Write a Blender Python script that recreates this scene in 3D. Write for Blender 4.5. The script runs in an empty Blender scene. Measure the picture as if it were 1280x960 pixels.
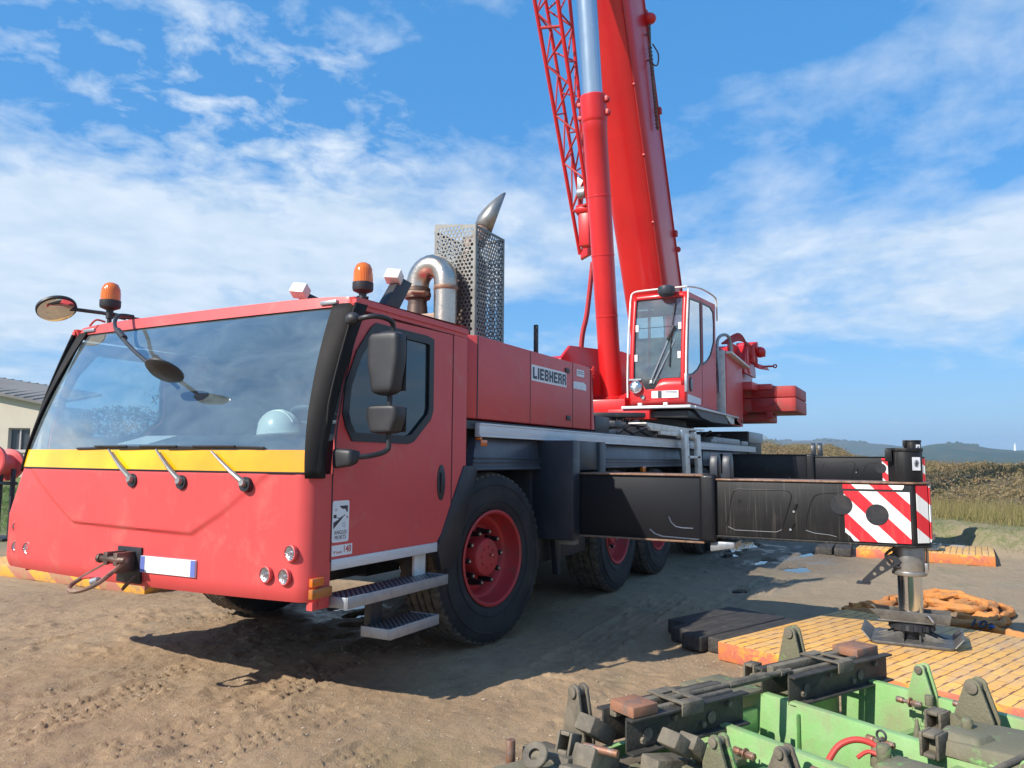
import bpy, bmesh, math, random
import numpy as np
from mathutils import Vector, Matrix
random.seed(7); rng = np.random.default_rng(7)
scn = bpy.context.scene
COL = scn.collection
R = math.radians
PI = math.pi

# ------------------------------------------------------------------ materials
class NT:
    def __init__(s, nt): s.nt = nt; s.n = nt.nodes; s.l = nt.links
    def node(s, t, **kw):
        n = s.n.new(t)
        for k, v in kw.items():
            if k.startswith('i_'):
                n.inputs[k[2:].replace('_', ' ')].default_value = v
            else: setattr(n, k, v)
        return n
    def link(s, a, b): s.l.new(a, b)
    def val(s, sock, v):
        if hasattr(v, 'is_output') or isinstance(v, bpy.types.NodeSocket): s.l.new(v, sock)
        else: sock.default_value = v
    def math(s, op, a, b=0.0, c=None, clamp=False):
        n = s.n.new('ShaderNodeMath'); n.operation = op; n.use_clamp = clamp
        s.val(n.inputs[0], a); s.val(n.inputs[1], b)
        if c is not None: s.val(n.inputs[2], c)
        return n.outputs[0]
    def mix(s, f, a, b):
        n = s.n.new('ShaderNodeMix'); n.data_type = 'RGBA'
        s.val(n.inputs['Factor'], f)
        for k, v in (('A', a), ('B', b)):
            sk = [i for i in n.inputs if i.name == k and i.type == 'RGBA'][0]
            s.val(sk, v)
        return [o for o in n.outputs if o.type == 'RGBA'][0]
    def noise(s, vec, scale, detail=6, rough=.55, dist=0.0):
        n = s.n.new('ShaderNodeTexNoise'); n.inputs['Scale'].default_value = scale
        n.inputs['Detail'].default_value = detail; n.inputs['Roughness'].default_value = rough
        n.inputs['Distortion'].default_value = dist
        if vec is not None: s.l.new(vec, n.inputs['Vector'])
        return n.outputs['Fac']
    def ramp(s, f, a, b):
        n = s.n.new('ShaderNodeMapRange'); n.clamp = True
        s.val(n.inputs['Value'], f); n.inputs['From Min'].default_value = a; n.inputs['From Max'].default_value = b
        return n.outputs['Result']
    def scale(s, vec, sx, sy, sz, rz=0):
        n = s.n.new('ShaderNodeMapping'); n.inputs['Scale'].default_value = (sx, sy, sz)
        n.inputs['Rotation'].default_value = (0, 0, rz)
        s.l.new(vec, n.inputs['Vector']); return n.outputs[0]

def c4(c): return (c[0], c[1], c[2], 1.0)

def newmat(name):
    m = bpy.data.materials.new(name); m.use_nodes = True
    t = NT(m.node_tree); b = m.node_tree.nodes['Principled BSDF']
    return m, t, b

def pm(name, col, col2=None, rough=.5, metal=0.0, nscale=3.0, contrast=(.45, .7), bump=0.0, bscale=40.0,
       coat=0.0, dirt=None, dirt_amt=(.58, .75), dscale=2.2, streak=None, spec=.5, rvar=.12, stretch=(1, 1, 1)):
    """painted / metal / rubber surface with patchy wear"""
    m, t, b = newmat(name)
    tc = t.node('ShaderNodeTexCoord').outputs['Object']
    v = t.scale(tc, *stretch)
    base = c4(col)
    if col2 is not None:
        base = t.mix(t.ramp(t.noise(v, nscale, 7, .62), *contrast), c4(col), c4(col2))
    if dirt is not None:
        f = t.ramp(t.noise(tc, dscale, 9, .68, .4), *dirt_amt)
        base = t.mix(f, base, c4(dirt))
    if streak is not None:
        sv = t.scale(tc, 55, 55, 1.6)
        f = t.math('MULTIPLY', t.ramp(t.noise(sv, 1.0, 3, .6), .56, .75), .55 if max(streak) < .3 else .16)
        base = t.mix(f, base, c4(streak))
    t.val(b.inputs['Base Color'], base)
    rn = t.noise(tc, nscale * 2.3, 6, .6)
    t.val(b.inputs['Roughness'], t.math('ADD', rough - rvar / 2, t.math('MULTIPLY', rn, rvar)))
    b.inputs['Metallic'].default_value = metal
    b.inputs['Coat Weight'].default_value = coat
    b.inputs['Coat Roughness'].default_value = .15
    b.inputs['Specular IOR Level'].default_value = spec
    if bump:
        bn = t.node('ShaderNodeBump'); bn.inputs['Strength'].default_value = bump
        bn.inputs['Distance'].default_value = .01
        t.link(t.noise(tc, bscale, 5, .6), bn.inputs['Height']); t.link(bn.outputs[0], b.inputs['Normal'])
    return m

M = {}
M['red_faded'] = pm('carrier_red_paint', (.66, .078, .074), (.58, .060, .060), rough=.47, nscale=1.1, contrast=(.35, .7),
                    dirt=(.52, .19, .15), dirt_amt=(.56, .90), dscale=3.5, bump=.05, bscale=7, coat=.10, streak=(.44, .20, .16))
M['red'] = pm('crane_red_paint', (.62, .016, .016), (.53, .012, .013), rough=.36, nscale=1.2, contrast=(.35, .7),
              dirt=(.42, .07, .05), dirt_amt=(.66, .95), dscale=4, coat=.18)
M['red_dark'] = pm('red_steelwork_paint', (.46, .028, .026), (.36, .03, .028), rough=.5, nscale=6, dirt=(.12, .05, .035), dirt_amt=(.55, .8), dscale=7)
M['rim_red'] = pm('wheel_red_paint', (.50, .035, .038), (.40, .035, .035), rough=.5, nscale=5, dirt=(.16, .07, .055), dirt_amt=(.52, .78), dscale=7, bump=.1)
M['black'] = pm('black_plastic', (.022, .022, .025), (.035, .034, .036), rough=.48, nscale=8, bump=.12, bscale=260)
M['pillar'] = pm('black_pillar_trim', (.011, .009, .008), (.020, .016, .013), rough=.72, spec=.3, nscale=3, dirt=(.06, .042, .032), dirt_amt=(.6, .85))
M['chassis'] = pm('chassis_grey_paint', (.024, .029, .039), (.040, .046, .058), rough=.42, nscale=2.5, dirt=(.13, .11, .09), dirt_amt=(.6, .9), dscale=3)
M['chassis_dk'] = pm('chassis_black_paint', (.016, .017, .021), (.03, .03, .034), rough=.5, nscale=3, dirt=(.07, .055, .045), dirt_amt=(.56, .8), dscale=4)
M['fender'] = pm('mudguard_steel', (.075, .088, .115), (.11, .125, .15), rough=.38, metal=.35, nscale=2.5, dirt=(.15, .12, .10), dirt_amt=(.58, .85))
M['alu'] = pm('aluminium', (.66, .68, .70), (.56, .58, .60), rough=.42, metal=.25, nscale=4, dirt=(.34, .31, .27), dirt_amt=(.6, .9), stretch=(1, 8, 8))
M['white_alu'] = pm('pale_aluminium', (.78, .76, .70), (.56, .53, .46), rough=.45, metal=.15, nscale=9, dirt=(.30, .24, .18), dirt_amt=(.6, .82), dscale=12)
M['chrome'] = pm('polished_rod', (.80, .82, .84), None, rough=.13, metal=1.0, rvar=.06)
M['rod_steel'] = pm('cylinder_rod_steel', (.50, .58, .66), (.42, .50, .58), rough=.25, metal=.85, nscale=2, stretch=(1, 1, .1))
M['outrig'] = pm('outrigger_black_paint', (.006, .0065, .009), (.010, .010, .013), rough=.5, spec=.3, nscale=2, dirt=(.055, .045, .036), dirt_amt=(.62, .85), dscale=3, coat=.1)
M['outrig_worn'] = pm('outrigger_worn_black', (.009, .009, .010), (.017, .016, .015), rough=.5, spec=.35, nscale=3, streak=(.11, .10, .09), dirt=(.040, .035, .030), dirt_amt=(.6, .9), dscale=5)
M['rust_edge'] = pm('worn_rusty_steel', (.26, .14, .085), (.34, .25, .19), rough=.6, metal=.3, nscale=14, dirt=(.07, .055, .05), dirt_amt=(.5, .7), dscale=18)
M['foot_steel'] = pm('muddy_foot_steel', (.115, .108, .098), (.19, .175, .15), rough=.5, metal=.4, nscale=9, dirt=(.06, .055, .05), dirt_amt=(.52, .7), dscale=11, bump=.2)
M['stainless'] = pm('heat_stained_steel', (.60, .51, .42), (.40, .29, .20), rough=.28, metal=.95, nscale=5, contrast=(.5, .75), dirt=(.34, .22, .15), dirt_amt=(.6, .85), dscale=9, bump=.25, bscale=55)
M['stain_dark'] = pm('burnt_steel', (.12, .085, .07), (.2, .14, .11), rough=.5, metal=.7, nscale=9, dirt=(.32, .25, .17), dirt_amt=(.6, .8))
M['guard'] = pm('perforated_guard_steel', (.20, .198, .185), (.15, .147, .135), rough=.45, metal=.6, nscale=8, dirt=(.3, .22, .15), dirt_amt=(.62, .9))
M['dark_galv'] = pm('dull_dark_steel', (.34, .33, .31), (.22, .21, .195), rough=.4, metal=.7, nscale=8)
M['galv'] = pm('galvanised_steel', (.36, .38, .40), (.28, .30, .33), rough=.45, metal=.6, nscale=18)
M['rope'] = pm('wire', (.05, .05, .05), None, rough=.6, metal=.3)
M['white'] = pm('white_plate', (.78, .79, .80), (.70, .71, .73), rough=.45, nscale=12)
M['dark_ink'] = pm('dark_ink', (.035, .035, .045), None, rough=.5)
M['navy_ink'] = pm('navy_ink', (.012, .022, .05), None, rough=.4)
M['red_ink'] = pm('red_ink', (.55, .07, .06), None, rough=.5)
M['blue_band'] = pm('blue_band', (.13, .17, .46), None, rough=.4)
M['seal'] = pm('black_rubber_seal', (.014, .015, .018), None, rough=.4)
M['interior'] = pm('interior_dark', (.035, .045, .06), (.05, .06, .075), rough=.7)
M['interior_teal'] = pm('crane_cab_lining', (.30, .38, .37), (.22, .30, .30), rough=.7, nscale=4)
M['interior_grey'] = pm('interior_grey', (.13, .16, .19), (.10, .13, .16), rough=.7)
M['hat'] = pm('hard_hat_plastic', (.86, .90, .84), (.80, .84, .78), rough=.3, coat=.3)
M['green'] = pm('green_frame_paint', (.235, .44, .155), (.30, .47, .21), rough=.55, nscale=5, dirt=(.30, .31, .17), dirt_amt=(.46, .70), dscale=4.5, bump=.25, bscale=60)
M['green_dirty'] = pm('muddy_green_steel', (.155, .145, .088), (.19, .165, .11), rough=.72, nscale=7, dirt=(.18, .40, .11), dirt_amt=(.575, .66), dscale=6.5, bump=.55, bscale=70)
M['mud_steel'] = pm('mud_caked_steel', (.185, .155, .110), (.085, .072, .055), rough=.75, nscale=7, contrast=(.42, .66), dirt=(.20, .17, .13), dirt_amt=(.6, .75), dscale=12, bump=.5, bscale=80)
M['dark_steel'] = pm('dark_channel_steel', (.045, .042, .036), (.085, .076, .060), rough=.6, metal=.2, nscale=9, dirt=(.11, .095, .07), dirt_amt=(.6, .78), dscale=8, bump=.35, bscale=70)
M['rust_block'] = pm('rusty_block_top', (.30, .135, .075), (.20, .12, .085), rough=.7, nscale=14, dirt=(.13, .11, .09), dirt_amt=(.5, .72), dscale=14, bump=.4)
M['rusty_bolt'] = pm('rusty_bolt', (.28, .14, .085), (.30, .27, .24), rough=.55, metal=.5, nscale=30, dirt=(.1, .08, .07), dirt_amt=(.55, .7), dscale=30)
M['timber_black'] = pm('tarred_timber', (.036, .032, .029), (.075, .065, .055), rough=.75, nscale=5, dirt=(.10, .085, .07), dirt_amt=(.6, .8), dscale=7, bump=.6, bscale=30, stretch=(1, 6, 6))
M['timber_grey'] = pm('weathered_timber', (.22, .20, .17), (.32, .29, .25), rough=.8, nscale=5, bump=.5, bscale=40, stretch=(1, 6, 6))
M['sling'] = pm('orange_sling_cloth', (.62, .235, .055), (.52, .19, .05), rough=.8, nscale=6, dirt=(.33, .19, .09), dirt_amt=(.46, .70), dscale=7, bump=1.0, bscale=22, stretch=(1, 1, 1))
M['blue_cloth'] = pm('blue_tag', (.03, .10, .40), None, rough=.7)
M['wall'] = pm('cream_render', (.62, .54, .43), (.58, .50, .40), rough=.9, nscale=1)
M['roofing'] = pm('grey_roof_sheets', (.23, .21, .19), (.17, .155, .14), rough=.8, nscale=.6, dirt=(.30, .27, .22), dirt_amt=(.55, .8), dscale=.7)
M['win_frame'] = pm('window_frame_paint', (.45, .42, .40), None, rough=.6)
M['hub_black'] = pm('black_nut_cap', (.012, .012, .014), None, rough=.3)
M['steel_light'] = pm('bright_steel', (.6, .6, .6), None, rough=.3, metal=.9)
M['red_hose'] = pm('red_rubber_hose', (.55, .055, .04), (.42, .06, .05), rough=.5, nscale=12)
M['tower_white'] = pm('white_tower_render', (.8, .8, .78), None, rough=.8)
M['leaf_dark'] = pm('distant_pine_foliage', (.045, .07, .035), (.07, .09, .045), rough=.9, nscale=.02)

def glassmat(name, tint, refl=1.0, rough=.02, ior=1.5, fres=1.35, dust_sheen=0.0):
    m, t, b = newmat(name)
    out = [n for n in m.node_tree.nodes if n.type == 'OUTPUT_MATERIAL'][0]
    tr = t.node('ShaderNodeBsdfTransparent'); tr.inputs[0].default_value = c4(tint)
    gl = t.node('ShaderNodeBsdfGlossy'); gl.inputs['Color'].default_value = (refl, refl, refl, 1); gl.inputs['Roughness'].default_value = rough
    lw = t.node('ShaderNodeLayerWeight'); f0 = ((ior - 1) / (ior + 1)) ** 2
    ff = t.math('ADD', f0, t.math('MULTIPLY', t.math('POWER', lw.outputs['Facing'], 4.5), 1 - f0))
    mx = t.node('ShaderNodeMixShader')
    t.link(t.math('MULTIPLY', ff, fres, clamp=True), mx.inputs[0])
    t.link(tr.outputs[0], mx.inputs[1]); t.link(gl.outputs[0], mx.inputs[2])
    if dust_sheen:                                   # dusty film; its pale teal stands in for reflected sky brightness
        tc = t.node('ShaderNodeTexCoord').outputs['Object']; df = t.node('ShaderNodeBsdfDiffuse'); df.inputs[0].default_value = (.50, .64, .66, 1)
        fd = t.math('MULTIPLY', t.math('ADD', .55, t.ramp(t.noise(t.scale(tc, 1, 1, 2.5), 2.2, 7, .65, .6), .35, .75)), dust_sheen)
        m2 = t.node('ShaderNodeMixShader'); t.link(fd, m2.inputs[0]); t.link(mx.outputs[0], m2.inputs[1]); t.link(df.outputs[0], m2.inputs[2]); mx = m2
    t.link(mx.outputs[0], out.inputs['Surface'])
    return m
M['windscreen'] = glassmat('tinted_windscreen', (.66, .77, .77), 1.0, .02, 1.62, 3.8, .115)
M['side_glass'] = glassmat('sky_toned_side_glass', (.10, .17, .25), .9, .02, 1.55, 1.9, .03)  # deep blue of the reflected sky put into the near pane's tint
M['far_glass'] = glassmat('far_side_glass', (.62, .78, .82), .9, .02, 1.5, 1.0)
M['crane_glass'] = glassmat('green_tinted_glass', (.66, .88, .86), .85, .04, 1.6, 3.0, .11)
M['house_glass'] = pm('dark_window_glass', (.06, .065, .07), None, rough=.1)
M['mirror_glass'] = pm('mirror_glass', (.75, .77, .78), None, rough=.03, metal=1.0, rvar=.02)
M['lens'] = glassmat('clear_lamp_lens', (.9, .9, .9), 1, .05, 1.5, 1.5)
M['reflector'] = pm('lamp_reflector', (.75, .75, .75), (.55, .55, .56), rough=.16, metal=1.0, nscale=60, bump=.5, bscale=110)

def plastic_amber(name, col):
    m, t, b = newmat(name)
    tc = t.node('ShaderNodeTexCoord').outputs['Object']
    b.inputs['Base Color'].default_value = c4(col); b.inputs['Roughness'].default_value = .18
    b.inputs['Subsurface Weight'].default_value = .12
    b.inputs['Subsurface Radius'].default_value = (.03, .012, .003)
    b.inputs['Coat Weight'].default_value = .5
    w = t.node('ShaderNodeTexWave'); w.inputs['Scale'].default_value = 26; t.link(tc, w.inputs['Vector'])
    bn = t.node('ShaderNodeBump'); bn.inputs['Strength'].default_value = .3; bn.inputs['Distance'].default_value = .004
    t.link(w.outputs['Fac'], bn.inputs['Height']); t.link(bn.outputs[0], b.inputs['Normal'])
    return m
M['amber'] = plastic_amber('amber_plastic', (.68, .15, .01))
M['amber_dirty'] = plastic_amber('dirty_amber_plastic', (.42, .13, .02))
m, t, b = newmat('yellow_reflective_band')
tc = t.node('ShaderNodeTexCoord').outputs['Object']
t.val(b.inputs['Base Color'], t.mix(t.ramp(t.noise(tc, 1.1, 4), .35, .65), c4((.88, .52, .0)), c4((.80, .30, .0))))
b.inputs['Roughness'].default_value = .22; b.inputs['Coat Weight'].default_value = .6
M['yellow'] = m

def stripes(name, period, phase, c1, c2, wear=None, ax=(0, 1, -1)):
    m, t, b = newmat(name)
    tc = t.node('ShaderNodeTexCoord').outputs['Object']
    sp = t.node('ShaderNodeSeparateXYZ'); t.link(tc, sp.inputs[0])
    s = None
    for k, a in enumerate(ax):
        if a:
            q = t.math('MULTIPLY', sp.outputs[k], a / period)
            s = q if s is None else t.math('ADD', s, q)
    f = t.math('FRACT', t.math('ADD', s, phase))
    f = t.math('LESS_THAN', f, .5)
    base = t.mix(f, c4(c2), c4(c1))
    if wear: base = t.mix(t.ramp(t.noise(tc, 7, 9, .7), .47, .62), base, c4(wear))
    else: base = t.mix(t.math('MULTIPLY', t.ramp(t.noise(t.scale(tc, 20, 20, 2), 1, 6, .6), .5, .9), .4), base, c4((.3, .25, .2)))
    t.val(b.inputs['Base Color'], base); b.inputs['Roughness'].default_value = .4
    return m
M['warn'] = stripes('red_white_warning_stripes', .27, .2, (.72, .02, .03), (.82, .83, .80))
M['yell_stripe'] = stripes('worn_yellow_stripes', .5, .1, (.72, .36, .05), (.45, .17, .12), wear=(.40, .24, .12), ax=(.6, .6, -1))

# rubber
m, t, b = newmat('dusty_tyre_rubber')
tc = t.node('ShaderNodeTexCoord').outputs['Object']
base = t.mix(t.ramp(t.noise(tc, 4, 8, .65), .4, .75), c4((.016, .016, .018)), c4((.045, .041, .037)))
sp = t.node('ShaderNodeSeparateXYZ'); t.link(tc, sp.inputs[0])
rr = t.math('SQRT', t.math('ADD', t.math('POWER', sp.outputs[0], 2), t.math('POWER', sp.outputs[2], 2)))
edge = t.math('MULTIPLY', t.ramp(rr, .685, .70), t.ramp(t.noise(tc, 16, 6, .7), .3, .6))
base = t.mix(t.math('MULTIPLY', edge, .85), base, c4((.17, .135, .10)))
t.val(b.inputs['Base Color'], base); b.inputs['Roughness'].default_value = .8
bn = t.node('ShaderNodeBump'); bn.inputs['Strength'].default_value = .35; bn.inputs['Distance'].default_value = .006
t.link(t.noise(tc, 60, 6, .6), bn.inputs['Height']); t.link(bn.outputs[0], b.inputs['Normal'])
M['rubber'] = m

# checker plate
m, t, b = newmat('tread_plate')
tc = t.node('ShaderNodeTexCoord').outputs['Object']
w1 = t.node('ShaderNodeTexWave'); w1.inputs['Scale'].default_value = 14; w1.bands_direction = 'DIAGONAL'; t.link(tc, w1.inputs['Vector'])
w2 = t.node('ShaderNodeTexWave'); w2.inputs['Scale'].default_value = 14; w2.bands_direction = 'DIAGONAL'; t.link(t.scale(tc, 1, -1, 1), w2.inputs['Vector'])
f = t.math('MULTIPLY', w1.outputs['Fac'], w2.outputs['Fac'])
base = t.mix(t.ramp(f, .3, .5), c4((.10, .10, .11)), c4((.50, .52, .55)))
t.val(b.inputs['Base Color'], base); b.inputs['Metallic'].default_value = .6; b.inputs['Roughness'].default_value = .4
bn = t.node('ShaderNodeBump'); bn.inputs['Strength'].default_value = .7; bn.inputs['Distance'].default_value = .008
t.link(f, bn.inputs['Height']); t.link(bn.outputs[0], b.inputs['Normal'])
M['tread'] = m

def mat_planks(name, rot):
    """bundled bamboo/hardwood strips painted orange, worn"""
    m, t, b = newmat(name)
    tc = t.node('ShaderNodeTexCoord').outputs['Object']
    br = t.node('ShaderNodeTexBrick')
    t.link(tc, br.inputs['Vector'])
    br.inputs['Scale'].default_value = 1.0; br.inputs['Brick Width'].default_value = .26; br.inputs['Row Height'].default_value = .085
    br.inputs['Mortar Size'].default_value = .0035; br.inputs['Mortar Smooth'].default_value = .2
    br.offset = .5; br.squash = 1
    br.inputs['Color1'].default_value = c4((.80, .44, .10)); br.inputs['Color2'].default_value = c4((.70, .36, .08)); br.inputs['Mortar'].default_value = c4((.10, .045, .03))
    wear = t.ramp(t.noise(t.scale(tc, 3, 22, 8), 1.3, 8, .65), .50, .68)
    col = t.mix(t.math('MULTIPLY', wear, .75), br.outputs['Color'], c4((.40, .25, .16)))
    col = t.mix(t.math('MULTIPLY', t.ramp(t.noise(t.scale(tc, 1.5, 9, 1), .9, 6, .7), .5, .62), .45), col, c4((.50, .36, .24)))
    d = t.ramp(t.noise(tc, 2.2, 8, .7), .52, .72)
    col = t.mix(t.math('MULTIPLY', d, .6), col, c4((.56, .38, .22)))
    # dark dashes across each strip
    sp = t.node('ShaderNodeSeparateXYZ'); t.link(tc, sp.inputs[0])
    row = t.math('FLOOR', t.math('DIVIDE', sp.outputs[1], .085))
    ph = t.math('MULTIPLY', row, .37)
    dash = t.math('FRACT', t.math('ADD', t.math('DIVIDE', sp.outputs[0], .235), ph))
    dd = t.math('MULTIPLY', t.math('LESS_THAN', dash, .42), t.math('LESS_THAN', t.math('FRACT', t.math('DIVIDE', sp.outputs[1], .085)), .16))
    dd = t.math('MULTIPLY', dd, t.ramp(t.noise(tc, 9, 4), .35, .5))
    col = t.mix(t.math('MULTIPLY', dd, .8), col, c4((.16, .07, .05)))
    t.val(b.inputs['Base Color'], col); b.inputs['Roughness'].default_value = .62
    bn = t.node('ShaderNodeBump'); bn.inputs['Strength'].default_value = .6; bn.inputs['Distance'].default_value = .006
    t.link(t.math('SUBTRACT', t.noise(tc, 40, 6), t.math('MULTIPLY', br.outputs['Fac'], 1.5)), bn.inputs['Height']); t.link(bn.outputs[0], b.inputs['Normal'])
    return m
M['mat_top'] = mat_planks('orange_worn_strips', 0)
M['mat_side'] = pm('orange_mat_side', (.62, .20, .05), (.48, .13, .09), rough=.7, nscale=4, contrast=(.45, .6), dirt=(.70, .34, .04), dirt_amt=(.53, .62), dscale=3.5, bump=.4, bscale=40)

# ------------------------------------------------------------------ mesh builder
class MB:
    def __init__(s): s.v = []; s.f = []; s.sm = []
    def add(s, vs, fs, smooth=False):
        o = len(s.v); s.v += [tuple(map(float, p)) for p in vs]
        for f in fs: s.f.append([i + o for i in f]); s.sm.append(smooth)
        return s
    def box(s, x0, x1, y0, y1, z0, z1):
        vs = [(x, y, z) for z in (z0, z1) for x, y in ((x0, y0), (x1, y0), (x1, y1), (x0, y1))]
        return s.add(vs, [(3, 2, 1, 0), (4, 5, 6, 7), (0, 1, 5, 4), (1, 2, 6, 5), (2, 3, 7, 6), (3, 0, 4, 7)])
    def hexa(s, b4, t4):
        return s.add(list(b4) + list(t4), [(3, 2, 1, 0), (4, 5, 6, 7), (0, 1, 5, 4), (1, 2, 6, 5), (2, 3, 7, 6), (3, 0, 4, 7)])
    def cyl(s, p0, p1, r0, r1=None, n=20, caps=True, smooth=True):
        if r1 is None: r1 = r0
        p0 = Vector(p0); p1 = Vector(p1); d = (p1 - p0).normalized()
        a = d.orthogonal().normalized(); b = d.cross(a)
        vs = []
        for p, r in ((p0, r0), (p1, r1)):
            for k in range(n):
                t = 2 * PI * k / n; vs.append(p + a * math.cos(t) * r + b * math.sin(t) * r)
        fs = [(k, (k + 1) % n, n + (k + 1) % n, n + k) for k in range(n)]
        s.add(vs, fs, smooth)
        if caps:
            o = len(s.v) - 2 * n
            s.f.append([o + k for k in range(n)][::-1]); s.sm.append(False)
            s.f.append([o + n + k for k in range(n)]); s.sm.append(False)
        return s
    def tube(s, path, r, n=10, closed=False, caps=True, fold=0.0):
        P = [Vector(p) for p in path]; m = len(P)
        rs = r if isinstance(r, (list, tuple)) else [r] * m
        T = []
        for i in range(m):
            a = P[(i - 1) % m] if (closed or i > 0) else P[i]; c = P[(i + 1) % m] if (closed or i < m - 1) else P[i]
            T.append((c - a).normalized())
        u = T[0].orthogonal().normalized(); vs = []
        for i in range(m):
            u = (u - T[i] * u.dot(T[i])).normalized(); w = T[i].cross(u)
            for k in range(n):
                t = 2 * PI * k / n; q = 1 + (fold * (math.sin(2 * t + i * .33) + .45 * math.sin(5 * t + i * .8) + .3 * math.sin(i * 1.9 + t)) if fold else 0)
                vs.append(P[i] + (u * math.cos(t) + w * math.sin(t)) * rs[i] * q)
        fs = []
        for i in range(m if closed else m - 1):
            j = (i + 1) % m
            for k in range(n): fs.append((i * n + k, i * n + (k + 1) % n, j * n + (k + 1) % n, j * n + k))
        s.add(vs, fs, True)
        if caps and not closed:
            o = len(s.v) - m * n
            s.f.append([o + k for k in range(n)][::-1]); s.sm.append(False)
            s.f.append([o + (m - 1) * n + k for k in range(n)]); s.sm.append(False)
        return s
    def prism(s, pts, mp, t0, t1):
        """pts: 2D outline; mp(a,b,t)->xyz ; between t0 and t1"""
        n = len(pts)
        vs = [mp(a, b, t0) for a, b in pts] + [mp(a, b, t1) for a, b in pts]
        fs = [[*range(n)][::-1], [n + i for i in range(n)]] + [(i, (i + 1) % n, n + (i + 1) % n, n + i) for i in range(n)]
        return s.add(vs, fs)
    def lathe(s, prof, c, axis, n=32, smooth=True, closed=False):
        """prof: list of (r, h) along axis from c"""
        ax = Vector(axis).normalized(); a = ax.orthogonal().normalized(); b = ax.cross(a); c = Vector(c)
        vs = []; m = len(prof)
        for r, h in prof:
            for k in range(n):
                t = 2 * PI * k / n; vs.append(c + ax * h + (a * math.cos(t) + b * math.sin(t)) * r)
        fs = [(i * n + k, i * n + (k + 1) % n, (i + 1) * n + (k + 1) % n, (i + 1) * n + k) for i in range(m - 1) for k in range(n)]
        return s.add(vs, fs, smooth)
    def grid(s, fn, us, vs_, smooth=True):
        nu = len(us); nv = len(vs_)
        vs = [fn(u, v) for v in vs_ for u in us]
        return s.add(vs, [(j * nu + i, j * nu + i + 1, (j + 1) * nu + i + 1, (j + 1) * nu + i) for j in range(nv - 1) for i in range(nu - 1)], smooth)
    def sph(s, c, r, sc=(1, 1, 1), n=18, m=10, lo=0, hi=PI):
        vs = []; c = Vector(c)
        for j in range(m + 1):
            p = lo + (hi - lo) * j / m
            for k in range(n):
                t = 2 * PI * k / n
                vs.append((c.x + r * sc[0] * math.sin(p) * math.cos(t), c.y + r * sc[1] * math.sin(p) * math.sin(t), c.z + r * sc[2] * math.cos(p)))
        return s.add(vs, [(j * n + k, (j + 1) * n + k, (j + 1) * n + (k + 1) % n, j * n + (k + 1) % n) for j in range(m) for k in range(n)], True)
    def xform(s, Mx, start=0):
        for i in range(start, len(s.v)): s.v[i] = tuple(Mx @ Vector(s.v[i]))
        return s
    def build(s, name, mt, parent=None, bevel=0.0, solid=0.0, merge=False, seg=2, angle=35):
        me = bpy.data.meshes.new(name); me.from_pydata(s.v, [], s.f)
        bm = bmesh.new(); bm.from_mesh(me)
        if merge: bmesh.ops.remove_doubles(bm, verts=bm.verts, dist=1e-5)
        bmesh.ops.dissolve_degenerate(bm, dist=1e-6, edges=bm.edges)
        bmesh.ops.recalc_face_normals(bm, faces=bm.faces)
        if bevel:
            es = [e for e in bm.edges if len(e.link_faces) == 2 and e.calc_face_angle(0) > R(32)]
            bmesh.ops.bevel(bm, geom=es, offset=bevel, segments=seg, profile=.5, affect='EDGES', clamp_overlap=True)
        bm.to_mesh(me); bm.free()
        for p in me.polygons: p.use_smooth = True
        me.set_sharp_from_angle(angle=R(angle))
        return place(me, name, mt, parent, solid)

def build_each(g, name, mt, parent=None, bevel=0.0, groups=1, **kw):
    """every loose piece of the builder becomes an object of its own"""
    n = len(g.v); root = list(range(n))
    def find(i):
        while root[i] != i: root[i] = root[root[i]]; i = root[i]
        return i
    for f in g.f:
        for i in f[1:]: root[find(i)] = find(f[0])
    comp = {}
    for fi, f in enumerate(g.f): comp.setdefault(find(f[0]), []).append(fi)
    out = []
    for fs in comp.values():
        h = MB(); idx = {}
        for fi in fs:
            for i in g.f[fi]:
                if i not in idx: idx[i] = len(h.v); h.v.append(g.v[i])
            h.f.append([idx[i] for i in g.f[fi]]); h.sm.append(g.sm[fi])
        out.append(h.build(name, mt, parent, bevel=bevel, **kw))
    return out

def place(me, name, mt, parent=None, solid=0.0):
    o = bpy.data.objects.new(name, me); COL.objects.link(o)
    if isinstance(mt, (list, tuple)):
        for q in mt: me.materials.append(q)
    elif mt is not None:
        me.materials.clear(); me.materials.append(mt)
    if parent is not None:
        o.parent = parent
        if parent.type == 'EMPTY' and parent.parent is None and not parent.get('local'):
            o.location = -parent.location
    if solid:
        md = o.modifiers.new('thick', 'SOLIDIFY'); md.thickness = solid; md.offset = -1
    return o

def tag(o, label=None, cat=None, group=None, kind=None):
    if label: o['label'] = label
    if cat: o['category'] = cat
    if group: o['group'] = group
    if kind: o['kind'] = kind
    return o

def empty(name, loc, label, cat, group=None):
    o = bpy.data.objects.new(name, None); COL.objects.link(o); o.location = loc; o.empty_display_size = .3
    return tag(o, label, cat, group)

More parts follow.
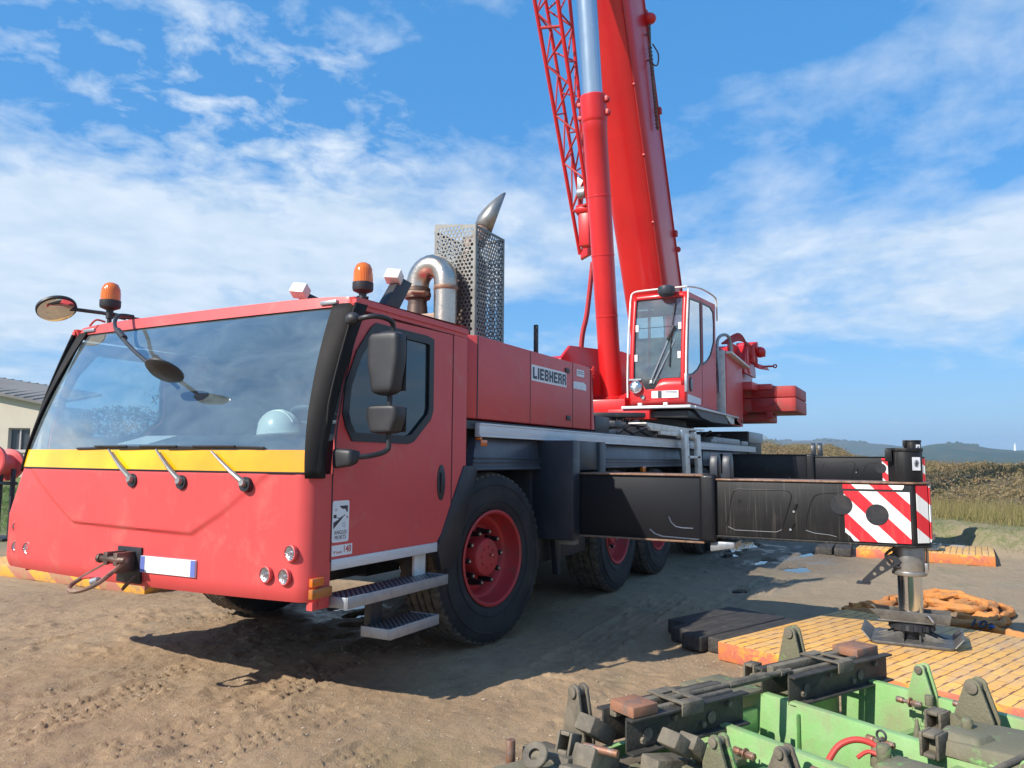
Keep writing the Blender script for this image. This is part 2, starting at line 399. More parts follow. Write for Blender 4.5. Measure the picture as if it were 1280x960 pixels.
def plate(outer, holes, mp, name, mt, parent, thick=.01, smooth_angle=35):
    """flat plate with holes; outlines 2D; mp: 4x4 matrix local(x,y,z)->world"""
    cu = bpy.data.curves.new(name, 'CURVE'); cu.dimensions = '2D'; cu.fill_mode = 'BOTH'; cu.extrude = thick / 2
    for pl in [outer] + list(holes):
        sp = cu.splines.new('POLY'); sp.points.add(len(pl) - 1)
        for p, q in zip(sp.points, pl): p.co = (q[0], q[1], 0, 1)
        sp.use_cyclic_u = True
    ob = bpy.data.objects.new('tmp', cu); COL.objects.link(ob)
    dg = bpy.context.evaluated_depsgraph_get(); me = bpy.data.meshes.new_from_object(ob.evaluated_get(dg))
    bpy.data.objects.remove(ob); bpy.data.curves.remove(cu)
    me.transform(mp); me.name = name
    me.set_sharp_from_angle(angle=R(smooth_angle))
    return place(me, name, mt, parent)

def textmesh(txt, size, mp, name, mt, parent, bold=0.0, sx=1.0, thick=.0015, align='CENTER', space=1.0):
    cu = bpy.data.curves.new(name, 'FONT'); cu.body = txt; cu.size = size; cu.extrude = thick; cu.offset = bold
    cu.align_x = align; cu.align_y = 'CENTER'; cu.space_character = space
    ob = bpy.data.objects.new('tmp', cu); COL.objects.link(ob)
    dg = bpy.context.evaluated_depsgraph_get(); me = bpy.data.meshes.new_from_object(ob.evaluated_get(dg))
    bpy.data.objects.remove(ob); bpy.data.curves.remove(cu)
    me.transform(mp @ Matrix.Diagonal((sx, 1, 1, 1))); me.name = name
    return place(me, name, mt, parent)

def frame(o, x, y):
    """matrix with local X->x, local Y->y, origin o"""
    x = Vector(x).normalized(); y = Vector(y).normalized(); z = x.cross(y)
    m = Matrix.Identity(4)
    for i in range(3): m[i][0] = x[i]; m[i][1] = y[i]; m[i][2] = z[i]; m[i][3] = o[i]
    return m
SIDE = lambda y: frame((0, y, 0), (1, 0, 0), (0, 0, 1))          # local (X, Z) plane facing -Y
FRONT = lambda x: frame((x, 0, 0), (0, -1, 0), (0, 0, 1))        # local (-Y, Z) plane facing -X

def rrect(x0, x1, y0, y1, r, n=5):
    pts = []
    for cx, cy, a0 in ((x1 - r, y0 + r, -90), (x1 - r, y1 - r, 0), (x0 + r, y1 - r, 90), (x0 + r, y0 + r, 180)):
        for k in range(n + 1):
            a = R(a0 + 90 * k / n); pts.append((cx + r * math.cos(a), cy + r * math.sin(a)))
    return pts
def circ(cx, cy, r, n=16, ry=None):
    return [(cx + r * math.cos(2 * PI * k / n), cy + (ry or r) * math.sin(2 * PI * k / n)) for k in range(n)]
def smoothpath(pts, k=6):
    P = [Vector(p) for p in pts]; out = []
    for i in range(len(P) - 1):
        p0 = P[max(i - 1, 0)]; p1 = P[i]; p2 = P[i + 1]; p3 = P[min(i + 2, len(P) - 1)]
        for j in range(k):
            t = j / k
            out.append(.5 * ((2 * p1) + (-p0 + p2) * t + (2 * p0 - 5 * p1 + 4 * p2 - p3) * t * t + (-p0 + 3 * p1 - 3 * p2 + p3) * t ** 3))
    out.append(P[-1]); return out
def copy_tree(o, parent=None):
    c = o.copy(); COL.objects.link(c)
    if parent is not None: c.parent = parent
    for ch in list(o.children): copy_tree(ch, c)
    return c
# ------------------------------------------------------------------ mobile crane
CR = empty('mobile_crane', (9.5, 4.7, 0), 'red five axle mobile crane with raised telescopic boom and black outriggers on orange mats', 'mobile crane')
YC = 4.7
def xf(z):
    if z < 1.45: return 3.345 - .0 * z
    t = (z - 1.45) / 1.1; return 3.345 + .455 * (.62 * t + .38 * t * t)
CR_R = .10
def ylo(z):                       # cab side leans in very slightly above the belt line
    return 3.2
def XF(y, z):
    x = xf(z) + (.10 - .075 * min(1, max(0, (z - 1.45) / 1.1))) * ((YC - y) / 1.5) ** 2
    y0 = ylo(z); d = min(y - y0, 2 * YC - y0 - y)
    if d < CR_R: x += CR_R - math.sqrt(max(0, CR_R ** 2 - (CR_R - d) ** 2))
    return x
def crease(y, z):                 # raised upper field of the front panel
    pl = [(6.2, 1.60), (5.93, 1.43), (5.26, 1.085), (4.10, 1.065), (3.86, 1.20), (3.5, 1.46)]
    pl = pl[::-1]
    if y <= pl[0][0] or y >= pl[-1][0]: return 0
    for (ya, za), (yb, zb) in zip(pl, pl[1:]):
        if ya <= y <= yb:
            zl = za + (zb - za) * (y - ya) / (yb - ya); L_ = math.hypot(1, (zb - za) / (yb - ya))
            d = (z - zl) / L_; k = min(1, max(0, (d + .012) / .024)); k = k * k * (3 - 2 * k)
            fade = min(1, max(0, (y - 3.75) / .5))
            return k * .020 * (.35 + .65 * fade)
    return 0
ys = [3.2 + CR_R * (1 - math.cos(PI / 2 * k / 8)) for k in range(9)]
ys = ys + list(np.linspace(3.3, 6.1, 170)[1:-1]) + [2 * YC - y for y in ys[::-1]]
def front_pt(y, z):
    lean = .03 * max(0, (.80 - z) / .1) ** 2 if z < .80 else 0       # rolls under at the bottom edge
    yw_ = y + (y - YC) / 1.5 * .16 * min(1, max(0, (1.45 - z) / .35)) if y > YC else y     # the far end flares out at the bumper
    return (XF(y, z) + lean - crease(y, z), yw_, z)
cab = MB()
cab.grid(lambda y, z: front_pt(y, z), ys, list(np.linspace(.70, 1.455, 80)))
# side returns of the front shell, both sides
for sy, fy in ((3.2, 1), (6.2, -1)):
    cab.grid(lambda u, z: (XF(3.2, z) + (3.64 - XF(3.2, z)) * u, sy, z), [0, .5, 1], list(np.linspace(.66, 1.455, 6)), smooth=False)
cab.grid(lambda y, u: (XF(y, .7) + .03 + u * .26, y + (.16 * (y - YC) / 1.5 if y > YC else 0), .70 - .04 * u), ys, [0, 1], smooth=False)      # under tray
# skirt below, near corner drops a little
cab.box(3.50, 3.64, 3.205, 3.25, .652, .70)
# roof: header over the windscreen, crowned top, side rails
def roofz(x, y): return 2.632 - .03 * ((YC - y) / 1.5) ** 6 + .012 * (x - 3.8)
def hdr(y, z): return (XF(y, 2.55) - .015 + (z - 2.55) * .25, y, z + (.0 if z < 2.6 else roofz(3.8, y) - 2.635))
cab.grid(hdr, ys, [2.548, 2.575, 2.61, 2.635])
cab.grid(lambda y, u: (XF(y, 2.55) + .007 + u * (5.2 - XF(y, 2.55)), y, roofz(XF(y, 2.55) + u * (5.2 - XF(y, 2.55)), y)), ys, [0, .02, .3, .7, 1])
for sy, s in ((3.2, 1), (6.2, -1)):
    cab.hexa([(3.83, sy, 2.525), (5.2, sy, 2.525), (5.2, sy + s * .05, 2.525), (3.83, sy + s * .05, 2.525)],
             [(3.80, sy, 2.60), (5.2, sy, 2.60), (5.2, sy + s * .05, 2.60), (3.80, sy + s * .05, 2.60)])
    cab.box(3.8, 5.2, min(sy - s * .012, sy + s * .02), max(sy - s * .012, sy + s * .02), 2.555, 2.585)
# rear wall (with no window) and floor
cab.box(5.16, 5.198, 3.22, 6.18, 1.35, 2.6)
cab.box(3.62, 5.15, 3.26, 6.14, 1.02, 1.06)
CAB = cab.build('driver_cab', M['red_faded'], CR, angle=40)

# side panels: outline in (X, Z)
door_out = [(3.640, .93), (3.642, 1.45), (3.665, 1.72), (3.72, 2.0), (3.80, 2.28), (3.885, 2.50), (4.985, 2.52), (4.985, 1.12), (4.795, .93)]
win_hole = [(3.765, 1.76), (3.735, 1.84), (3.755, 2.02), (3.85, 2.23), (3.985, 2.40), (4.03, 2.43), (4.62, 2.43), (4.68, 2.42), (4.685, 1.92), (4.66, 1.86), (4.46, 1.70), (4.40, 1.685), (3.82, 1.69)]
def off_poly(p, d):
    n = len(p); A = sum(p[i][0] * p[(i + 1) % n][1] - p[(i + 1) % n][0] * p[i][1] for i in range(n)); s = 1 if A > 0 else -1
    out = []
    for i in range(n):
        a = Vector(p[i - 1]); b = Vector(p[i]); c = Vector(p[(i + 1) % n])
        e1 = (b - a).normalized(); e2 = (c - b).normalized()
        n1 = Vector((e1.y, -e1.x)) * s; n2 = Vector((e2.y, -e2.x)) * s
        m_ = (n1 + n2); m_ = m_ / max(.35, m_.dot(n1)) if m_.length > 1e-6 else n1
        q = b + m_ * d; out.append((q.x, q.y))
    return out
DOORS = []
for side, y in (('near', 3.2), ('far', 6.2)):
    s = 1 if side == 'near' else -1
    # shell around the door
    plate([(4.993, 2.522), (5.2, 2.522), (5.2, 1.30), (5.16, 1.22), (4.993, 1.05)], [], SIDE(y + s * .008), 'rear_corner_panel', M['red_faded'], CAB, .014)
    d = plate(door_out, [win_hole], SIDE(y + s * .010), 'door', M['red_faded'], CAB, .02)
    # black seal frame, proud of the door
    plate(off_poly(win_hole, .030), [off_poly(win_hole, -.028)], SIDE(y - s * .004), 'window_seal', M['seal'], CAB, .012)
    plate(off_poly(win_hole, .0), [], SIDE(y + s * .012), 'side_window', M['side_glass' if side == 'near' else 'far_glass'], CAB, .005)
    inner = MB(); inner.prism(off_poly(door_out, -.02), lambda a, b, t: (a, t, b), y + s * .03, y + s * .032)
    g = MB(); dp = [(a, y - s * .001, b) for a, b in off_poly(door_out, .004)]; g.tube(dp, .0045, 5, closed=True); g.build('door_seam', M['seal'], CAB)
    # door handle (oval recess)
    hm = MB(); hm.prism(circ(4.845, 1.375, .055, 24, .135), lambda a, b, t: (a, t, b), y - s * .006, y + s * .004)
    hm.box(4.825, 4.865, y - s * .02 if s > 0 else y + .004, y - s * .004 if s > 0 else y + .02, 1.30, 1.45)
    hm.build('door_handle', M['black'], CAB, bevel=.004)
    # grey strip below
    st = MB(); st.box(3.645, 4.80, min(y - s * .008, y + s * .002), max(y - s * .008, y + s * .002), .868, .935); st.build('door_sill_strip', M['alu'], CAB, bevel=.003)
    # pillar wrapped round the corner
    pil = MB()
    def pp(k, z, s=s):
        # k 0..1 : 0 at glass edge, .55 corner end, 1 rear edge on the side
        t = (z - 1.45) / 1.1
        if k < .45:
            yy = 3.33 - (.13 - .10) * 0 - (k / .45) * .13
            yy = 3.245 + (.14 * t) * (1 - k / .45) - (k / .45) * .045
            x = XF(max(3.2, yy), z) - .014; yv = yy - .0
            yv = yy if yy > 3.205 else 3.19
        else:
            q = (k - .45) / .55
            xr = 3.545 + .05 * max(0, z - 1.45) + .34 * max(0, t - .38) ** 1.2
            x0 = XF(3.2, z)
            x = x0 - .014 + (xr - x0 + .014) * q; yv = 3.186
        yv = yv if s > 0 else 2 * YC - yv
        return (x, yv, z)
    pil.grid(pp, [0, .0001, .1, .2, .3, .36, .40, .43, .45, .5, .6, .8, 1], list(np.linspace(1.43, 2.56, 24)))
    pil.build('corner_pillar', M['pillar'], CAB, solid=.012, angle=60)

# windscreen
def ws_edge(z): t = (z - 1.45) / 1.1; return 3.250 + .135 * t
def ws(u, z, off=0): y = ws_edge(z) + u * 2 * (YC - ws_edge(z)); return (XF(y, z) - off, y, z)
g = MB(); g.grid(lambda u, z: ws(u, z), list(np.linspace(0, 1, 60)), list(np.linspace(1.457, 2.55, 24))); g.build('windscreen', M['windscreen'], CAB)
g = MB(); g.grid(lambda u, z: ws(u, z, .006), list(np.linspace(0.0, 1, 60)), list(np.linspace(1.468, 1.60, 4))); g.build('yellow_band', M['yellow'], CAB)
g = MB()
pth = [ws(u, 1.461, .004) for u in np.linspace(0, 1, 40)]; g.tube(pth, .007, 6)
pth = [ws(u, 2.553, .004) for u in np.linspace(0, 1, 40)]; g.tube(pth, .006, 6)
g.build('windscreen_seal', M['seal'], CAB)
# chrome clips at the top corners
for y in (3.42, 5.98):
    g = MB(); g.box(XF(y, 2.55) - .03, XF(y, 2.55) + .06, y - .07, y + .07, 2.565, 2.592); g.build('corner_clip', M['galv'], CAB, bevel=.006)

# wipers: blades lie on the band, arms come from below
for (ya, za, yb, zb) in ((4.66, 1.405, 4.98, 1.60), (4.19, 1.402, 4.48, 1.60), (3.66, 1.40, 3.97, 1.59)):
    g = MB()
    a = Vector((XF(ya, 1.42) - .035, ya, za)); b_ = Vector((XF(yb, zb) - .035, yb, zb))
    g.tube([a, a.lerp(b_, .35) + Vector((-.012, 0, 0)), a.lerp(b_, .7) + Vector((-.008, 0, 0)), b_], [.020, .014, .009, .007], 8)
    g.cyl(a + Vector((.03, 0, -.01)), a + Vector((-.022, 0, 0)), .026, .02, 14)
    W = g.build('wiper', M['dark_galv'], CAB)
    g = MB(); y0, y1 = yb - .40, yb + .42
    g.tube([(XF(y, 1.62) - .016, y, 1.612 + .006 * math.sin((y - y0) * 6)) for y in np.linspace(y0, y1, 14)], .009, 6)
    g.tube([(XF(y, 1.62) - .03, y, 1.622) for y in np.linspace(yb - .18, yb + .18, 6)], .007, 6)
    g.build('wiper_blade', M['black'], CAB)
    g = MB(); g.cyl(a + Vector((.045, 0, -.015)), a + Vector((.005, 0, -.01)), .05, .045, 16); g.build('wiper_recess', M['seal'], CAB)

# headlights: three each side
for (y, z, r) in ((3.315, .99, .043), (3.49, .855, .043), (3.355, .85, .043), (6.16, 1.01, .043), (6.13, .86, .040), (5.95, .86, .040)):
    c = Vector((XF(y, z) - .006, y, z)); n_ = Vector((XF(y + .02, z) - XF(y - .02, z), -.04, 0)).cross(Vector((0, 0, 1)))
    n_ = Vector((-1, 0, 0)) if n_.x == 0 else (n_.normalized() if n_.x < 0 else -n_.normalized())
    g = MB(); g.lathe([(r * 1.18, -.01), (r * 1.18, .010), (r * 1.05, .013), (r * 1.0, .006)], c, n_, 26)
    hl = g.build('headlight', M['red_faded'], CAB)
    g = MB(); g.lathe([(0.0001, .0), (r * .3, .0005), (r * .7, .003), (r, .008)], c, n_, 26); g.lathe([(.0001, .009), (r * .2, .008), (r * .28, 0)], c, n_, 12); g.build('lamp_reflector', M['reflector'], CAB)
    g = MB(); g.lathe([(.0001, .016), (r * .5, .014), (r * .85, .011), (r * 1.02, .007)], c, n_, 26); g.build('lamp_glass', M['lens'], CAB)

# plate, tow socket and tow loop
g = MB(); g.hexa([(XF(4.045, .85) - .014, 4.045, .800), (XF(4.56, .85) - .014, 4.56, .800), (XF(4.56, .85) - .002, 4.56, .800), (XF(4.045, .85) - .002, 4.045, .800)], [(XF(4.045, .85) - .014, 4.045, .905), (XF(4.56, .85) - .014, 4.56, .905), (XF(4.56, .85) - .002, 4.56, .905), (XF(4.045, .85) - .002, 4.045, .905)]); g.build('number_plate', M['white'], CAB)
for ya, yb in ((4.505, 4.56), (4.045, 4.085)):
    g = MB(); g.grid(lambda y, z: (XF(4.045, .85) + (XF(4.56, .85) - XF(4.045, .85)) * (y - 4.045) / .515 - .0155, y, z), [ya, yb], [.802, .903]); g.build('plate_band', M['blue_band'], CAB)
g = MB(); g.box(3.33, 3.352, 4.545, 4.785, .72, .955)
g.build('tow_socket', M['seal'], CAB, bevel=.004)
g = MB()
g.box(3.20, 3.335, 4.60, 4.64, .80, .93); g.box(3.20, 3.335, 4.70, 4.74, .80, .93)
g.cyl((3.22, 4.54, .885), (3.22, 4.79, .885), .022, n=12); g.cyl((3.22, 4.785, .885), (3.22, 4.81, .885), .032, n=8)
g.tube(smoothpath([(3.30, 4.55, .78), (3.25, 4.58, .72), (3.27, 4.62, .69), (3.31, 4.6, .74)], 5), .008, 6)
g.build('tow_bracket', M['stain_dark'], CAB, bevel=.004)
# loop: runs out and down from the socket
A0 = Vector((3.24, 4.665, .86)); dirv = (Vector((2.80, 4.60, .665)) - A0).normalized(); wv = Vector((0, 1, 0)); wv = (wv - dirv * wv.dot(dirv)).normalized()
Lh = .50
def lp(a, b): return A0 + dirv * a + wv * b
pts = [lp(.0, .065), lp(.09, .085), lp(.18, .100)] + [lp(.23 + .105 * math.sin(t), .105 * math.cos(t)) for t in np.linspace(0, PI, 12)] + [lp(.18, -.100), lp(.09, -.085), lp(0, -.065)]
g = MB(); g.tube(pts, .014, 10); g.build('tow_loop', M['rust_edge'], CAB)
nrm = dirv.cross(wv)
fl = [(0, .065), (.20, .095), (.185, .06), (.175, .02), (.175, -.02), (.185, -.06), (.20, -.095), (0, -.065)]
g = MB(); g.prism(fl, lambda a, b, t: tuple(lp(a, b) + nrm * t), -.005, .005); g.build('tow_plate', M['red_faded'], CAB)
g = MB(); g.cyl(lp(.22, -.09) + nrm * -.01, lp(.225, -.035) + nrm * .0, .022, n=12); g.build('tow_pin', M['galv'], CAB)

# indicator lamps on the near corner
g = MB(); g.box(3.46, 3.565, 3.172, 3.2, .795, .845); g.build('side_marker', M['amber'], CAB, bevel=.006)
g = MB(); g.box(3.455, 3.63, 3.165, 3.2, .725, .785); g.build('side_indicator', M['amber_dirty'], CAB, bevel=.008)

# blind spot sticker and number sticker on the door
S = SIDE(3.2 - .0015)
st = plate(rrect(3.645, 3.80, 1.035, 1.290, .016), [], S, 'blind_spot_sticker', M['white'], CAB, .002)
S2 = SIDE(3.2 - .0032)
def ink(pts, nm='sticker_drawing', mt='dark_ink'):
    g = MB(); g.prism(pts, lambda a, b, t: (a, t, b), 3.1968, 3.1975); return g
dr = MB()
for pts in ([(3.708, 1.258), (3.785, 1.258), (3.785, 1.215), (3.772, 1.222), (3.762, 1.238), (3.735, 1.238), (3.722, 1.246)],
            [(3.655, 1.205), (3.682, 1.205), (3.682, 1.184), (3.655, 1.184)],
            [(3.655, 1.158), (3.748, 1.190), (3.655, 1.118)],
            [(3.690, 1.184), (3.705, 1.176), (3.765, 1.198), (3.764, 1.203), (3.705, 1.182), (3.692, 1.190)],
            [(3.772, 1.192), (3.785, 1.192), (3.785, 1.174)]):
    dr.prism(pts, lambda a, b, t: (a, t, b), 3.1968, 3.1978)
for cx, cz, r in ((3.675, 1.235, .008), (3.752, 1.140, .013)):
    dr.tube([(cx + r * math.cos(t), 3.1972, cz + r * math.sin(t)) for t in np.linspace(0, 2 * PI, 12, endpoint=False)], .0012, 4, closed=True)
dr.build('sticker_drawing', M['dark_ink'], CAB)
textmesh('ANGLES', .034, frame((3.722, 3.1968, 1.094), (1, 0, 0), (0, 0, 1)), 'sticker_lettering', M['dark_ink'], CAB, sx=.88, thick=.0005, space=1.12)
textmesh('MORTS', .034, frame((3.722, 3.1968, 1.063), (1, 0, 0), (0, 0, 1)), 'sticker_lettering', M['dark_ink'], CAB, sx=.88, thick=.0005, space=1.12)
plate([(3.648, .952), (3.838, .952), (3.838, 1.018), (3.648, 1.018)], [], S, 'number_sticker', M['white'], CAB, .002)
textmesh('148', .060, frame((3.788, 3.1968, .987), (1, 0, 0), (0, 0, 1)), 'number_lettering', M['red_ink'], CAB, sx=.86, thick=.0005, bold=.0006)
textmesh('N° de parc', .022, frame((3.702, 3.1968, .975), (1, 0, 0), (0, 0, 1)), 'number_lettering', M['red_ink'], CAB, sx=.8, thick=.0005)

# near-side mirrors on their bow
g = MB()
g.tube(smoothpath([(3.76, 3.17, 2.42), (3.70, 3.05, 2.43), (3.74, 2.97, 2.44), (3.84, 2.945, 2.43), (3.88, 2.945, 2.39), (3.88, 2.945, 2.30), (3.86, 2.945, 1.95), (3.86, 2.945, 1.66), (3.84, 2.955, 1.60), (3.74, 2.99, 1.57), (3.66, 3.05, 1.56)], 5), .017, 10)
g.sph((3.70, 3.13, 2.43), .042, (1, 1.2, 1)); 
MIR = g.build('mirror_bow', M['black'], CAB)
g = MB(); g.hexa([(3.60, 3.19, 1.48), (3.69, 3.19, 1.50), (3.69, 3.03, 1.52), (3.60, 3.03, 1.50)], [(3.60, 3.19, 1.62), (3.72, 3.19, 1.60), (3.72, 3.03, 1.60), (3.60, 3.03, 1.61)])
g.build('mirror_bracket', M['black'], CAB, bevel=.03, seg=3)
def mirror_shell(cx, cy, z0, z1, w, dep, name):
    # housing faces +X (to the driver); bulged towards -X
    g = MB(); n = 14; m = 12
    def fn(u, v):
        a = 2 * PI * u
        k = abs(math.cos(a)) ** .32 * (1 if math.cos(a) > 0 else -1); l = abs(math.sin(a)) ** .5 * (1 if math.sin(a) > 0 else -1)
        tap = (math.sin(min(1, v * 11) * PI / 2) * math.sin(min(1, (1 - v) * 11) * PI / 2)) ** .5
        wid = w * (1 - .08 * abs(v - .55) * 2) * (.70 + .30 * min(1, v * 1.7))
        return (cx + l * dep * tap, cy + k * wid * tap, z0 + (z1 - z0) * v)
    g.grid(fn, list(np.linspace(0, 1, 33)), [0, .01, .03, .06, .1, .16, .3, .5, .7, .84, .9, .94, .97, .99, 1])
    o = g.build(name, M['black'], CAB, merge=True)
    g = MB(); g.grid(lambda a, b: (cx + dep + .001, cy + a * w * .86, z0 + (z1 - z0) * b), [-1, 1], [.08, .92]); g.build('mirror_face', M['mirror_glass'], CAB)
    return o
mirror_shell(3.83, 2.955, 1.945, 2.36, .128, .060, 'mirror_housing')
mirror_shell(3.85, 2.965, 1.705, 1.890, .128, .065, 'mirror_housing')

# far mirrors: round one on a long arm, another hung in front of the glass
g = MB(); g.tube([(4.46, 5.90, 2.68), (4.30, 6.02, 2.75), (4.05, 6.22, 2.79), (3.90, 6.33, 2.80), (3.84, 6.38, 2.80)], .017, 8); g.cyl((4.20, 6.10, 2.762), (4.08, 6.20, 2.785), .024); g.build('mirror_arm', M['black'], CAB)
g = MB(); g.lathe([(.0001, .03), (.08, .027), (.13, .015), (.155, 0), (.155, -.02), (.12, -.035), (.0001, -.045)], (3.78, 6.42, 2.79), Vector((-.1, -.52, -.80)), 30)
g.build('round_mirror', M['black'], CAB)
g = MB(); g.lathe([(.0001, .034), (.08, .0315), (.13, .021), (.145, .012)], (3.78, 6.42, 2.79), Vector((-.1, -.52, -.80)), 30); g.build('mirror_face', M['mirror_glass'], CAB)
g = MB(); g.tube(smoothpath([(3.82, 5.46, 2.655), (3.68, 5.44, 2.635), (3.58, 5.32, 2.52), (3.47, 4.98, 2.34), (3.37, 4.60, 2.17)], 5), .015, 8)
g.cyl((3.56, 5.26, 2.49), (3.52, 5.12, 2.415), .024); g.build('mirror_arm', M['black'], CAB)
g = MB(); g.lathe([(.0001, -.03), (.10, -.022), (.13, 0), (.13, .012), (.0001, .02)], (3.34, 4.42, 2.12), Vector((.5, .05, .86)), 28); g.build('round_mirror', M['black'], CAB)

# beacons
for x, y, zb, r in ((4.30, 3.55, 2.63, .072), (3.88, 5.85, 2.63, .076)):
    g = MB(); g.cyl((x, y, zb - .01), (x, y, zb + .08), .018); g.cyl((x, y, zb + .05), (x, y, zb + .13), .028)
    g.cyl((x + .03, y - .03, zb + .09), (x - .03, y + .03, zb + .09), .012); g.lathe([(.03, .12), (r, .14), (r * 1.06, .155), (r * 1.06, .20)], (x, y, zb), (0, 0, 1), 24)
    g.build('beacon', M['black'], CAB)
    g = MB(); g.lathe([(r, .20), (r * 1.0, .26), (r * .93, .30), (r * .7, .335), (r * .35, .35), (.0001, .353)], (x, y, zb), (0, 0, 1), 24); g.build('beacon_lens', M['amber'], CAB)
    g = MB(); g.lathe([(.0001, .2), (.025, .2), (.025, .3), (.0001, .31)], (x, y, zb), (0, 0, 1), 12); g.build('beacon_bulb', M['reflector'], CAB)
    g = MB(); g.tube(smoothpath([(x - .02, y + .02, zb + .02), (x - .08, y + .05, zb + .03), (x - .1, y + .10, zb - .02)], 5), .008, 6); g.build('beacon_cable', M['red_hose'], CAB)
# roof work lamps on black brackets
for x, y, z, hh in ((4.26, 4.05, 2.62, .10), (4.44, 3.50, 2.60, .27)):
    g = MB(); k_ = 1 if hh > .2 else -.35
    bx = .22 * k_ * hh / .27
    g.hexa([(x - .05, y - .04, z), (x + .13, y - .04, z), (x + .13, y + .04, z), (x - .05, y + .04, z)],
           [(x + bx - .02, y - .04, z + hh + .07), (x + bx + .13, y - .04, z + hh + .05), (x + bx + .13, y + .04, z + hh + .05), (x + bx - .02, y + .04, z + hh + .07)])
    g.build('lamp_bracket', M['black'], CAB, bevel=.006)
    cx, cy, cz = (x + .165 if hh > .2 else x - .075), y, z + hh + (.065 if hh > .2 else .075)
    g = MB(); g.box(-.05, .04, -.06, .06, -.045, .045); g.xform(Matrix.Translation((cx, cy, cz)) @ Matrix.Rotation(R(30), 4, 'Y') @ Matrix.Rotation(R(15), 4, 'Z'))
    g.build('work_lamp', M['white_alu'], CAB, bevel=.008)

# cab interior
g = MB()
g.hexa([(3.50, 3.3, 1.30), (3.95, 3.3, 1.30), (3.95, 6.1, 1.30), (3.50, 6.1, 1.30)], [(3.50, 3.36, 1.60), (3.92, 3.3, 1.715), (3.92, 6.1, 1.715), (3.50, 6.04, 1.60)])
g.box(3.95, 3.98, 3.3, 6.1, 1.06, 1.6)
g.build('dashboard', M['interior'], CAB, bevel=.03)
g = MB(); g.box(5.12, 5.15, 3.26, 6.14, 1.06, 2.58); g.box(3.98, 5.12, 3.26, 6.14, 1.061, 1.09); g.box(3.9, 5.15, 3.26, 6.14, 2.545, 2.56)
g.build('cab_lining', M['interior_grey'], CAB)
for y in (3.75, 5.5):
    g = MB(); g.box(4.35, 4.85, y - .25, y + .25, 1.45, 1.58); g.box(4.78, 4.92, y - .24, y + .24, 1.5, 2.2); g.box(4.80, 4.90, y - .13, y + .13, 2.22, 2.42); g.box(4.4, 4.8, y - .2, y + .2, 1.09, 1.45)
    g.build('seat', M['interior'], CAB, bevel=.04, seg=3)
g = MB(); c = Vector((4.08, 3.70, 1.80)); ax = Vector((.45, 0, .9)).normalized(); u_ = Vector((0, 1, 0)); w_ = ax.cross(u_)
g.tube([c + (u_ * math.cos(t) + w_ * math.sin(t)) * .22 for t in np.linspace(0, 2 * PI, 32, endpoint=False)], .015, 8, closed=True)
g.cyl(c - ax * .3 + Vector((-.1, 0, 0)), c, .03); g.tube([c - u_ * .21, c, c + u_ * .21], .014, 6)
g.build('steering_wheel', M['interior_grey'], CAB)
g = MB(); g.hexa([(3.64, 4.95, 1.642), (3.88, 4.95, 1.708), (3.88, 5.3, 1.708), (3.64, 5.3, 1.642)], [(3.64, 4.95, 1.646), (3.88, 4.95, 1.712), (3.88, 5.3, 1.712), (3.64, 5.3, 1.646)]); g.build('paper_sheet', M['white'], CAB)

# steps under the door
for (x0, x1, y0, y1, z) in ((3.645, 4.75, 3.06, 3.30, .70), (4.02, 4.58, 3.02, 3.26, .45)):
    g = MB(); g.box(x0 + .01, x1 - .01, y0 + .012, y1, z + .0, z + .012); s_ = g.build('step_tread', M['tread'], CAB)
    g = MB(); g.box(x0, x1, y0, y0 + .012, z - .05, z + .02); g.box(x0, x0 + .01, y0 + .012, y1, z - .05, z + .018); g.box(x1 - .01, x1, y0 + .012, y1, z - .05, z + .018)
    g.build('step_edge', M['galv'], CAB, bevel=.004)
g = MB(); g.box(4.10, 4.22, 3.24, 3.30, .40, .70); g.box(4.60, 4.66, 3.26, 3.36, .66, .88); build_each(g, 'step_hanger', M['chassis_dk'], CAB, bevel=.005)
g = MB(); g.box(4.58, 4.72, 3.24, 3.262, .71, .87); g.build('step_bracket', M['white_alu'], CAB, bevel=.004)

# wheel arch: diagonal bar behind the door
g = MB(); g.prism([(5.16, 1.50), (5.30, 1.50), (5.30, 1.28), (5.02, .72), (4.86, .72), (4.80, .90)], lambda a, b, t: (a, t, b), 3.19, 3.26)
g.prism([(5.20, 1.50), (5.38, 1.50), (5.38, 1.44), (5.10, .80), (5.02, .72), (5.0, .80)], lambda a, b, t: (a, t, b), 3.20, 3.75)
g.build('arch_bar', M['chassis_dk'], CR, bevel=.012)

# ---- engine housing behind the cab
g = MB()
g.prism([(5.215, 3.33), (5.36, 3.2), (7.80, 3.2), (7.84, 3.23), (7.84, 6.2), (5.215, 6.2)], lambda a, b, t: (a, b, t), 1.885, 2.575)
ENG = g.build('engine_housing', M['red_faded'], CR, bevel=.012, angle=30)
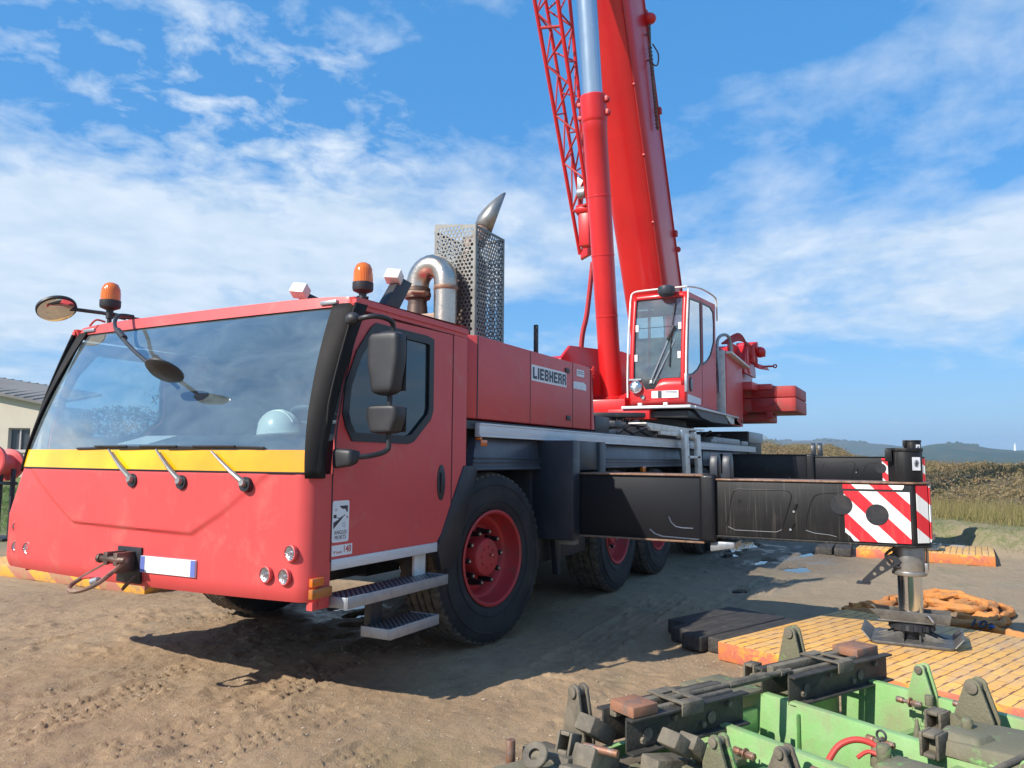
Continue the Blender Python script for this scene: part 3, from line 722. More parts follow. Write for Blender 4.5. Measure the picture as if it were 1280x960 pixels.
# the rear edge slants
g = MB(); g.prism([(7.842, 1.885), (7.93, 1.885), (7.842, 2.56)], lambda a, b, t: (a, t, b), 3.2, 6.2); g.build('housing_end', M['red_faded'], ENG)
g = MB()
for x in (6.33, 7.32): g.box(x - .004, x + .004, 3.1975, 3.21, 1.89, 2.57)
g.box(5.36, 5.372, 3.1975, 3.205, 1.89, 2.57); g.box(5.215, 5.36, 3.25, 3.30, 2.28, 2.284)
build_each(g, 'housing_seam', M['seal'], ENG)
for x, z in ((7.17, 2.47), (7.20, 1.98)):
    g = MB(); g.box(x - .05, x + .05, 3.188, 3.2, z - .025, z + .025); g.build('housing_latch', M['black'], ENG, bevel=.004)
sg = plate([(6.350, 2.292), (7.150, 2.292), (7.150, 2.445), (6.350, 2.445)], [], SIDE(3.1975), 'name_sign', M['white'], ENG, .004)
LET = {'L': [(0, 0, .36, 1), (.36, 0, 1, .24)], 'I': [(.0, 0, .36, 1)], 'E': [(0, 0, .36, 1), (.36, 0, 1, .22), (.36, .39, .9, .61), (.36, .78, 1, 1)],
       'B': [(0, 0, .34, 1), (.34, 0, .92, .2), (.34, .41, .92, .59), (.34, .8, .92, 1), (.68, .2, 1, .41), (.68, .59, 1, .8)], 'H': [(0, 0, .34, 1), (.66, 0, 1, 1), (.34, .38, .66, .62)],
       'R': [(0, 0, .34, 1), (.34, .38, .92, .58), (.34, .8, .92, 1), (.68, .58, 1, .8), (.66, 0, 1, .38)]}
xl = 6.375; lw_ = .088; gl_ = .0118
for ch in 'LIEBHERR':
    g = MB(); w_ = lw_ * (.36 if ch == 'I' else 1)
    for x0, z0, x1, z1 in LET[ch]: g.box(xl + w_ * (x0 / (.36 if ch == 'I' else 1)), xl + w_ * (x1 / (.36 if ch == 'I' else 1)), 3.1935, 3.1950, 2.314 + .109 * z0, 2.314 + .109 * z1)
    g.build('sign_letter', M['navy_ink'], ENG); xl += w_ + gl_ + .0045
plate([(7.42, 2.44), (7.62, 2.44), (7.62, 2.515), (7.42, 2.515)], [], SIDE(3.1975), 'notice_plate', M['white'], ENG, .003)
plate([(7.335, 2.30), (7.68, 2.30), (7.68, 2.365), (7.60, 2.385), (7.335, 2.375)], [], SIDE(3.1975), 'notice_plate', M['white'], ENG, .003)
g = MB()
for z in (2.49, 2.47): g.box(7.44, 7.60, 3.1945, 3.196, z, z + .006)
build_each(g, 'notice_line', M['dark_ink'], ENG)
g = MB(); g.box(6.55, 6.585, 3.24, 3.28, 2.575, 2.86); g.build('housing_post', M['black'], ENG, bevel=.006)

# ---- exhaust behind the cab
XG = 5.80
gf = frame((XG, 0, 0), (0, -1, 0), (0, 0, 1))     # local x = -Y
# front plate outline, local (-Y, Z); cut-out follows the pipe bend
out = [(-3.945, 3.745), (-3.50, 3.665 + .02), (-3.50, 2.58), (-3.735, 2.58), (-3.735, 3.12), (-3.76, 3.25), (-3.82, 3.34), (-3.90, 3.39), (-3.945, 3.40)]
def in_poly(p, poly):
    x, y = p; c = False; n = len(poly)
    for i in range(n):
        x1, y1 = poly[i]; x2, y2 = poly[(i + 1) % n]
        if (y1 > y) != (y2 > y) and x < (x2 - x1) * (y - y1) / (y2 - y1) + x1: c = not c
    return c
def hexholes(poly, r, pitch, margin):
    xs = [p[0] for p in poly]; zs = [p[1] for p in poly]; inner = off_poly(poly, -margin); hs = []; j = 0
    z = min(zs)
    while z < max(zs):
        x = min(xs) + (pitch / 2 if j % 2 else 0)
        while x < max(xs):
            if in_poly((x, z), inner): hs.append(circ(x, z, r, 7))
            x += pitch
        z += pitch * .866; j += 1
    return hs
EX = plate(out, hexholes(out, .0155, .041, .024), gf, 'exhaust_guard', M['guard'], CR, .005)
so = [(XG + .004, 2.58), (6.34, 2.58), (6.34, 3.67), (XG + .004, 3.67)]
plate(so, hexholes(so, .0155, .041, .024), SIDE(3.497), 'guard_side', M['guard'], EX, .005)
plate(so, hexholes(so, .0155, .041, .024), SIDE(3.945), 'guard_side', M['guard'], EX, .005)
bo = [(-3.945, 2.58), (-3.50, 2.58), (-3.50, 3.67), (-3.945, 3.67)]
plate(bo, hexholes(bo, .0155, .041, .024), frame((6.34, 0, 0), (0, -1, 0), (0, 0, 1)), 'guard_back', M['guard'], EX, .005)
g = MB()
for x, y in ((XG + .008, 3.503), (6.335, 3.503), (6.335, 3.94)): g.box(x - .008, x + .008, y - .008, y + .008, 2.58, 3.675)
g.box(XG, 6.34, 3.493, 3.511, 3.665, 3.683); g.box(XG, 6.34, 3.935, 3.953, 3.665, 3.683); g.box(6.325, 6.343, 3.50, 3.95, 3.665, 3.683)
g.build('guard_frame', M['guard'], EX)
g = MB(); g.lathe([(.14, 0), (.15, .02), (.15, .8), (.09, .92), (.08, 1.05)], (6.08, 3.72, 2.6), (0, 0, 1), 24); g.build('silencer', M['stain_dark'], EX)
pth = [(5.66, 4.03, 2.6), (5.66, 4.03, 2.9), (5.66, 4.03, 3.10)] + [(5.66, 3.875 + .155 * math.cos(a), 3.14 + .165 * math.sin(a)) for a in np.linspace(0, PI, 14)] + [(5.66, 3.72, 3.10), (5.66, 3.72, 2.9), (5.66, 3.72, 2.6)]
# bend: burnt section at far leg, bright bend, bright near leg
g = MB(); g.tube([p for p in pth[2:]], [.106] * len(pth[2:]), 22); g.build('exhaust_pipe', M['stainless'], EX)
g = MB(); g.tube(pth[:3], .088, 20); g.lathe([(.088, 0), (.118, .015), (.118, .05), (.10, .065), (.118, .08), (.118, .11), (.09, .13)], (5.66, 4.03, 3.0), (0, 0, 1), 24)
g.cyl((5.66, 4.03, 2.58), (5.66, 4.03, 2.95), .12, .092, 20); g.build('burnt_pipe', M['stain_dark'], EX)
g = MB(); g.lathe([(.107, 0), (.113, .01), (.113, .035), (.107, .045)], (5.66, 3.72, 3.06), (0, 0, 1), 24); g.lathe([(.12, 0), (.125, .01), (.125, .035), (.12, .045)], (5.66, 4.03, 3.03), (0, 0, 1), 24)
g.cyl((5.52, 4.0, 3.05), (5.58, 3.9, 3.05), .012); g.build('pipe_clamp', M['rust_edge'], EX)
g = MB(); g.box(5.60, 5.80, 3.80, 4.2, 2.58, 2.86); g.box(5.5, 5.7, 4.0, 4.3, 2.58, 2.72); g.build('engine_fitting', M['stain_dark'], EX, bevel=.01)
# tip: tilted pipe with a slash cut
t0 = Vector((6.00, 3.60, 3.56)); td = (Vector((6.25, 3.53, 4.17)) - Vector((6.02, 3.58, 3.66))).normalized()
g = MB(); g.cyl(t0, t0 + td * .20, .075, .075, 22); g.cyl(t0 + td * .13, t0 + td * .16, .09, .09, 22); g.build('tip_collar', M['rust_edge'], EX)
g = MB(); n = 28; a_ = td.orthogonal().normalized(); 
a_ = Vector((-.6, .8, 0)); a_ = (a_ - td * a_.dot(td)).normalized(); b_ = td.cross(a_)
vs = []; rr_ = .088
for k in range(n):
    t_ = 2 * PI * k / n; q = (a_ * math.cos(t_) + b_ * math.sin(t_)) * rr_
    vs.append(t0 + td * .17 + q)
for k in range(n):
    t_ = 2 * PI * k / n; q = (a_ * math.cos(t_) + b_ * math.sin(t_)) * rr_
    vs.append(t0 + td * (.47 - .19 * math.cos(t_)) + q * (1.0))
g.add(vs, [(k, (k + 1) % n, n + (k + 1) % n, n + k) for k in range(n)], True)
g.build('exhaust_tip', M['dark_galv'], EX, solid=.006)
# ---- carrier frame, deck, mudguards
g = MB()
g.box(3.9, 17.1, 4.05, 5.35, .75, 1.45)
g.box(5.2, 17.3, 3.32, 6.08, 1.50, 1.80)
g.box(6.55, 7.9, 3.30, 6.1, .55, 1.5)
g.box(13.7, 14.9, 3.5, 5.9, .8, 1.6)
for x in (5.73, 8.72, 10.32, 12.95, 14.55): g.cyl((x, 3.5, .72), (x, 5.9, .72), .14); g.box(x - .25, x + .25, 4.4, 5.0, .5, .95)
g.box(4.2, 5.0, 4.0, 5.4, .62, .8); g.box(3.75, 3.95, 3.9, 5.5, .70, 1.3)
CH = g.build('chassis', M['chassis_dk'], CR, bevel=.01)
g = MB(); g.box(5.39, 17.3, 3.188, 3.235, 1.735, 1.85); g.box(5.39, 17.3, 3.18, 3.188, 1.735, 1.752); g.box(5.39, 17.3, 3.18, 3.188, 1.833, 1.85)
g.build('side_rail', M['alu'], CH, bevel=.003)
g = MB(); g.box(5.2, 17.3, 3.235, 6.16, 1.80, 1.868); g.build('deck', M['chassis'], CH)
g = MB(); g.box(5.39, 5.43, 3.185, 3.23, 1.71, 1.73); 
for x in (9.58, 8.12, 13.75, 12.4): g.box(x - .09, x + .03, 3.16, 3.2, 1.40, 1.47)
g.box(5.40, 5.50, 3.176, 3.187, 1.66, 1.71)
build_each(g, 'marker_lamp', M['amber'], CH, bevel=.004)
def mudguard(x0, x1, zt=1.735, zb=1.47, y=3.23):
    g = MB(); n = 10
    g.hexa([(x0 - .1, y + .0, zb), (x1 + .12, y, zb), (x1 + .12, y + .6, zb), (x0 - .1, y + .6, zb)], [(x0, y + .03, zt), (x1, y + .03, zt), (x1, y + .6, zt), (x0, y + .6, zt)])
    for z in (zb + .05, zb + .085): g.box(x0 - .08, x1 + .10, y - .012, y + .02, z, z + .012)
    g.box(x0 - .1, x1 + .12, y - .014, y + .01, zb - .012, zb + .012)
    return g.build('mudguard', M['fender'], CH, bevel=.008)
mudguard(5.45, 6.72); mudguard(8.42, 11.45); mudguard(12.95, 15.95)
# black arch sheets over the wheels and the side panels between
g = MB()
g.prism([(6.62, 1.735), (7.02, 1.735), (7.02, .42), (6.96, .42), (6.86, .9), (6.80, 1.2), (6.68, 1.44)], lambda a, b, t: (a, t, b), 3.20, 3.26)
g.build('arch_panel', M['chassis'], CH, bevel=.006)
g = MB(); g.box(6.60, 6.77, 2.88, 3.30, .80, 1.735)
g.box(7.28, 7.45, 2.88, 3.30, .80, 1.735); g.box(6.77, 7.28, 2.90, 3.3, 1.45, 1.735)
g.build('outrigger_box', M['chassis'], CH, bevel=.012)
g = MB(); g.box(6.66, 6.78, 2.90, 3.05, .755, .798)
g.build('box_foot_plate', M['timber_grey'], CH, bevel=.004)
# support struts and grey boxes by the slewing ring
g = MB(); g.hexa([(8.05, 3.24, 1.40), (8.30, 3.24, 1.40), (8.30, 3.34, 1.40), (8.05, 3.34, 1.40)], [(8.12, 3.24, 1.73), (8.42, 3.24, 1.73), (8.42, 3.34, 1.73), (8.12, 3.34, 1.73)])
g.box(8.2, 8.66, 3.30, 3.8, 1.868, 2.06); g.box(8.80, 9.2, 3.28, 3.6, 1.95, 2.03)
g.build('support_strut', M['chassis'], CH, bevel=.008)
g = MB(); g.box(7.99, 8.13, 3.225, 3.235, 1.655, 1.73); g.build('notice_plate', M['white'], CH)
g = MB(); g.box(8.0, 9.9, 3.6, 5.8, 1.868, 1.95); g.box(16.4, 17.2, 3.3, 3.5, 1.868, 1.96)
g.box(13.6, 14.0, 3.26, 3.5, 1.868, 1.93); g.box(13.9, 16.2, 3.3, 3.6, 1.868, 1.98); build_each(g, 'deck_box', M['galv'], CH, bevel=.006)
g = MB(); g.box(17.05, 18.6, 3.3, 6.1, 1.55, 2.19); g.box(17.0, 18.7, 3.32, 6.0, 1.2, 1.55); g.build('rear_box', M['chassis_dk'], CH, bevel=.015)
g = MB(); g.box(17.1, 18.75, 3.285, 3.30, 1.95, 2.18); g.build('rear_box_side', M['galv'], CH, bevel=.003)
# black hoses and odd shapes between deck and slewing ring
g = MB(); g.lathe([(.01, -.02), (1.45, -.02), (1.45, .18), (1.30, .24), (1.30, .38), (.01, .38)], (12.3, 4.7, 1.86), (0, 0, 1), 48); g.build('slewing_ring', M['chassis_dk'], CH)
g = MB()
for k in range(9):
    x0 = 9.0 + k * .7
    g.tube(smoothpath([(x0, 3.5 + .1 * (k % 3), 1.9), (x0 + .4, 3.45, 2.05 + .04 * (k % 2)), (x0 + .9, 3.6, 2.0), (x0 + 1.3, 3.55, 1.9)], 5), .022, 6)
build_each(g, 'hose', M['black'], CH)
g = MB(); g.prism([(9.55, 1.935), (11.35, 1.955), (11.35, 2.02), (9.33, 2.01)], lambda a, b, t: (a, t, b), 3.06, 3.10)
g.prism([(11.35, 2.0), (12.3, 2.03), (12.3, 2.05), (11.35, 2.03)], lambda a, b, t: (a, t, b), 3.06, 3.5)
g.box(9.33, 11.4, 3.06, 3.3, 2.012, 2.03)
g.build('step_platform', M['white_alu'], CH, bevel=.004)
# folded access ladder
g = MB()
g.box(9.95, 11.75, 3.06, 3.10, 1.895, 1.955)
for x in (11.1, 11.8):
    g.hexa([(x - .02, 3.03, 1.28), (x + .22, 3.03, 1.28), (x + .22, 3.09, 1.28), (x - .02, 3.09, 1.28)], [(x - .1, 3.03, 1.95), (x + .12, 3.03, 1.95), (x + .12, 3.09, 1.95), (x - .1, 3.09, 1.95)])
for z in (1.58,): g.box(11.2, 11.9, 3.03, 3.09, z, z + .04)
g.cyl((10.85, 3.02, 1.93), (10.85, 3.1, 1.93), .06); g.cyl((11.6, 3.02, 1.93), (11.6, 3.1, 1.93), .06)
g.build('folded_ladder', M['white_alu'], CH, bevel=.005)
# small support wheel and bracket hanging below
g = MB(); g.cyl((12.96, 3.12, .10 + .14), (12.96, 3.2, .24), .20, n=24); g.build('hose_drum', M['chassis'], CH, bevel=.02)

# ---- wheels
def build_wheel():
    ro = .715
    prof = [(.395, -.19), (.405, -.205), (.45, -.216), (.52, -.224), (.60, -.222), (.655, -.212), (.69, -.195), (.706, -.165)]
    tr = []
    for y in (-.15, -.128, -.126, -.108, -.106, -.045, -.043, -.025, -.023, .023, .025, .043, .045, .106, .108, .126, .128, .15):
        groove = abs(abs(y) - .117) < .0105 or abs(abs(y) - .034) < .0105
        tr.append((ro - (.016 if groove else 0), y))
    prof = prof + tr + [(r, -y) for r, y in prof[::-1]]
    # rim (the part itself)
    g = MB()
    g.lathe([(.395, -.195), (.402, -.215), (.385, -.220), (.372, -.212), (.366, -.17), (.362, -.10), (.345, -.07), (.325, -.062), (.30, -.03), (.285, .0), (.27, .01),
             (.20, .0), (.165, -.01), (.160, -.02)], (0, 0, 0), (0, 1, 0), 56)
    g.lathe([(.395, .195), (.38, .21), (.36, .1), (.3, .05)], (0, 0, 0), (0, 1, 0), 40)
    rim = g.build('wheel', M['rim_red'], None, angle=28)
    rim['local'] = 1
    g = MB(); g.lathe([(.165, .0), (.160, -.13), (.150, -.145), (.125, -.152), (.05, -.155), (.0001, -.155)], (0, 0, 0), (0, 1, 0), 40)
    for k in range(8):
        a = 2 * PI * k / 8; g.cyl((.085 * math.cos(a), -.15, .085 * math.sin(a)), (.085 * math.cos(a), -.162, .085 * math.sin(a)), .011, n=6)
    g.cyl((.03, -.15, .02), (.03, -.17, .02), .014, n=8)
    g.build('hub', M['rim_red'], rim)
    g = MB(); g.cyl((.035, -.168, .02), (.035, -.176, .02), .009, n=8)
    for k in range(10):
        a = 2 * PI * (k + .3) / 10; g.cyl((.215 * math.cos(a), -.128, .215 * math.sin(a)), (.215 * math.cos(a), -.135, .215 * math.sin(a)), .010, n=8)
    build_each(g, 'stud_tip', M['steel_light'], rim)
    for k in range(10):
        a = 2 * PI * (k + .3) / 10; c = Vector((.215 * math.cos(a), 0, .215 * math.sin(a))); g = MB()
        g.cyl(c + Vector((0, .01, 0)), c + Vector((0, -.05, 0)), .033, .030, n=12); g.cyl(c + Vector((0, -.045, 0)), c + Vector((0, -.128, 0)), .024, .021, n=12)
        g.build('wheel_nut', M['hub_black'], rim)
    g = MB(); g.lathe(prof, (0, 0, 0), (0, 1, 0), 96)
    for k in range(60):
        for s in (-1, 1):
            a = 2 * PI * (k + (.5 if s > 0 else 0)) / 60; o = len(g.v)
            g.hexa([(-.022, s * .135, .695), (.022, s * .135, .695), (.020, s * .203, .675), (-.020, s * .203, .675)],
                   [(-.020, s * .135, .722), (.020, s * .135, .722), (.017, s * .196, .702), (-.017, s * .196, .702)])
            g.xform(Matrix.Rotation(a, 4, 'Y'), o)
    for r_ in (.615, .475): g.lathe([(r_ - .006, -.2235), (r_, -.2285), (r_ + .006, -.2235)], (0, 0, 0), (0, 1, 0), 96)
    g.build('tyre', M['rubber'], rim, angle=45)
    return rim
W0 = build_wheel()
first = True
for x, st in ((5.73, 8.5), (8.72, 0), (10.32, 0), (12.95, 0), (14.55, 0)):
    for y, fl in ((3.43, 0), (5.97, 180)):
        w = W0 if first else copy_tree(W0)
        first = False
        w.parent = CR; w.location = Vector((x, y, .722)) - CR.location; w.rotation_euler = (0, R((29 * x) % 40), R(fl - st))
        w.rotation_mode = 'YXZ' if False else 'XYZ'

# ---- outriggers
def outrigger(xc, side, far_front=False, ext=1.0, zt=1.42, foot_z=.146):
    """side -1: towards the camera side; xc: x of the camera-facing beam face"""
    def yy(y): return y if side < 0 else 2 * YC - y
    def by(a, b): a, b = yy(a), yy(b); return (min(a, b), max(a, b))
    dz = zt - 1.42
    g = MB(); g.box(xc - .02, xc + .46, *by(1.72, 4.0), .845 + dz, 1.42 + dz)
    OR = g.build('outrigger', M['outrig'], CR, bevel=.012)
    g = MB(); g.box(xc - .045, xc + .485, *by(1.70, 4.0), 1.415 + dz, 1.43 + dz); g.box(xc - .045, xc + .485, *by(1.70, 4.0), .83 + dz, .846 + dz); g.build('beam_flange', M['rust_edge'] if side < 0 and xc < 8 else M['outrig'], OR, bevel=.003)
    g = MB()
    g.tube([(xc - .022, yy(y), z + dz) for y, z in [(2.02, 1.05), (2.0, 1.0), (1.96, .965), (1.9, .955), (1.8, .955)]], .007, 6)
    g.tube([(xc - .022, yy(y), z + dz) for y, z in [(2.2, .93), (2.15, .89), (2.08, .87), (1.75, .86)]], .007, 6)
    g.build('pressed_line', M['fender'], OR)
    # collar between the two stages
    g = MB(); g.box(xc - .05, xc + .49, *by(1.60, 1.74), .84 + dz, 1.435 + dz); g.build('beam_collar', M['outrig'], OR, bevel=.03, seg=3)
    g = MB()
    for y in (1.63, 1.52):
        pts = [(1.40, -.075), (1.40, .075), (1.54, .075), (1.60, .045), (1.625, 0), (1.60, -.045), (1.54, -.075)]
        g.prism([(b, a) for a, b in pts], lambda a, b, t, y=y: (xc + .12 + a, yy(y) + t, b + dz), -.035, .035)
    build_each(g, 'hose_guide', M['chassis'], OR, bevel=.008)
    g = MB(); g.hexa([(xc + .0, yy(1.66), .76 + dz), (xc + .3, yy(1.66), .76 + dz), (xc + .3, yy(1.45), .80 + dz), (xc + .0, yy(1.45), .80 + dz)], [(xc + .0, yy(1.66), .85 + dz), (xc + .3, yy(1.66), .85 + dz), (xc + .3, yy(1.45), .85 + dz), (xc + .0, yy(1.45), .85 + dz)])
    g.build('slide_pad', M['galv'], OR, bevel=.01)
    # outer stage
    g = MB()
    pl = [(xc, 1.62), (xc, .065), (xc + .10, -.035), (xc + .38, -.05), (xc + .40, 1.62)]
    g.prism([(x, yy(y)) for x, y in pl], lambda a, b, t: (a, b, t), .905 + dz, 1.385 + dz)
    OB = g.build('outer_beam', M['outrig_worn' if xc < 8 else 'outrig'], OR, bevel=.010)
    g = MB(); pl2 = [(xc - .015, 1.62), (xc - .015, .06), (xc + .095, -.05), (xc + .39, -.065), (xc + .42, 1.62)]
    g.prism([(x, yy(y)) for x, y in pl2], lambda a, b, t: (a, b, t), 1.383 + dz, 1.397 + dz); g.build('top_flange', M['rust_edge' if xc < 8 else 'outrig'], OR, bevel=.002)
    g = MB(); g.prism([(x, yy(y)) for x, y in pl2], lambda a, b, t: (a, b, t), .888 + dz, .906 + dz); g.build('bottom_flange', M['outrig_worn'], OR, bevel=.003)
    g = MB()
    for cy, cz, w, h in ((1.28, 1.16, .47, .30),):
        sh = [(w / 2 + (.03 if z_ < 0 else -.03), 0) for z_ in (0,)]
        pts = [(1.50, 1.06), (1.52, 1.0), (1.49, .97), (1.44, .957), (1.10, .957), (1.06, .975), (1.04, 1.03), (.98, 1.22), (.97, 1.27), (.99, 1.30), (1.02, 1.31), (1.41, 1.31), (1.45, 1.29), (1.475, 1.22)]
        P_ = [(xc - .001, yy(y), z + dz) for y, z in pts]
        g.tube(P_, .0045, 6, closed=True)
    pts = [(.60, .90 + .01), (.63, .945), (.68, .955), (.80, .965), (.86, .98), (.865, 1.05), (.82, 1.22), (.79, 1.27), (.75, 1.29), (.62, 1.30)]
    g.tube([(xc - .001, yy(y), z + dz) for y, z in pts], .0045, 6)
    for (ya, za, yb, zb) in ((.93, 1.20, .955, 1.14), (.955, 1.04, .985, .99)): g.tube([(xc - .002, yy(ya), za + dz), (xc - .002, yy(yb), zb + dz)], .010, 6)
    g.cyl((xc - .004, yy(1.40), 1.21 + dz), (xc + .01, yy(1.40), 1.21 + dz), .014, n=12)
    g.build('pressed_line', M['outrig_worn'], OR)
    # worn bright lower edges of the pressings
    g = MB(); g.tube([(xc - .0045, yy(y), z + dz) for y, z in [(1.50, .985), (1.44, .958), (1.10, .958), (1.055, .98)]], .0032, 5)
    g.tube([(xc - .0045, yy(y), z + dz) for y, z in [(.865, .985), (.80, .966), (.68, .956), (.63, .945)]], .0032, 5)
    for (y_, z_) in ((.955, 1.135), (.985, .985)): g.cyl((xc - .012, yy(y_), z_ + dz), (xc - .004, yy(y_), z_ + dz), .010, n=8)
    g.build('worn_edge', M['galv'], OR)
    # warning stripes
    fr = lambda x: frame((x, 0, dz), (0, side if side > 0 else -1, 0), (0, 0, 1)) if side < 0 else frame((x, 2 * YC, dz), (0, 1, 0), (0, 0, 1))
    main = [(-.088, 1.318), (-.088, .918), (-.50, .918), (-.525, .955), (-.562, .985), (-.566, 1.318)]
    WP = plate(main, [], fr(xc - .003), 'warning_plate', M['warn'], OR, .005)
    plate([(-.14, 1.336), (-.13, 1.350), (-.125, 1.372), (-.572, 1.372), (-.572, 1.340), (-.568, 1.336)], [], fr(xc - .003), 'warning_plate', M['warn'], OR, .005)
    for y, z, r_ in ((.585, 1.205, .082), (.325, 1.135, .083)):
        g = MB()
        g.cyl((xc - .010, yy(y), z + dz), (xc + .0, yy(y), z + dz), r_, n=36)
        for k in range(8): a = 2 * PI * k / 8; g.cyl((xc - .013, yy(y + .07 * math.cos(a)), z + .07 * math.sin(a) + dz), (xc - .009, yy(y + .07 * math.cos(a)), z + .07 * math.sin(a) + dz), .006, n=6)
        g.build('inspection_cover', M['chassis_dk'], OR)
    # end plate on the bevelled face
    a_ = Vector((xc, yy(.062), 0)); b_ = Vector((xc + .10, yy(-.035), 0)); e = (b_ - a_).normalized()
    n_ = Vector((e.y, -e.x, 0)); n_ = n_ if n_.x < 0 else -n_
    o = a_ + n_ * .004 + Vector((0, 0, dz))
    L_ = (b_ - a_).length
    g = MB(); vs = [(o + e * u + Vector((0, 0, z)) + n_ * t) for t in (0, .004) for u, z in ((.022, .925), (L_ - .006, .925), (L_ - .006, 1.37), (.022, 1.37))]
    g.add(vs, [(3, 2, 1, 0), (4, 5, 6, 7), (0, 1, 5, 4), (1, 2, 6, 5), (2, 3, 7, 6), (3, 0, 4, 7)]); g.build('warning_plate', M['warn'], OR)
    g = MB(); g.prism([(x, yy(y)) for x, y in [(xc + .104, -.05), (xc + .37, -.062), (xc + .37, -.055), (xc + .104, -.043)]], lambda a, b, t: (a, b, t), .93 + dz, 1.37 + dz); g.build('warning_plate', M['warn'], OR)
    # jack
    jx = xc + .19; jy = yy(.115)
    g = MB(); g.cyl((jx, jy, 1.39 + dz), (jx, jy, 1.655 + dz), .125, .128, 36); g.cyl((jx, jy, 1.64 + dz), (jx, jy, 1.668 + dz), .135, n=36)
    g.box(jx - .13, jx - .09, jy + .09, jy + .14, 1.56 + dz, 1.66 + dz)
    g.build('jack_head', M['outrig_worn'], OR, bevel=.003)
    sgn = 1 if side < 0 else -1
    g = MB(); c = Vector((jx, jy, 0)); dirx = Vector((-.78, -.62 * sgn, 0)).normalized(); tx = Vector((-dirx.y, dirx.x, 0)) 
    pc = c + dirx * .131
    vs = [pc + tx * u + Vector((0, 0, z + dz)) + dirx * t for t in (0, .003) for u, z in ((-.035, 1.49), (.035, 1.49), (.035, 1.595), (-.035, 1.595))]
    g.add(vs, [(3, 2, 1, 0), (4, 5, 6, 7), (0, 1, 5, 4), (1, 2, 6, 5), (2, 3, 7, 6), (3, 0, 4, 7)]); g.build('jack_label', M['white'], OR)
    g = MB()
    for k in range(6):
        a = PI * k / 6; q = pc + dirx * .0045
        g.tube([q + tx * math.cos(a) * -.022 + Vector((0, 0, 1.545 + dz - .03 * math.sin(a))), q + tx * math.cos(a) * .022 + Vector((0, 0, 1.545 + dz + .03 * math.sin(a)))], .0022, 4)
    g.build('jack_label_mark', M['dark_ink'], OR)
    g = MB(); g.cyl((jx, jy, .655 + dz * .5), (jx, jy, .90 + dz), .118, n=36); g.cyl((jx, jy, .66 + dz * .5), (jx, jy, .69 + dz * .5), .127, n=36)
    g.box(jx - .06, jx - .03, jy - .135, jy - .11, .68, .76); g.tube([(jx, jy - .13, .70), (jx, jy - .135, 1.38 + dz)], .012, 6)
    g.build('jack_tube', M['dark_galv'], OR, bevel=.003)
    g = MB(); g.cyl((jx, jy, foot_z + .17), (jx, jy, .67 + dz), .090, n=40); g.build('jack_rod', M['chrome'], OR)
    # foot: saddle channels, locking ring, base plate with gussets
    ft = MB(); zf = foot_z
    for s in (-1, 1):
        x0 = jx + s * .10
        ft.prism([(jy - .28, zf + .235), (jy - .26, zf + .15), (jy + .20, zf + .15), (jy + .30, zf + .235)], lambda a, b, t: (t, a, b), x0 - .006, x0 + .006)
    ft.box(jx - .11, jx + .11, jy - .24, jy + .24, zf + .15, zf + .162)
    ft.build('foot_saddle', M['foot_steel'], OR, bevel=.002)
    ft = MB(); ft.lathe([(.0001, .135), (.10, .135), (.150, .125), (.155, .085), (.12, .07), (.09, 0)], (jx, jy, zf + .01), (0, 0, 1), 32)
    for k in range(16): a = 2 * PI * k / 16; ft.cyl((jx + .150 * math.cos(a), jy + .150 * math.sin(a), zf + .092), (jx + .150 * math.cos(a), jy + .150 * math.sin(a), zf + .136), .017, n=6)
    ft.build('locking_ring', M['chassis_dk'], OR)
    ft = MB(); ft.prism(rrect(jx - .26, jx + .26, jy - .29, jy + .29, .05), lambda a, b, t: (a, b, t), zf, zf + .022)
    for s in (-1, 1):
        ft.hexa([(jx - .26, jy + s * .29 - .008, zf + .02), (jx + .26, jy + s * .29 - .008, zf + .02), (jx + .26, jy + s * .29 + .008, zf + .02), (jx - .26, jy + s * .29 + .008, zf + .02)],
                [(jx - .22, jy + s * .35 - .008, zf + .085), (jx + .22, jy + s * .35 - .008, zf + .085), (jx + .22, jy + s * .35 + .008, zf + .085), (jx - .22, jy + s * .35 + .008, zf + .085)])
        for q in (-.10, .0, .10):
            ft.hexa([(jx + q - .006, jy + s * .05, zf + .02), (jx + q + .006, jy + s * .05, zf + .02), (jx + q + .006, jy + s * .27, zf + .02), (jx + q - .006, jy + s * .27, zf + .02)],
                    [(jx + q - .006, jy + s * .05, zf + .10), (jx + q + .006, jy + s * .05, zf + .10), (jx + q + .006, jy + s * .22, zf + .03), (jx + q - .006, jy + s * .22, zf + .03)])
    for s in (-1, 1):
        for q in (-.06, .06): ft.hexa([(jx + s * .05, jy + q - .006, zf + .02), (jx + s * .24, jy + q - .006, zf + .02), (jx + s * .24, jy + q + .006, zf + .02), (jx + s * .05, jy + q + .006, zf + .02)],
                    [(jx + s * .05, jy + q - .006, zf + .10), (jx + s * .19, jy + q - .006, zf + .03), (jx + s * .19, jy + q + .006, zf + .03), (jx + s * .05, jy + q + .006, zf + .10)])
    ft.build('foot_plate', M['foot_steel'], OR, bevel=.003)
    g = MB(); g.tube(smoothpath([(jx - .115, jy - .10, zf + .215), (jx - .135, jy - .12, zf + .22), (jx - .14, jy - .15, zf + .18), (jx - .115, jy - .16, zf + .155)], 4), .007, 6); g.build('foot_clip', M['steel_light'], OR)
    # swing lever with lightening holes
    p0 = Vector((jx - .10, jy + .08, .80 + dz * .5)); p1 = Vector((jx - .12, jy + .33 * sgn if side < 0 else jy - .33, .59 + dz * .5))
    u_ = (p1 - p0).normalized(); L_ = (p1 - p0).length; up = Vector((0, u_.z, -u_.y)) * (1 if u_.y < 0 else -1)
    m4 = frame(p0, u_, (up - u_ * up.dot(u_)))
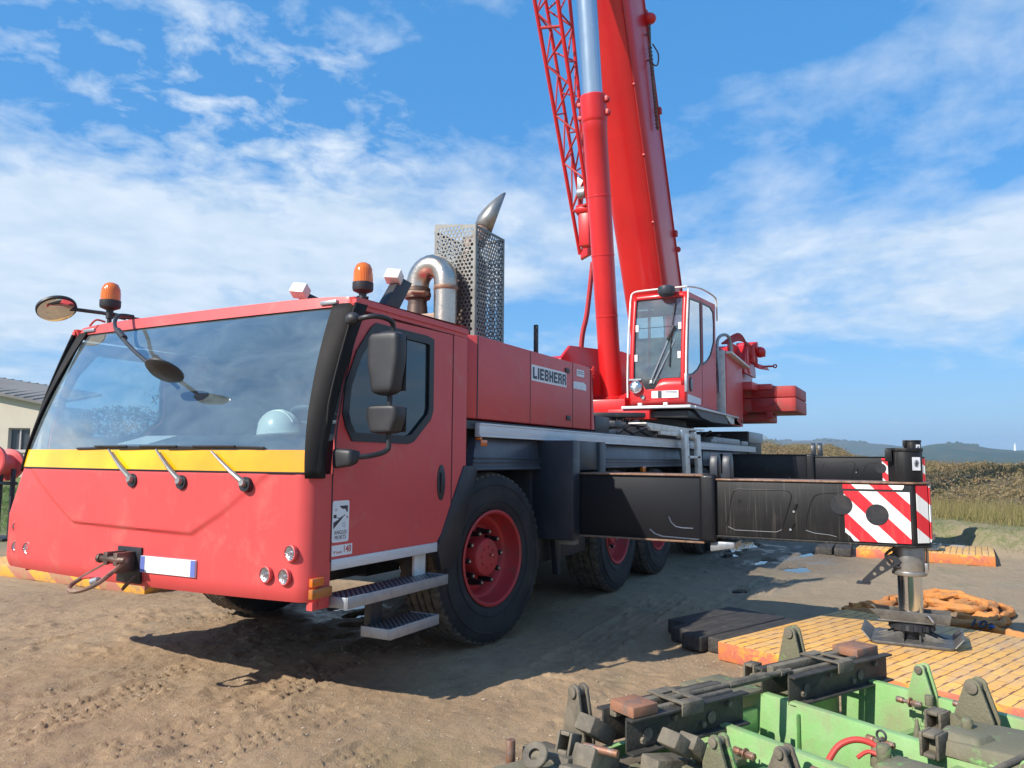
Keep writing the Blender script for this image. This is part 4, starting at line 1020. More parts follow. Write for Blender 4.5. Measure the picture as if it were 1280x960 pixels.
    plate([(0, -.05), (L_, -.018), (L_ + .01, 0), (L_, .018), (.05, .055), (0, .045)], [circ(.07, 0, .026), circ(.15, 0, .018), circ(.22, 0, .013)], m4, 'swing_lever', M['chassis_dk'], OR, .02)
    g = MB(); g.box(jx - .17, jx - .06, p1.y - .05, p1.y + .05, p1.z - .012, p1.z); g.tube(smoothpath([(jx - .1, jy + .05, .9 + dz), (jx - .11, jy + .16, .82 + dz), (jx - .1, jy + .12, .74), (jx - .1, jy + .06, .72)], 5), .012, 6)
    build_each(g, 'lever_pad', M['chassis_dk'], OR)
    return OR
outrigger(6.80, -1); outrigger(6.80, 1)
outrigger(13.95, -1, zt=1.66, foot_z=.161); outrigger(13.95, 1, zt=1.66, foot_z=.161)
# ---- superstructure
g = MB()
g.box(11.3, 16.6, 4.05, 5.35, 2.26, 2.50)
g.prism([(11.9, 2.40), (12.3, 2.9), (13.2, 3.3), (14.6, 3.75), (15.6, 3.75), (16.4, 3.1), (16.6, 2.4)], lambda a, b, t: (a, t, b), 4.06, 4.12)
g.prism([(11.55, 2.40), (11.6, 3.25), (12.0, 3.52), (13.2, 3.62), (14.6, 3.75), (15.6, 3.75), (16.4, 3.1), (16.6, 2.4)], lambda a, b, t: (a, t, b), 5.28, 5.34)
SUP = g.build('superstructure', M['red'], CR, bevel=.01)
# brighter red cradle round the cylinder base
g = MB()
for y in (4.36, 4.98):
    g.prism([(11.95, 2.17), (12.05, 2.50), (12.3, 2.68), (12.62, 2.68), (12.85, 2.5), (13.1, 2.17)], lambda a, b, t: (a, t, b), y, y + .06)
g.prism([(11.42, 2.26), (11.6, 2.26), (11.6, 2.18), (13.0, 2.18), (13.0, 2.16), (11.42, 2.16)], lambda a, b, t: (a, t, b), 4.2, 5.2)
g.cyl((12.46, 4.30, 2.48), (12.46, 5.10, 2.48), .09, n=20)
g.cyl((12.46, 4.46, 2.48), (12.46, 4.94, 2.48), .19, n=28)
g.box(11.20, 13.0, 3.62, 4.3, 2.17, 2.33)
g.prism([(11.6, 2.3), (11.95, 2.3), (12.0, 3.15), (11.75, 3.15)], lambda a, b, t: (a, t, b), 5.0, 5.3)
g.build('cylinder_cradle', M['red'], SUP, bevel=.012)
g = MB(); g.lathe([(.01, 0), (.55, 0), (.55, .06), (.48, .08), (.48, .9), (.55, .92), (.55, .98), (.01, .98)], (12.9, 5.45, 3.0), (0, 1, 0), 36)
g.build('auxiliary_winch', M['red'], SUP)
g = MB()
for k in range(4): g.tube(smoothpath([(11.9 + .05 * k, 5.24, 2.4), (11.85, 5.0 - .03 * k, 2.75 + .05 * k), (12.1, 4.9, 2.95 + .06 * k), (12.5, 5.1, 3.0 + .05 * k)], 5), .016, 6)
build_each(g, 'hydraulic_hose', M['red_dark'], SUP)
g = MB(); g.box(12.4, 12.7, 5.15, 5.28, 2.5, 3.2); g.box(11.5, 12.1, 3.8, 4.2, 2.0, 2.2); g.build('valve_block', M['chassis_dk'], SUP, bevel=.01)
g = MB()
for k in range(13):
    a = R(-60 + k * 9); x = 12.3 - 1.42 * math.cos(a); y = 4.7 - 1.42 * math.sin(a) * -1
for k in range(11):
    y = 3.75 + k * .085; x = 12.3 - math.sqrt(max(.1, 1.40 ** 2 - (y - 4.7) ** 2)); g.cyl((x, y, 2.08), (x, y, 2.19), .012, n=6)
build_each(g, 'ring_bolt', M['rust_edge'], SUP)
g = MB(); g.cyl((12.3, 4.7, 2.2), (12.3, 4.7, 2.27), 1.5, n=48); g.box(11.3, 15.1, 3.05, 4.1, 2.20, 2.30); g.build('slew_platform', M['chassis_dk'], SUP, bevel=.01)

# crane cab: lofted by section in X/Z, tilted back slightly
CX0, CX1, CY0, CY1 = 11.36, 13.30, 3.10, 3.98
def fx(z): t = (z - 2.42) / 1.75; return CX0 - .06 * math.sin(min(1, max(0, t)) * PI) * .6 + .20 * max(0, t) ** 1.3     # front edge x
def topz(x): return 4.16 + .07 * (x - 11.5)
g = MB()
# lower front panel with V notch for the wiper
fp = lambda u, z: (fx(z) - .03 * math.sin(PI * u), CY0 + (CY1 - CY0) * u, z)
zt_ = lambda u: 2.80 - .10 * math.exp(-((u - .62) / .14) ** 2)
us = list(np.linspace(0, 1, 30))
g.grid(lambda u, k: fp(u, 2.42 + (zt_(u) - 2.42) * k), us, [0, .3, .7, 1])
# corner posts
for u0, u1 in ((0, .075), (.925, 1)):
    g.grid(lambda u, z: (fx(z) - .03 * math.sin(PI * u) - .012, CY0 + (CY1 - CY0) * u, z), [u0, (u0 + u1) / 2, u1], list(np.linspace(2.7, 4.16, 14)))
g.grid(lambda u, z: (fx(z) - .03 * math.sin(PI * u) - .008, CY0 + (CY1 - CY0) * u, z), us, [4.09, 4.13, 4.17])
# roof
g.grid(lambda u, x: (x, CY0 + (CY1 - CY0) * u, topz(x) + .03 * math.sin(PI * u)), us, [fx(4.16) - .01, 12, 12.6, CX1])
g.box(CX1 - .02, CX1, CY0, CY1, 2.42, 3.25); g.box(CX1 - .02, CX1, CY0, CY1, 4.15, 4.28)
g.box(CX0 + .02, CX1, CY0, CY1, 2.40, 2.43)
CC = g.build('crane_cab', M['red'], CR, solid=.02, angle=50)
sideo = [(fx(2.42), 2.42)] + [(fx(z), z) for z in np.linspace(2.5, 4.17, 10)] + [(CX1, 4.285), (CX1, 2.42)]
def glass_side():
    a = [(fx(4.0) + .10, 4.07), (12.28, 4.13), (12.28, 3.13), (12.05, 3.00), (11.75, 2.90), (11.46, 2.86), (fx(3.2) + .09, 3.2), (fx(3.6) + .09, 3.6)]
    b = [(12.40, 4.14), (12.95, 4.17), (13.16, 4.12), (13.20, 3.9), (13.17, 3.6), (12.95, 3.35), (12.70, 3.22), (12.40, 3.12)]
    return a, b
ga, gb = glass_side()
plate(sideo, [ga, gb], SIDE(CY0 + .0), 'cab_side', M['red_faded'], CC, .02)
plate(sideo, [ga, gb], SIDE(CY1 - .0), 'cab_side', M['red'], CC, .02)
for y in (CY0, CY1):
    plate(off_poly(ga, .008), [], SIDE(y), 'side_window', M['crane_glass'], CC, .006); plate(off_poly(gb, .008), [], SIDE(y), 'side_window', M['crane_glass'], CC, .006)
for q in (ga, gb): plate(off_poly(q, .016), [off_poly(q, -.008)], SIDE(CY0 - .011), 'window_seal', M['seal'], CC, .006)
g = MB(); g.box(12.325, 12.335, CY0 - .013, CY0, 2.45, 4.2); g.build('door_gap', M['seal'], CC)
plate(circ(11.60, 2.72, .085, 24, .115), [], SIDE(CY0 - .012), 'cab_door_handle', M['black'], CC, .02)
g = MB(); g.box(11.58, 11.64, CY0 - .03, CY0 - .02, 2.64, 2.80); g.build('handle_grip', M['galv'], CC, bevel=.004)
plate([(11.42, 2.44), (12.2, 2.44), (12.2, 2.54), (11.42, 2.56)], [], SIDE(CY0 - .012), 'notice_plate', M['white'], CC, .003)
# windscreen
g = MB(); g.grid(lambda u, k: (fx(zt_(u) + (4.10 - zt_(u)) * k) - .03 * math.sin(PI * u) + .004, CY0 + (CY1 - CY0) * u, zt_(u) + (4.10 - zt_(u)) * k), list(np.linspace(.07, .93, 30)), list(np.linspace(0, 1, 14)))
g.build('cab_windscreen', M['crane_glass'], CC)
g = MB(); P_ = [(fx(zt_(u)) - .03 * math.sin(PI * u) - .006, CY0 + (CY1 - CY0) * u, zt_(u)) for u in np.linspace(.075, .925, 30)]; g.tube(P_, .010, 6)
g.tube([(fx(3.62) - .03 * math.sin(PI * u) - .0, CY0 + (CY1 - CY0) * u, 3.62) for u in np.linspace(.075, .925, 12)], .004, 5)
for u in (.075, .925): g.tube([(fx(z) - .016, CY0 + (CY1 - CY0) * u, z) for z in np.linspace(2.78, 4.1, 12)], .008, 6)
g.build('windscreen_seal', M['seal'], CC)
g = MB()
for u, z in ((.11, 3.62), (.11, 3.16), (.89, 3.62), (.89, 3.14)): y = CY0 + (CY1 - CY0) * u; g.box(fx(z) - .03, fx(z) - .012, y - .025, y + .025, z - .055, z + .055)
build_each(g, 'window_catch', M['white'], CC, bevel=.006)
# wiper
wy = CY0 + .88 * .62
g = MB(); w0 = Vector((fx(2.74) - .07, wy, 2.72)); w1 = Vector((fx(3.6) - .05, CY0 + .22, 3.52))
g.tube([w0, w1], .012, 6); g.tube([w0 + Vector((0, -.06, 0)), w1 + Vector((0, -.05, -.12))], .012, 6)
g.build('cab_wiper', M['galv'], CC)
g = MB(); g.tube([(fx(3.0) - .04, CY0 + .24, 2.98), (fx(3.5) - .05, CY0 + .225, 3.5), (fx(4.0) - .04, CY0 + .18, 4.02)], .013, 6)
g.tube([(fx(3.45) - .055, CY0 + .27, 3.4), (fx(3.6) - .055, CY0 + .18, 3.62)], .03, 8)
g.prism([(wy - .17, 2.80), (wy + .17, 2.80), (wy + .07, 2.64), (wy - .07, 2.64)], lambda a, b, t: (t, a, b), fx(2.7) - .055, fx(2.7) - .02)
g.build('cab_wiper_blade', M['black'], CC, bevel=.004)
g = MB(); g.box(w0.x - .012, w0.x + .012, wy - .045, wy - .005, 2.73, 2.775); g.build('wiper_nozzle', M['white_alu'], CC, bevel=.008)
# bar round the roof, beacon-like lamp
g = MB()
top = [(fx(2.5) - .04, CY1 + .03, 2.52)] + [(fx(z) - .05, CY1 + .03, z) for z in np.linspace(2.8, 4.1, 9)] + [(fx(4.1) - .02, CY1, 4.22), (fx(4.1) - .04, CY1 - .2, 4.24), (fx(4.1) - .04, CY0 + .1, 4.24), (fx(4.1), CY0 - .01, 4.25), (12.3, CY0 - .03, 4.36), (13.15, CY0 - .03, 4.40), (13.32, CY0 - .03, 4.33), (13.36, CY0 - .03, 4.0)]
g.tube(smoothpath(top, 4), .015, 10)
g.tube([(fx(z) - .05, CY0 - .02, z) for z in np.linspace(2.62, 4.2, 12)], .016, 8)
g.build('grab_rail', M['white_alu'], CC)
g = MB(); g.box(fx(2.62) - .08, fx(2.62) + .0, CY0 - .045, CY0 + .0, 2.58, 2.86); g.build('rail_clamp', M['galv'], CC, bevel=.01)
g = MB(); g.lathe([(.0001, .17), (.08, .165), (.13, .14), (.14, .07), (.12, .02), (.08, 0), (.0001, 0)], (fx(4.1) - .12, 3.40, 4.10), (0, 0, 1), 28); g.build('roof_lamp', M['chassis'], CC)
g = MB(); c = (fx(2.7) - .09, 3.86, 2.68); g.lathe([(.0001, .05), (.05, .045), (.09, .02), (.10, 0), (.09, -.03), (.0001, -.04)], c, (-1, -.1, .1), 26); g.build('cab_headlight', M['reflector'], CC)
g = MB(); g.lathe([(.035, .03), (.035, 0), (.0001, 0)], (fx(2.5) - .05, 3.76, 2.52), (-1, 0, 0), 18); g.box(fx(2.7) - .07, fx(2.7), 3.78, 3.98, 2.785, 2.81); g.build('lamp_mount', M['galv'], CC)
pf = frame((fx(2.55) - .05, 0, 0), (0, -1, 0), (0, 0, 1))
plate([(-3.62, 2.50), (-3.20, 2.50), (-3.20, 2.61), (-3.62, 2.61)], [], pf, 'notice_plate', M['white'], CC, .004)
g = MB(); g.box(fx(2.55) - .0555, fx(2.55) - .052, 3.46, 3.52, 2.502, 2.608)
for z in (2.59, 2.57): g.box(fx(2.55) - .0555, fx(2.55) - .052, 3.22, 3.40, z, z + .007)
build_each(g, 'notice_band', M['dark_ink'], CC)
# interior: seat, panel, red column visible through the glass
g = MB(); g.box(12.3, 12.75, 3.35, 3.75, 2.8, 2.95); g.box(12.65, 12.8, 3.35, 3.75, 2.9, 3.6); g.box(12.68, 12.78, 3.45, 3.65, 3.62, 3.85); g.build('cab_seat', M['interior_grey'], CC, bevel=.04, seg=3)
g = MB(); g.box(11.9, 12.1, 3.2, 3.3, 2.8, 3.4); g.box(11.9, 11.95, 3.2, 3.45, 3.4, 3.62); g.box(11.55, 11.7, 3.3, 3.8, 2.5, 2.75); g.build('control_panel', M['interior'], CC, bevel=.02)
g = MB(); g.box(13.2, 13.27, CY0 + .03, CY1 - .03, 2.45, 3.75); g.box(11.6, 13.2, CY0 + .03, CY1 - .03, 2.44, 2.46); g.build('cab_back_lining', M['interior_teal'], CC)
# foot plate and catwalk
g = MB(); g.box(11.16, 11.40, 2.98, 4.06, 2.335, 2.375); g.prism([(11.4, 2.335), (14.5, 2.335), (14.5, 2.36), (11.4, 2.375)], lambda a, b, t: (a, t, b), 2.96, 3.10)
g.build('cab_foot_plate', M['alu'], CC, bevel=.004)
g = MB()
for y in (3.36, 3.76): g.box(11.15, 11.2, y - .03, y + .03, 2.375, 2.42)
build_each(g, 'foot_plate_bracket', M['white_alu'], CC)
g = MB(); g.prism([(11.45, 2.335), (14.3, 2.335), (14.9, 2.22), (12.6, 2.18), (11.9, 2.22)], lambda a, b, t: (a, t, b), 3.0, 3.9)
g.build('catwalk_underside', M['seal'], CC)

# machine housing behind the cab: silver upright, pink side, handle
g = MB(); g.prism([(13.75, 2.2), (15.05, 2.2), (15.10, 3.50), (13.70, 3.52), (13.70, 2.36)], lambda a, b, t: (a, t, b), 3.0, 3.05)
g.box(13.72, 15.0, 3.05, 4.0, 2.22, 2.30); g.box(15.0, 15.05, 3.05, 4.0, 2.22, 3.2)
HP = g.build('side_housing', M['red_faded'], SUP, bevel=.008)
g = MB(); g.hexa([(13.66, 3.02, 2.36), (13.72, 3.02, 2.36), (13.72, 3.20, 2.36), (13.66, 3.20, 2.36)], [(13.66, 3.02, 3.52), (13.72, 3.02, 3.52), (13.72, 3.14, 3.52), (13.66, 3.14, 3.52)])
g.prism([(13.70, 3.50), (15.35, 3.40), (15.35, 3.36), (13.70, 3.46)], lambda a, b, t: (a, t, b), 2.90, 3.15)
g.prism([(13.5, 2.34), (14.2, 2.34), (14.2, 2.21), (13.9, 2.21)], lambda a, b, t: (a, t, b), 2.985, 3.0)
g.build('housing_frame', M['white_alu'], HP, bevel=.006)
g = MB()
for x, z in ((14.1, 2.33), (14.45, 2.33), (14.92, 2.30)): g.cyl((x, 2.985, z), (x, 3.0, z), .035, n=14)
build_each(g, 'housing_hole', M['seal'], HP)
g = MB(); g.tube(smoothpath([(13.55, 3.10, 2.75), (13.55, 3.10, 3.0), (13.55, 3.12, 3.6), (13.6, 3.08, 3.76), (13.75, 3.0, 3.80), (13.9, 2.97, 3.72), (13.95, 2.97, 3.5)], 6), .028, 10); g.build('grab_handle', M['galv'], HP)
# white/red clutter between cab and housing
for z, h, mk, nm in ((3.36, .16, 'white_alu', 'tool_box'), (3.15, .07, 'white_alu', 'tool_box'), (2.98, .12, 'red_dark', 'manifold'), (2.84, .1, 'white_alu', 'manifold'), (2.68, .1, 'red', 'manifold'), (2.5, .13, 'red_dark', 'manifold'), (3.27, .06, 'red_dark', 'manifold'), (3.56, .05, 'red_dark', 'manifold')):
    g = MB(); g.box(13.8, 14.6, 3.16, 4.0, z, z + h); g.cyl((13.78, 3.3, z + h / 2), (13.7, 3.3, z + h / 2), h * .35, n=12); g.build(nm, M[mk], SUP, bevel=.01)
# main winch and gear on top behind
g = MB()
g.box(15.2, 16.9, 3.15, 4.0, 2.5, 3.42); g.prism([(15.0, 3.5), (16.9, 3.5), (16.9, 3.75), (16.3, 3.9), (15.0, 3.86)], lambda a, b, t: (a, t, b), 3.20, 3.26)
g.prism([(15.4, 3.3), (16.6, 3.3), (16.5, 3.9), (15.7, 3.95)], lambda a, b, t: (a, t, b), 3.02, 3.08)
g.cyl((15.9, 3.0, 3.62), (15.9, 4.2, 3.62), .30, n=30); g.cyl((16.1, 2.88, 3.9), (16.1, 3.3, 3.9), .10, n=18); g.cyl((16.5, 2.80, 3.78), (16.5, 3.0, 3.78), .05, n=14)
g.sph((16.25, 2.86, 3.80), .115); g.box(15.9, 16.3, 2.92, 3.05, 3.55, 3.92)
g.hexa([(16.0, 2.85, 3.42), (16.4, 2.7, 3.42), (16.4, 2.75, 3.48), (16.0, 2.95, 3.48)], [(16.0, 2.85, 3.52), (16.4, 2.75, 3.50), (16.4, 2.8, 3.53), (16.0, 2.95, 3.56)])
WN = g.build('main_winch', M['red'], SUP, bevel=.012)
g = MB()
for k in range(5): g.tube(smoothpath([(15.0, 3.2 + .04 * k, 3.84), (15.4, 3.1, 3.95 + .03 * k), (15.9, 2.98, 3.88 - .05 * k), (16.1, 2.9, 3.6 - .03 * k)], 6), .022, 8)
g.tube([(16.2, 2.85, 3.49), (16.3, 2.62, 3.50)], .02, 6); g.lathe([(.03, 0), (.045, .012), (.03, .024), (.018, .012), (.03, 0)], (16.3, 2.58, 3.50), (1, 0, 0), 14)
build_each(g, 'winch_hose', M['red_dark'], WN)
g = MB(); g.prism([(15.3, 2.95), (16.3, 2.98), (16.3, 3.12), (15.3, 3.10)], lambda a, b, t: (a, t, b), 2.86, 3.2); g.box(15.9, 16.4, 2.60, 2.86, 2.99, 3.10)
g.build('winch_shelf', M['red_faded'], SUP, bevel=.01)

# counterweight slabs
def slab(x0, x1, y0, y1, z0, z1, c=.10):
    g = MB(); g.prism([(x0, y0 + c), (x0 + c * .4, y0), (x1, y0), (x1, y1), (x0 + c * .4, y1), (x0, y1 - c)], lambda a, b, t: (a, b, t), z0, z1)
    return g
CWM = pm('counterweight_red', (.47, .05, .045), (.38, .055, .045), rough=.55, nscale=3, dirt=(.22, .10, .07), dirt_amt=(.5, .75), dscale=3, bump=.1)
CW = slab(16.0, 17.6, 2.15, 7.25, 2.83, 3.06).build('counterweight', CWM, CR, bevel=.02)
slab(16.0, 17.6, 2.15, 7.25, 2.54, 2.82).build('counterweight_slab', CWM, CW, bevel=.02)
slab(16.3, 17.3, 2.72, 6.68, 2.36, 2.535).build('counterweight_slab', CWM, CW, bevel=.02)
g = MB()
for z0, z1 in ((2.85, 3.04), (2.56, 2.80)):
    g.box(15.985, 16.0, 2.52, 3.0, z0, z1)
    g.tube([(15.975, 2.56 + .19 + .19 * math.cos(t), z1 - .06 + .10 * math.sin(t)) for t in np.linspace(PI, 2 * PI, 12)], .014, 6)
g.box(15.97, 15.99, 2.60, 2.72, 2.40, 2.54)
g.build('lifting_pocket', M['red_dark'], CW, bevel=.004)

# ---- lift cylinder
ca = Vector((12.46, 4.7, 2.52)); cb = Vector((11.61, 4.7, 7.74)); cd = (cb - ca).normalized(); CL = (cb - ca).length
prof = [(.10, .02), (.19, .04), (.215, .06), (.215, .13), (.185, .14), (.190, 1.5), (.195, 1.505), (.195, 1.525), (.190, 1.53), (.195, 2.55), (.201, 2.555), (.201, 2.58), (.195, 2.585), (.200, 3.55), (.206, 3.555), (.206, 3.58), (.200, 3.585),
        (.205, CL - .62), (.212, CL - .60), (.212, CL - .46), (.222, CL - .44), (.225, CL - .40), (.225, CL - .02), (.215, CL), (.10, CL)]
g = MB(); g.lathe(prof, ca, cd, 48); LC = g.build('lift_cylinder', M['red'], CR, angle=25)
for h in (CL - .10, CL - .32):
    g = MB(); c = ca + cd * h; g.box(c.x - .05, c.x + .05, c.y - .28, c.y - .20, c.z - .05, c.z + .04); g.cyl((c.x, c.y - .30, c.z), (c.x, c.y - .25, c.z), .03, n=10); g.box(c.x - .04, c.x + .04, c.y + .21, c.y + .29, c.z - .05, c.z + .02)
    g.build('cylinder_lug', M['red_dark'], LC, bevel=.006)
g = MB(); g.cyl(ca + cd * (CL - .05), ca + cd * (CL + 4.2), .172, n=44); g.build('piston_rod', M['rod_steel'], LC)
g = MB(); c = ca + cd * .09
for a in range(8): t_ = 2 * PI * a / 8; g.cyl(c + Vector((.2 * math.cos(t_), .2 * math.sin(t_), -.02)), c + Vector((.22 * math.cos(t_), .22 * math.sin(t_), -.0)), .02, n=8)
build_each(g, 'flange_bolt', M['red_dark'], LC)

# ---- boom
BS = Vector((-.416, 0, .909)).normalized(); BN = Vector((-.909, 0, -.416)).normalized(); BY = Vector((0, 1, 0))
B0 = Vector((14.72, 4.7, 5.1))
def bsec(w, h, off=0):
    """points (y, n): underside half oval towards +n, flat top"""
    pts = []
    for k in range(19):
        a = PI * k / 18
        pts.append((-w / 2 * math.cos(a), h * .5 - .30 + .30 * math.sin(a) ** .8))
    for k in range(5): a = PI / 2 * k / 4; pts.append((w / 2 - .12 + .12 * math.cos(a), -h / 2 + .12 - .12 * math.sin(a)))
    for k in range(5): a = PI / 2 * k / 4; pts.append((-w / 2 + .12 - .12 * math.sin(a), -h / 2 + .12 - .12 * math.cos(a)))
    return pts
def section(w, h, s0, s1):
    g = MB(); g.prism(bsec(w, h), lambda a, b, t: tuple(B0 + BS * t + BY * a + BN * b), s0, s1); return g
BM = section(.92, 1.26, -3.2, 11.0).build('boom', M['red'], CR, angle=28)
g = section(1.0, 1.34, 10.6, 11.0); g.build('boom_collar', M['red'], BM, angle=28)
section(.80, 1.12, 11.0, 13.0).build('boom_extension', M['red'], BM, angle=28)
sg_ = MB()
e_ = 1.26 / 2 - .29
P0 = B0 + BN * .545 + BY * (-.385)
sg_.tube([P0 + BS * -2.5, P0 + BS * 11], .013, 6)
P1 = B0 + BN * (-1.26 / 2 + .10) + BY * (-.466)
sg_.tube([P1 + BS * -2.5, P1 + BS * 11], .016, 6)
sg_.build('boom_seam', M['red_dark'], BM)
for s in np.arange(-1.2, 9, 1.25):
    g = MB(); c = P0 + BS * float(s); g.cyl(c + BY * -.02, c + BY * .02, .028, n=10); g.build('boom_bolt', M['red_dark'], BM)
for s in (.9, 3.3, 6.2):
    g = MB(); c = P1 + BS * s
    g.box(c.x - .02, c.x + .09, c.y - .05, c.y + .04, c.z - .06, c.z + .06); g.build('cable_guide', M['red_dark'], BM, bevel=.01)
# cable, chain and float hanging beside the boom head
c = B0 + BS * 4.85 + BN * (-.50) + BY * -.52
g = MB(); g.sph(c + Vector((0, 0, .1)), .13, (1, 1, .8)); g.cyl(c + Vector((0, 0, .1)), c + Vector((.05, .1, .3)), .05); g.build('hook_weight', M['red'], BM)
g = MB(); g.tube([c + Vector((0, 0, 0)), c + Vector((.02, 0, -.5)), c + Vector((.22, 0, -1.2)), c + Vector((.45, 0, -1.9))], .022, 6)
g.tube(smoothpath([c + Vector((0, .0, -.15)), c + Vector((-.05, .14, -.35)), c + Vector((0, .16, -.55)), c + Vector((.06, .05, -.68)), c + Vector((.1, -.1, -.8)), c + Vector((.08, -.14, -.6)), c + Vector((.02, -.05, -.4))], 6), .014, 6)
for k in range(22): g.cyl(c + Vector((.02 + .019 * k, 0, -.45 - .066 * k)), c + Vector((.04 + .019 * k, .0, -.48 - .066 * k)), .035, n=6)
g.build('hanging_chain', M['stain_dark'], BM)
g = MB(); g.sph(Vector((14.95, 3.98, 6.0)) * 0 + (B0 + BS * .55 + BN * -.62 + BY * -.47), .06); g.build('boom_fitting', M['red_dark'], BM)

# ---- folding lattice jib stowed along the far side of the boom
def jl(p0, p1, t): return Vector(p0).lerp(Vector(p1), t)
chords = {'C': ((12.60, 5.20, 6.05), (11.25, 5.20, 9.42)), 'D': ((12.62, 5.22, 6.65), (11.76, 5.20, 9.70)), 'A': ((13.23, 5.63, 5.48), (11.22, 5.63, 9.52)), 'B': ((13.30, 5.63, 6.4), (11.66, 5.63, 9.78))}
chords['C'] = ((12.95, 5.22, 5.55), (11.25, 5.20, 9.42))
JS = 1.13; C0 = Vector((0, 0, 1.56))
def jo(p): return C0 + (Vector(p) - C0) * JS          # the jib stands clear beyond the boom's far side
def ext(c, t): a, b = jo(c[0]), jo(c[1]); return a + (b - a) * t
g = MB()
for k, c in chords.items(): g.cyl(ext(c, 0), ext(c, 2.1), .042 if k in 'AC' else .038, n=12)
JB = g.build('lattice_jib', M['red'], CR)
g = MB(); N = 9
def lace(c1, c2, n, r=.019):
    for i in range(n):
        t0 = i / n * 2.1; t1 = (i + .5) / n * 2.1; t2 = (i + 1) / n * 2.1
        g.cyl(ext(c1, t0), ext(c2, t1), r, n=8); g.cyl(ext(c2, t1), ext(c1, t2), r, n=8)
lace(chords['A'], chords['C'], 11); lace(chords['B'], chords['D'], 11); lace(chords['A'], chords['B'], 11); lace(chords['C'], chords['D'], 11)
for t in (.18, .9, 1.6):
    g.cyl(ext(chords['A'], t), ext(chords['C'], t), .03, n=8)
g.build('jib_lacing', M['red_dark'], JB)
g = MB()
a = ext(chords['A'], 0); c = ext(chords['C'], 0)
g.hexa([a + Vector((-.05, -.03, -.12)), c + Vector((-.05, -.03, -.15)), c + Vector((.1, .0, -.15)), a + Vector((.1, 0, -.12))], [a + Vector((-.05, -.03, .0)), c + Vector((-.05, -.03, .35)), c + Vector((.1, .0, .35)), a + Vector((.1, 0, .0))])
o_ = len(g.v); g.box(12.75, 12.95, 5.25, 5.45, 5.5, 6.25); g.cyl((12.8, 5.12, 6.2), (12.8, 5.5, 6.2), .10, n=16)
for i in range(o_, len(g.v)): g.v[i] = tuple(jo(g.v[i]))
g.build('jib_foot', M['red'], JB, bevel=.01)
g = MB(); g.cyl((12.62, 5.25, 6.45), (12.62, 5.4, 6.45), .10, n=18); g.box(12.55, 12.68, 5.2, 5.4, 6.5, 6.75); g.v = [tuple(jo(p)) for p in g.v]; g.build('jib_pulley', M['galv'], JB, bevel=.01)
g = MB(); g.tube(smoothpath([(12.68, 5.2, 6.3), (12.72, 5.12, 6.0), (12.82, 5.15, 5.7)], 5), .02, 6); g.tube(smoothpath([(12.75, 5.2, 6.4), (12.8, 5.12, 6.0), (12.88, 5.15, 5.7)], 5), .02, 6); g.v = [tuple(jo(p)) for p in g.v]; build_each(g, 'jib_hose', M['black'], JB)
g = MB()
pa = smoothpath([(13.27, 5.4, 5.3), (12.99, 5.4, 4.29), (12.76, 5.4, 3.81), (12.65, 5.4, 3.20)], 6)
g.tube(pa, .035, 8); g.tube([p + Vector((.10, 0, 0)) for p in pa], .02, 6)
for p in pa[::2]: g.cyl(p, p + Vector((.11, 0, 0)), .02, n=6)
g.build('cable_ladder', M['red_dark'], SUP)

# hard hat resting on the dashboard
hc = (3.80, 3.83, 1.712)
g = MB(); g.sph((0, 0, 0), .135, (.90, 1.12, 1.22), 32, 14, 0, PI / 2); o = len(g.v)
g.grid(lambda a, r_: ((.116 + r_ * (1 + .9 * max(0, -math.sin(a)))) * math.cos(a), (.146 + r_ * (1 + 2.2 * max(0, -math.sin(a)))) * math.sin(a), -.003 - r_ * .25), list(np.linspace(0, 2 * PI, 49)), [0, .008, .018])
for dx in (-.03, 0, .03): g.tube([(dx, .148 * math.sin(a), .160 * math.cos(a) - abs(dx) * .12) for a in np.linspace(-1.1, 1.1, 14)], .009, 6)
g.xform(Matrix.Translation(Vector(hc)) @ Matrix.Rotation(R(12), 4, 'Z') @ Matrix.Rotation(R(-4), 4, 'X'))
H = g.build('hard_hat', M['hat'], None)
tag(H, 'pale mint hard hat lying on the dashboard behind the windscreen', 'hard hat')
# ------------------------------------------------------------------ numeric noise for terrain
def vnoise(x, y, seed=0):
    xi = np.floor(x).astype(np.int64); yi = np.floor(y).astype(np.int64); xf_ = x - xi; yf = y - yi
    def h(a, b):
        n = (a * 374761393 + b * 668265263 + seed * 974634777) & 0xFFFFFFFF
        n = ((n ^ (n >> 13)) * 1274126177) & 0xFFFFFFFF
        return ((n ^ (n >> 16)) & 0xFFFF) / 65535.0
    u = xf_ * xf_ * (3 - 2 * xf_); v = yf * yf * (3 - 2 * yf)
    return (h(xi, yi) * (1 - u) + h(xi + 1, yi) * u) * (1 - v) + (h(xi, yi + 1) * (1 - u) + h(xi + 1, yi + 1) * u) * v
def fbm(x, y, o=4, seed=0):
    s = 0; a = .5; t = 0
    for k in range(o): s = s + a * vnoise(x * 2 ** k, y * 2 ** k, seed + k * 17); t += a; a *= .5
    return s / t
def sstep(a, b, x):
    t = np.clip((x - a) / (b - a), 0, 1); return t * t * (3 - 2 * t)
def bank_d(X, Y): return X - (14.35 + 1.0 * sstep(-1.1, -.3, Y) + 6.3 * sstep(.6, 3.2, Y) - .25 * np.sin(Y * .9) - .3 * (vnoise(X * .6, Y * .6, 5) - .5))
def bank_h(X, Y):
    d = bank_d(X, Y)
    h = .40 * sstep(0, 1.2, d) + (.72 + .95 * sstep(1.5, 5, Y) * sstep(25, 45, X)) * sstep(3, 13, d)
    h = h + .10 * (fbm(X * .5, Y * .5, 3, 9) - .5) * sstep(0, 3, d)
    return h
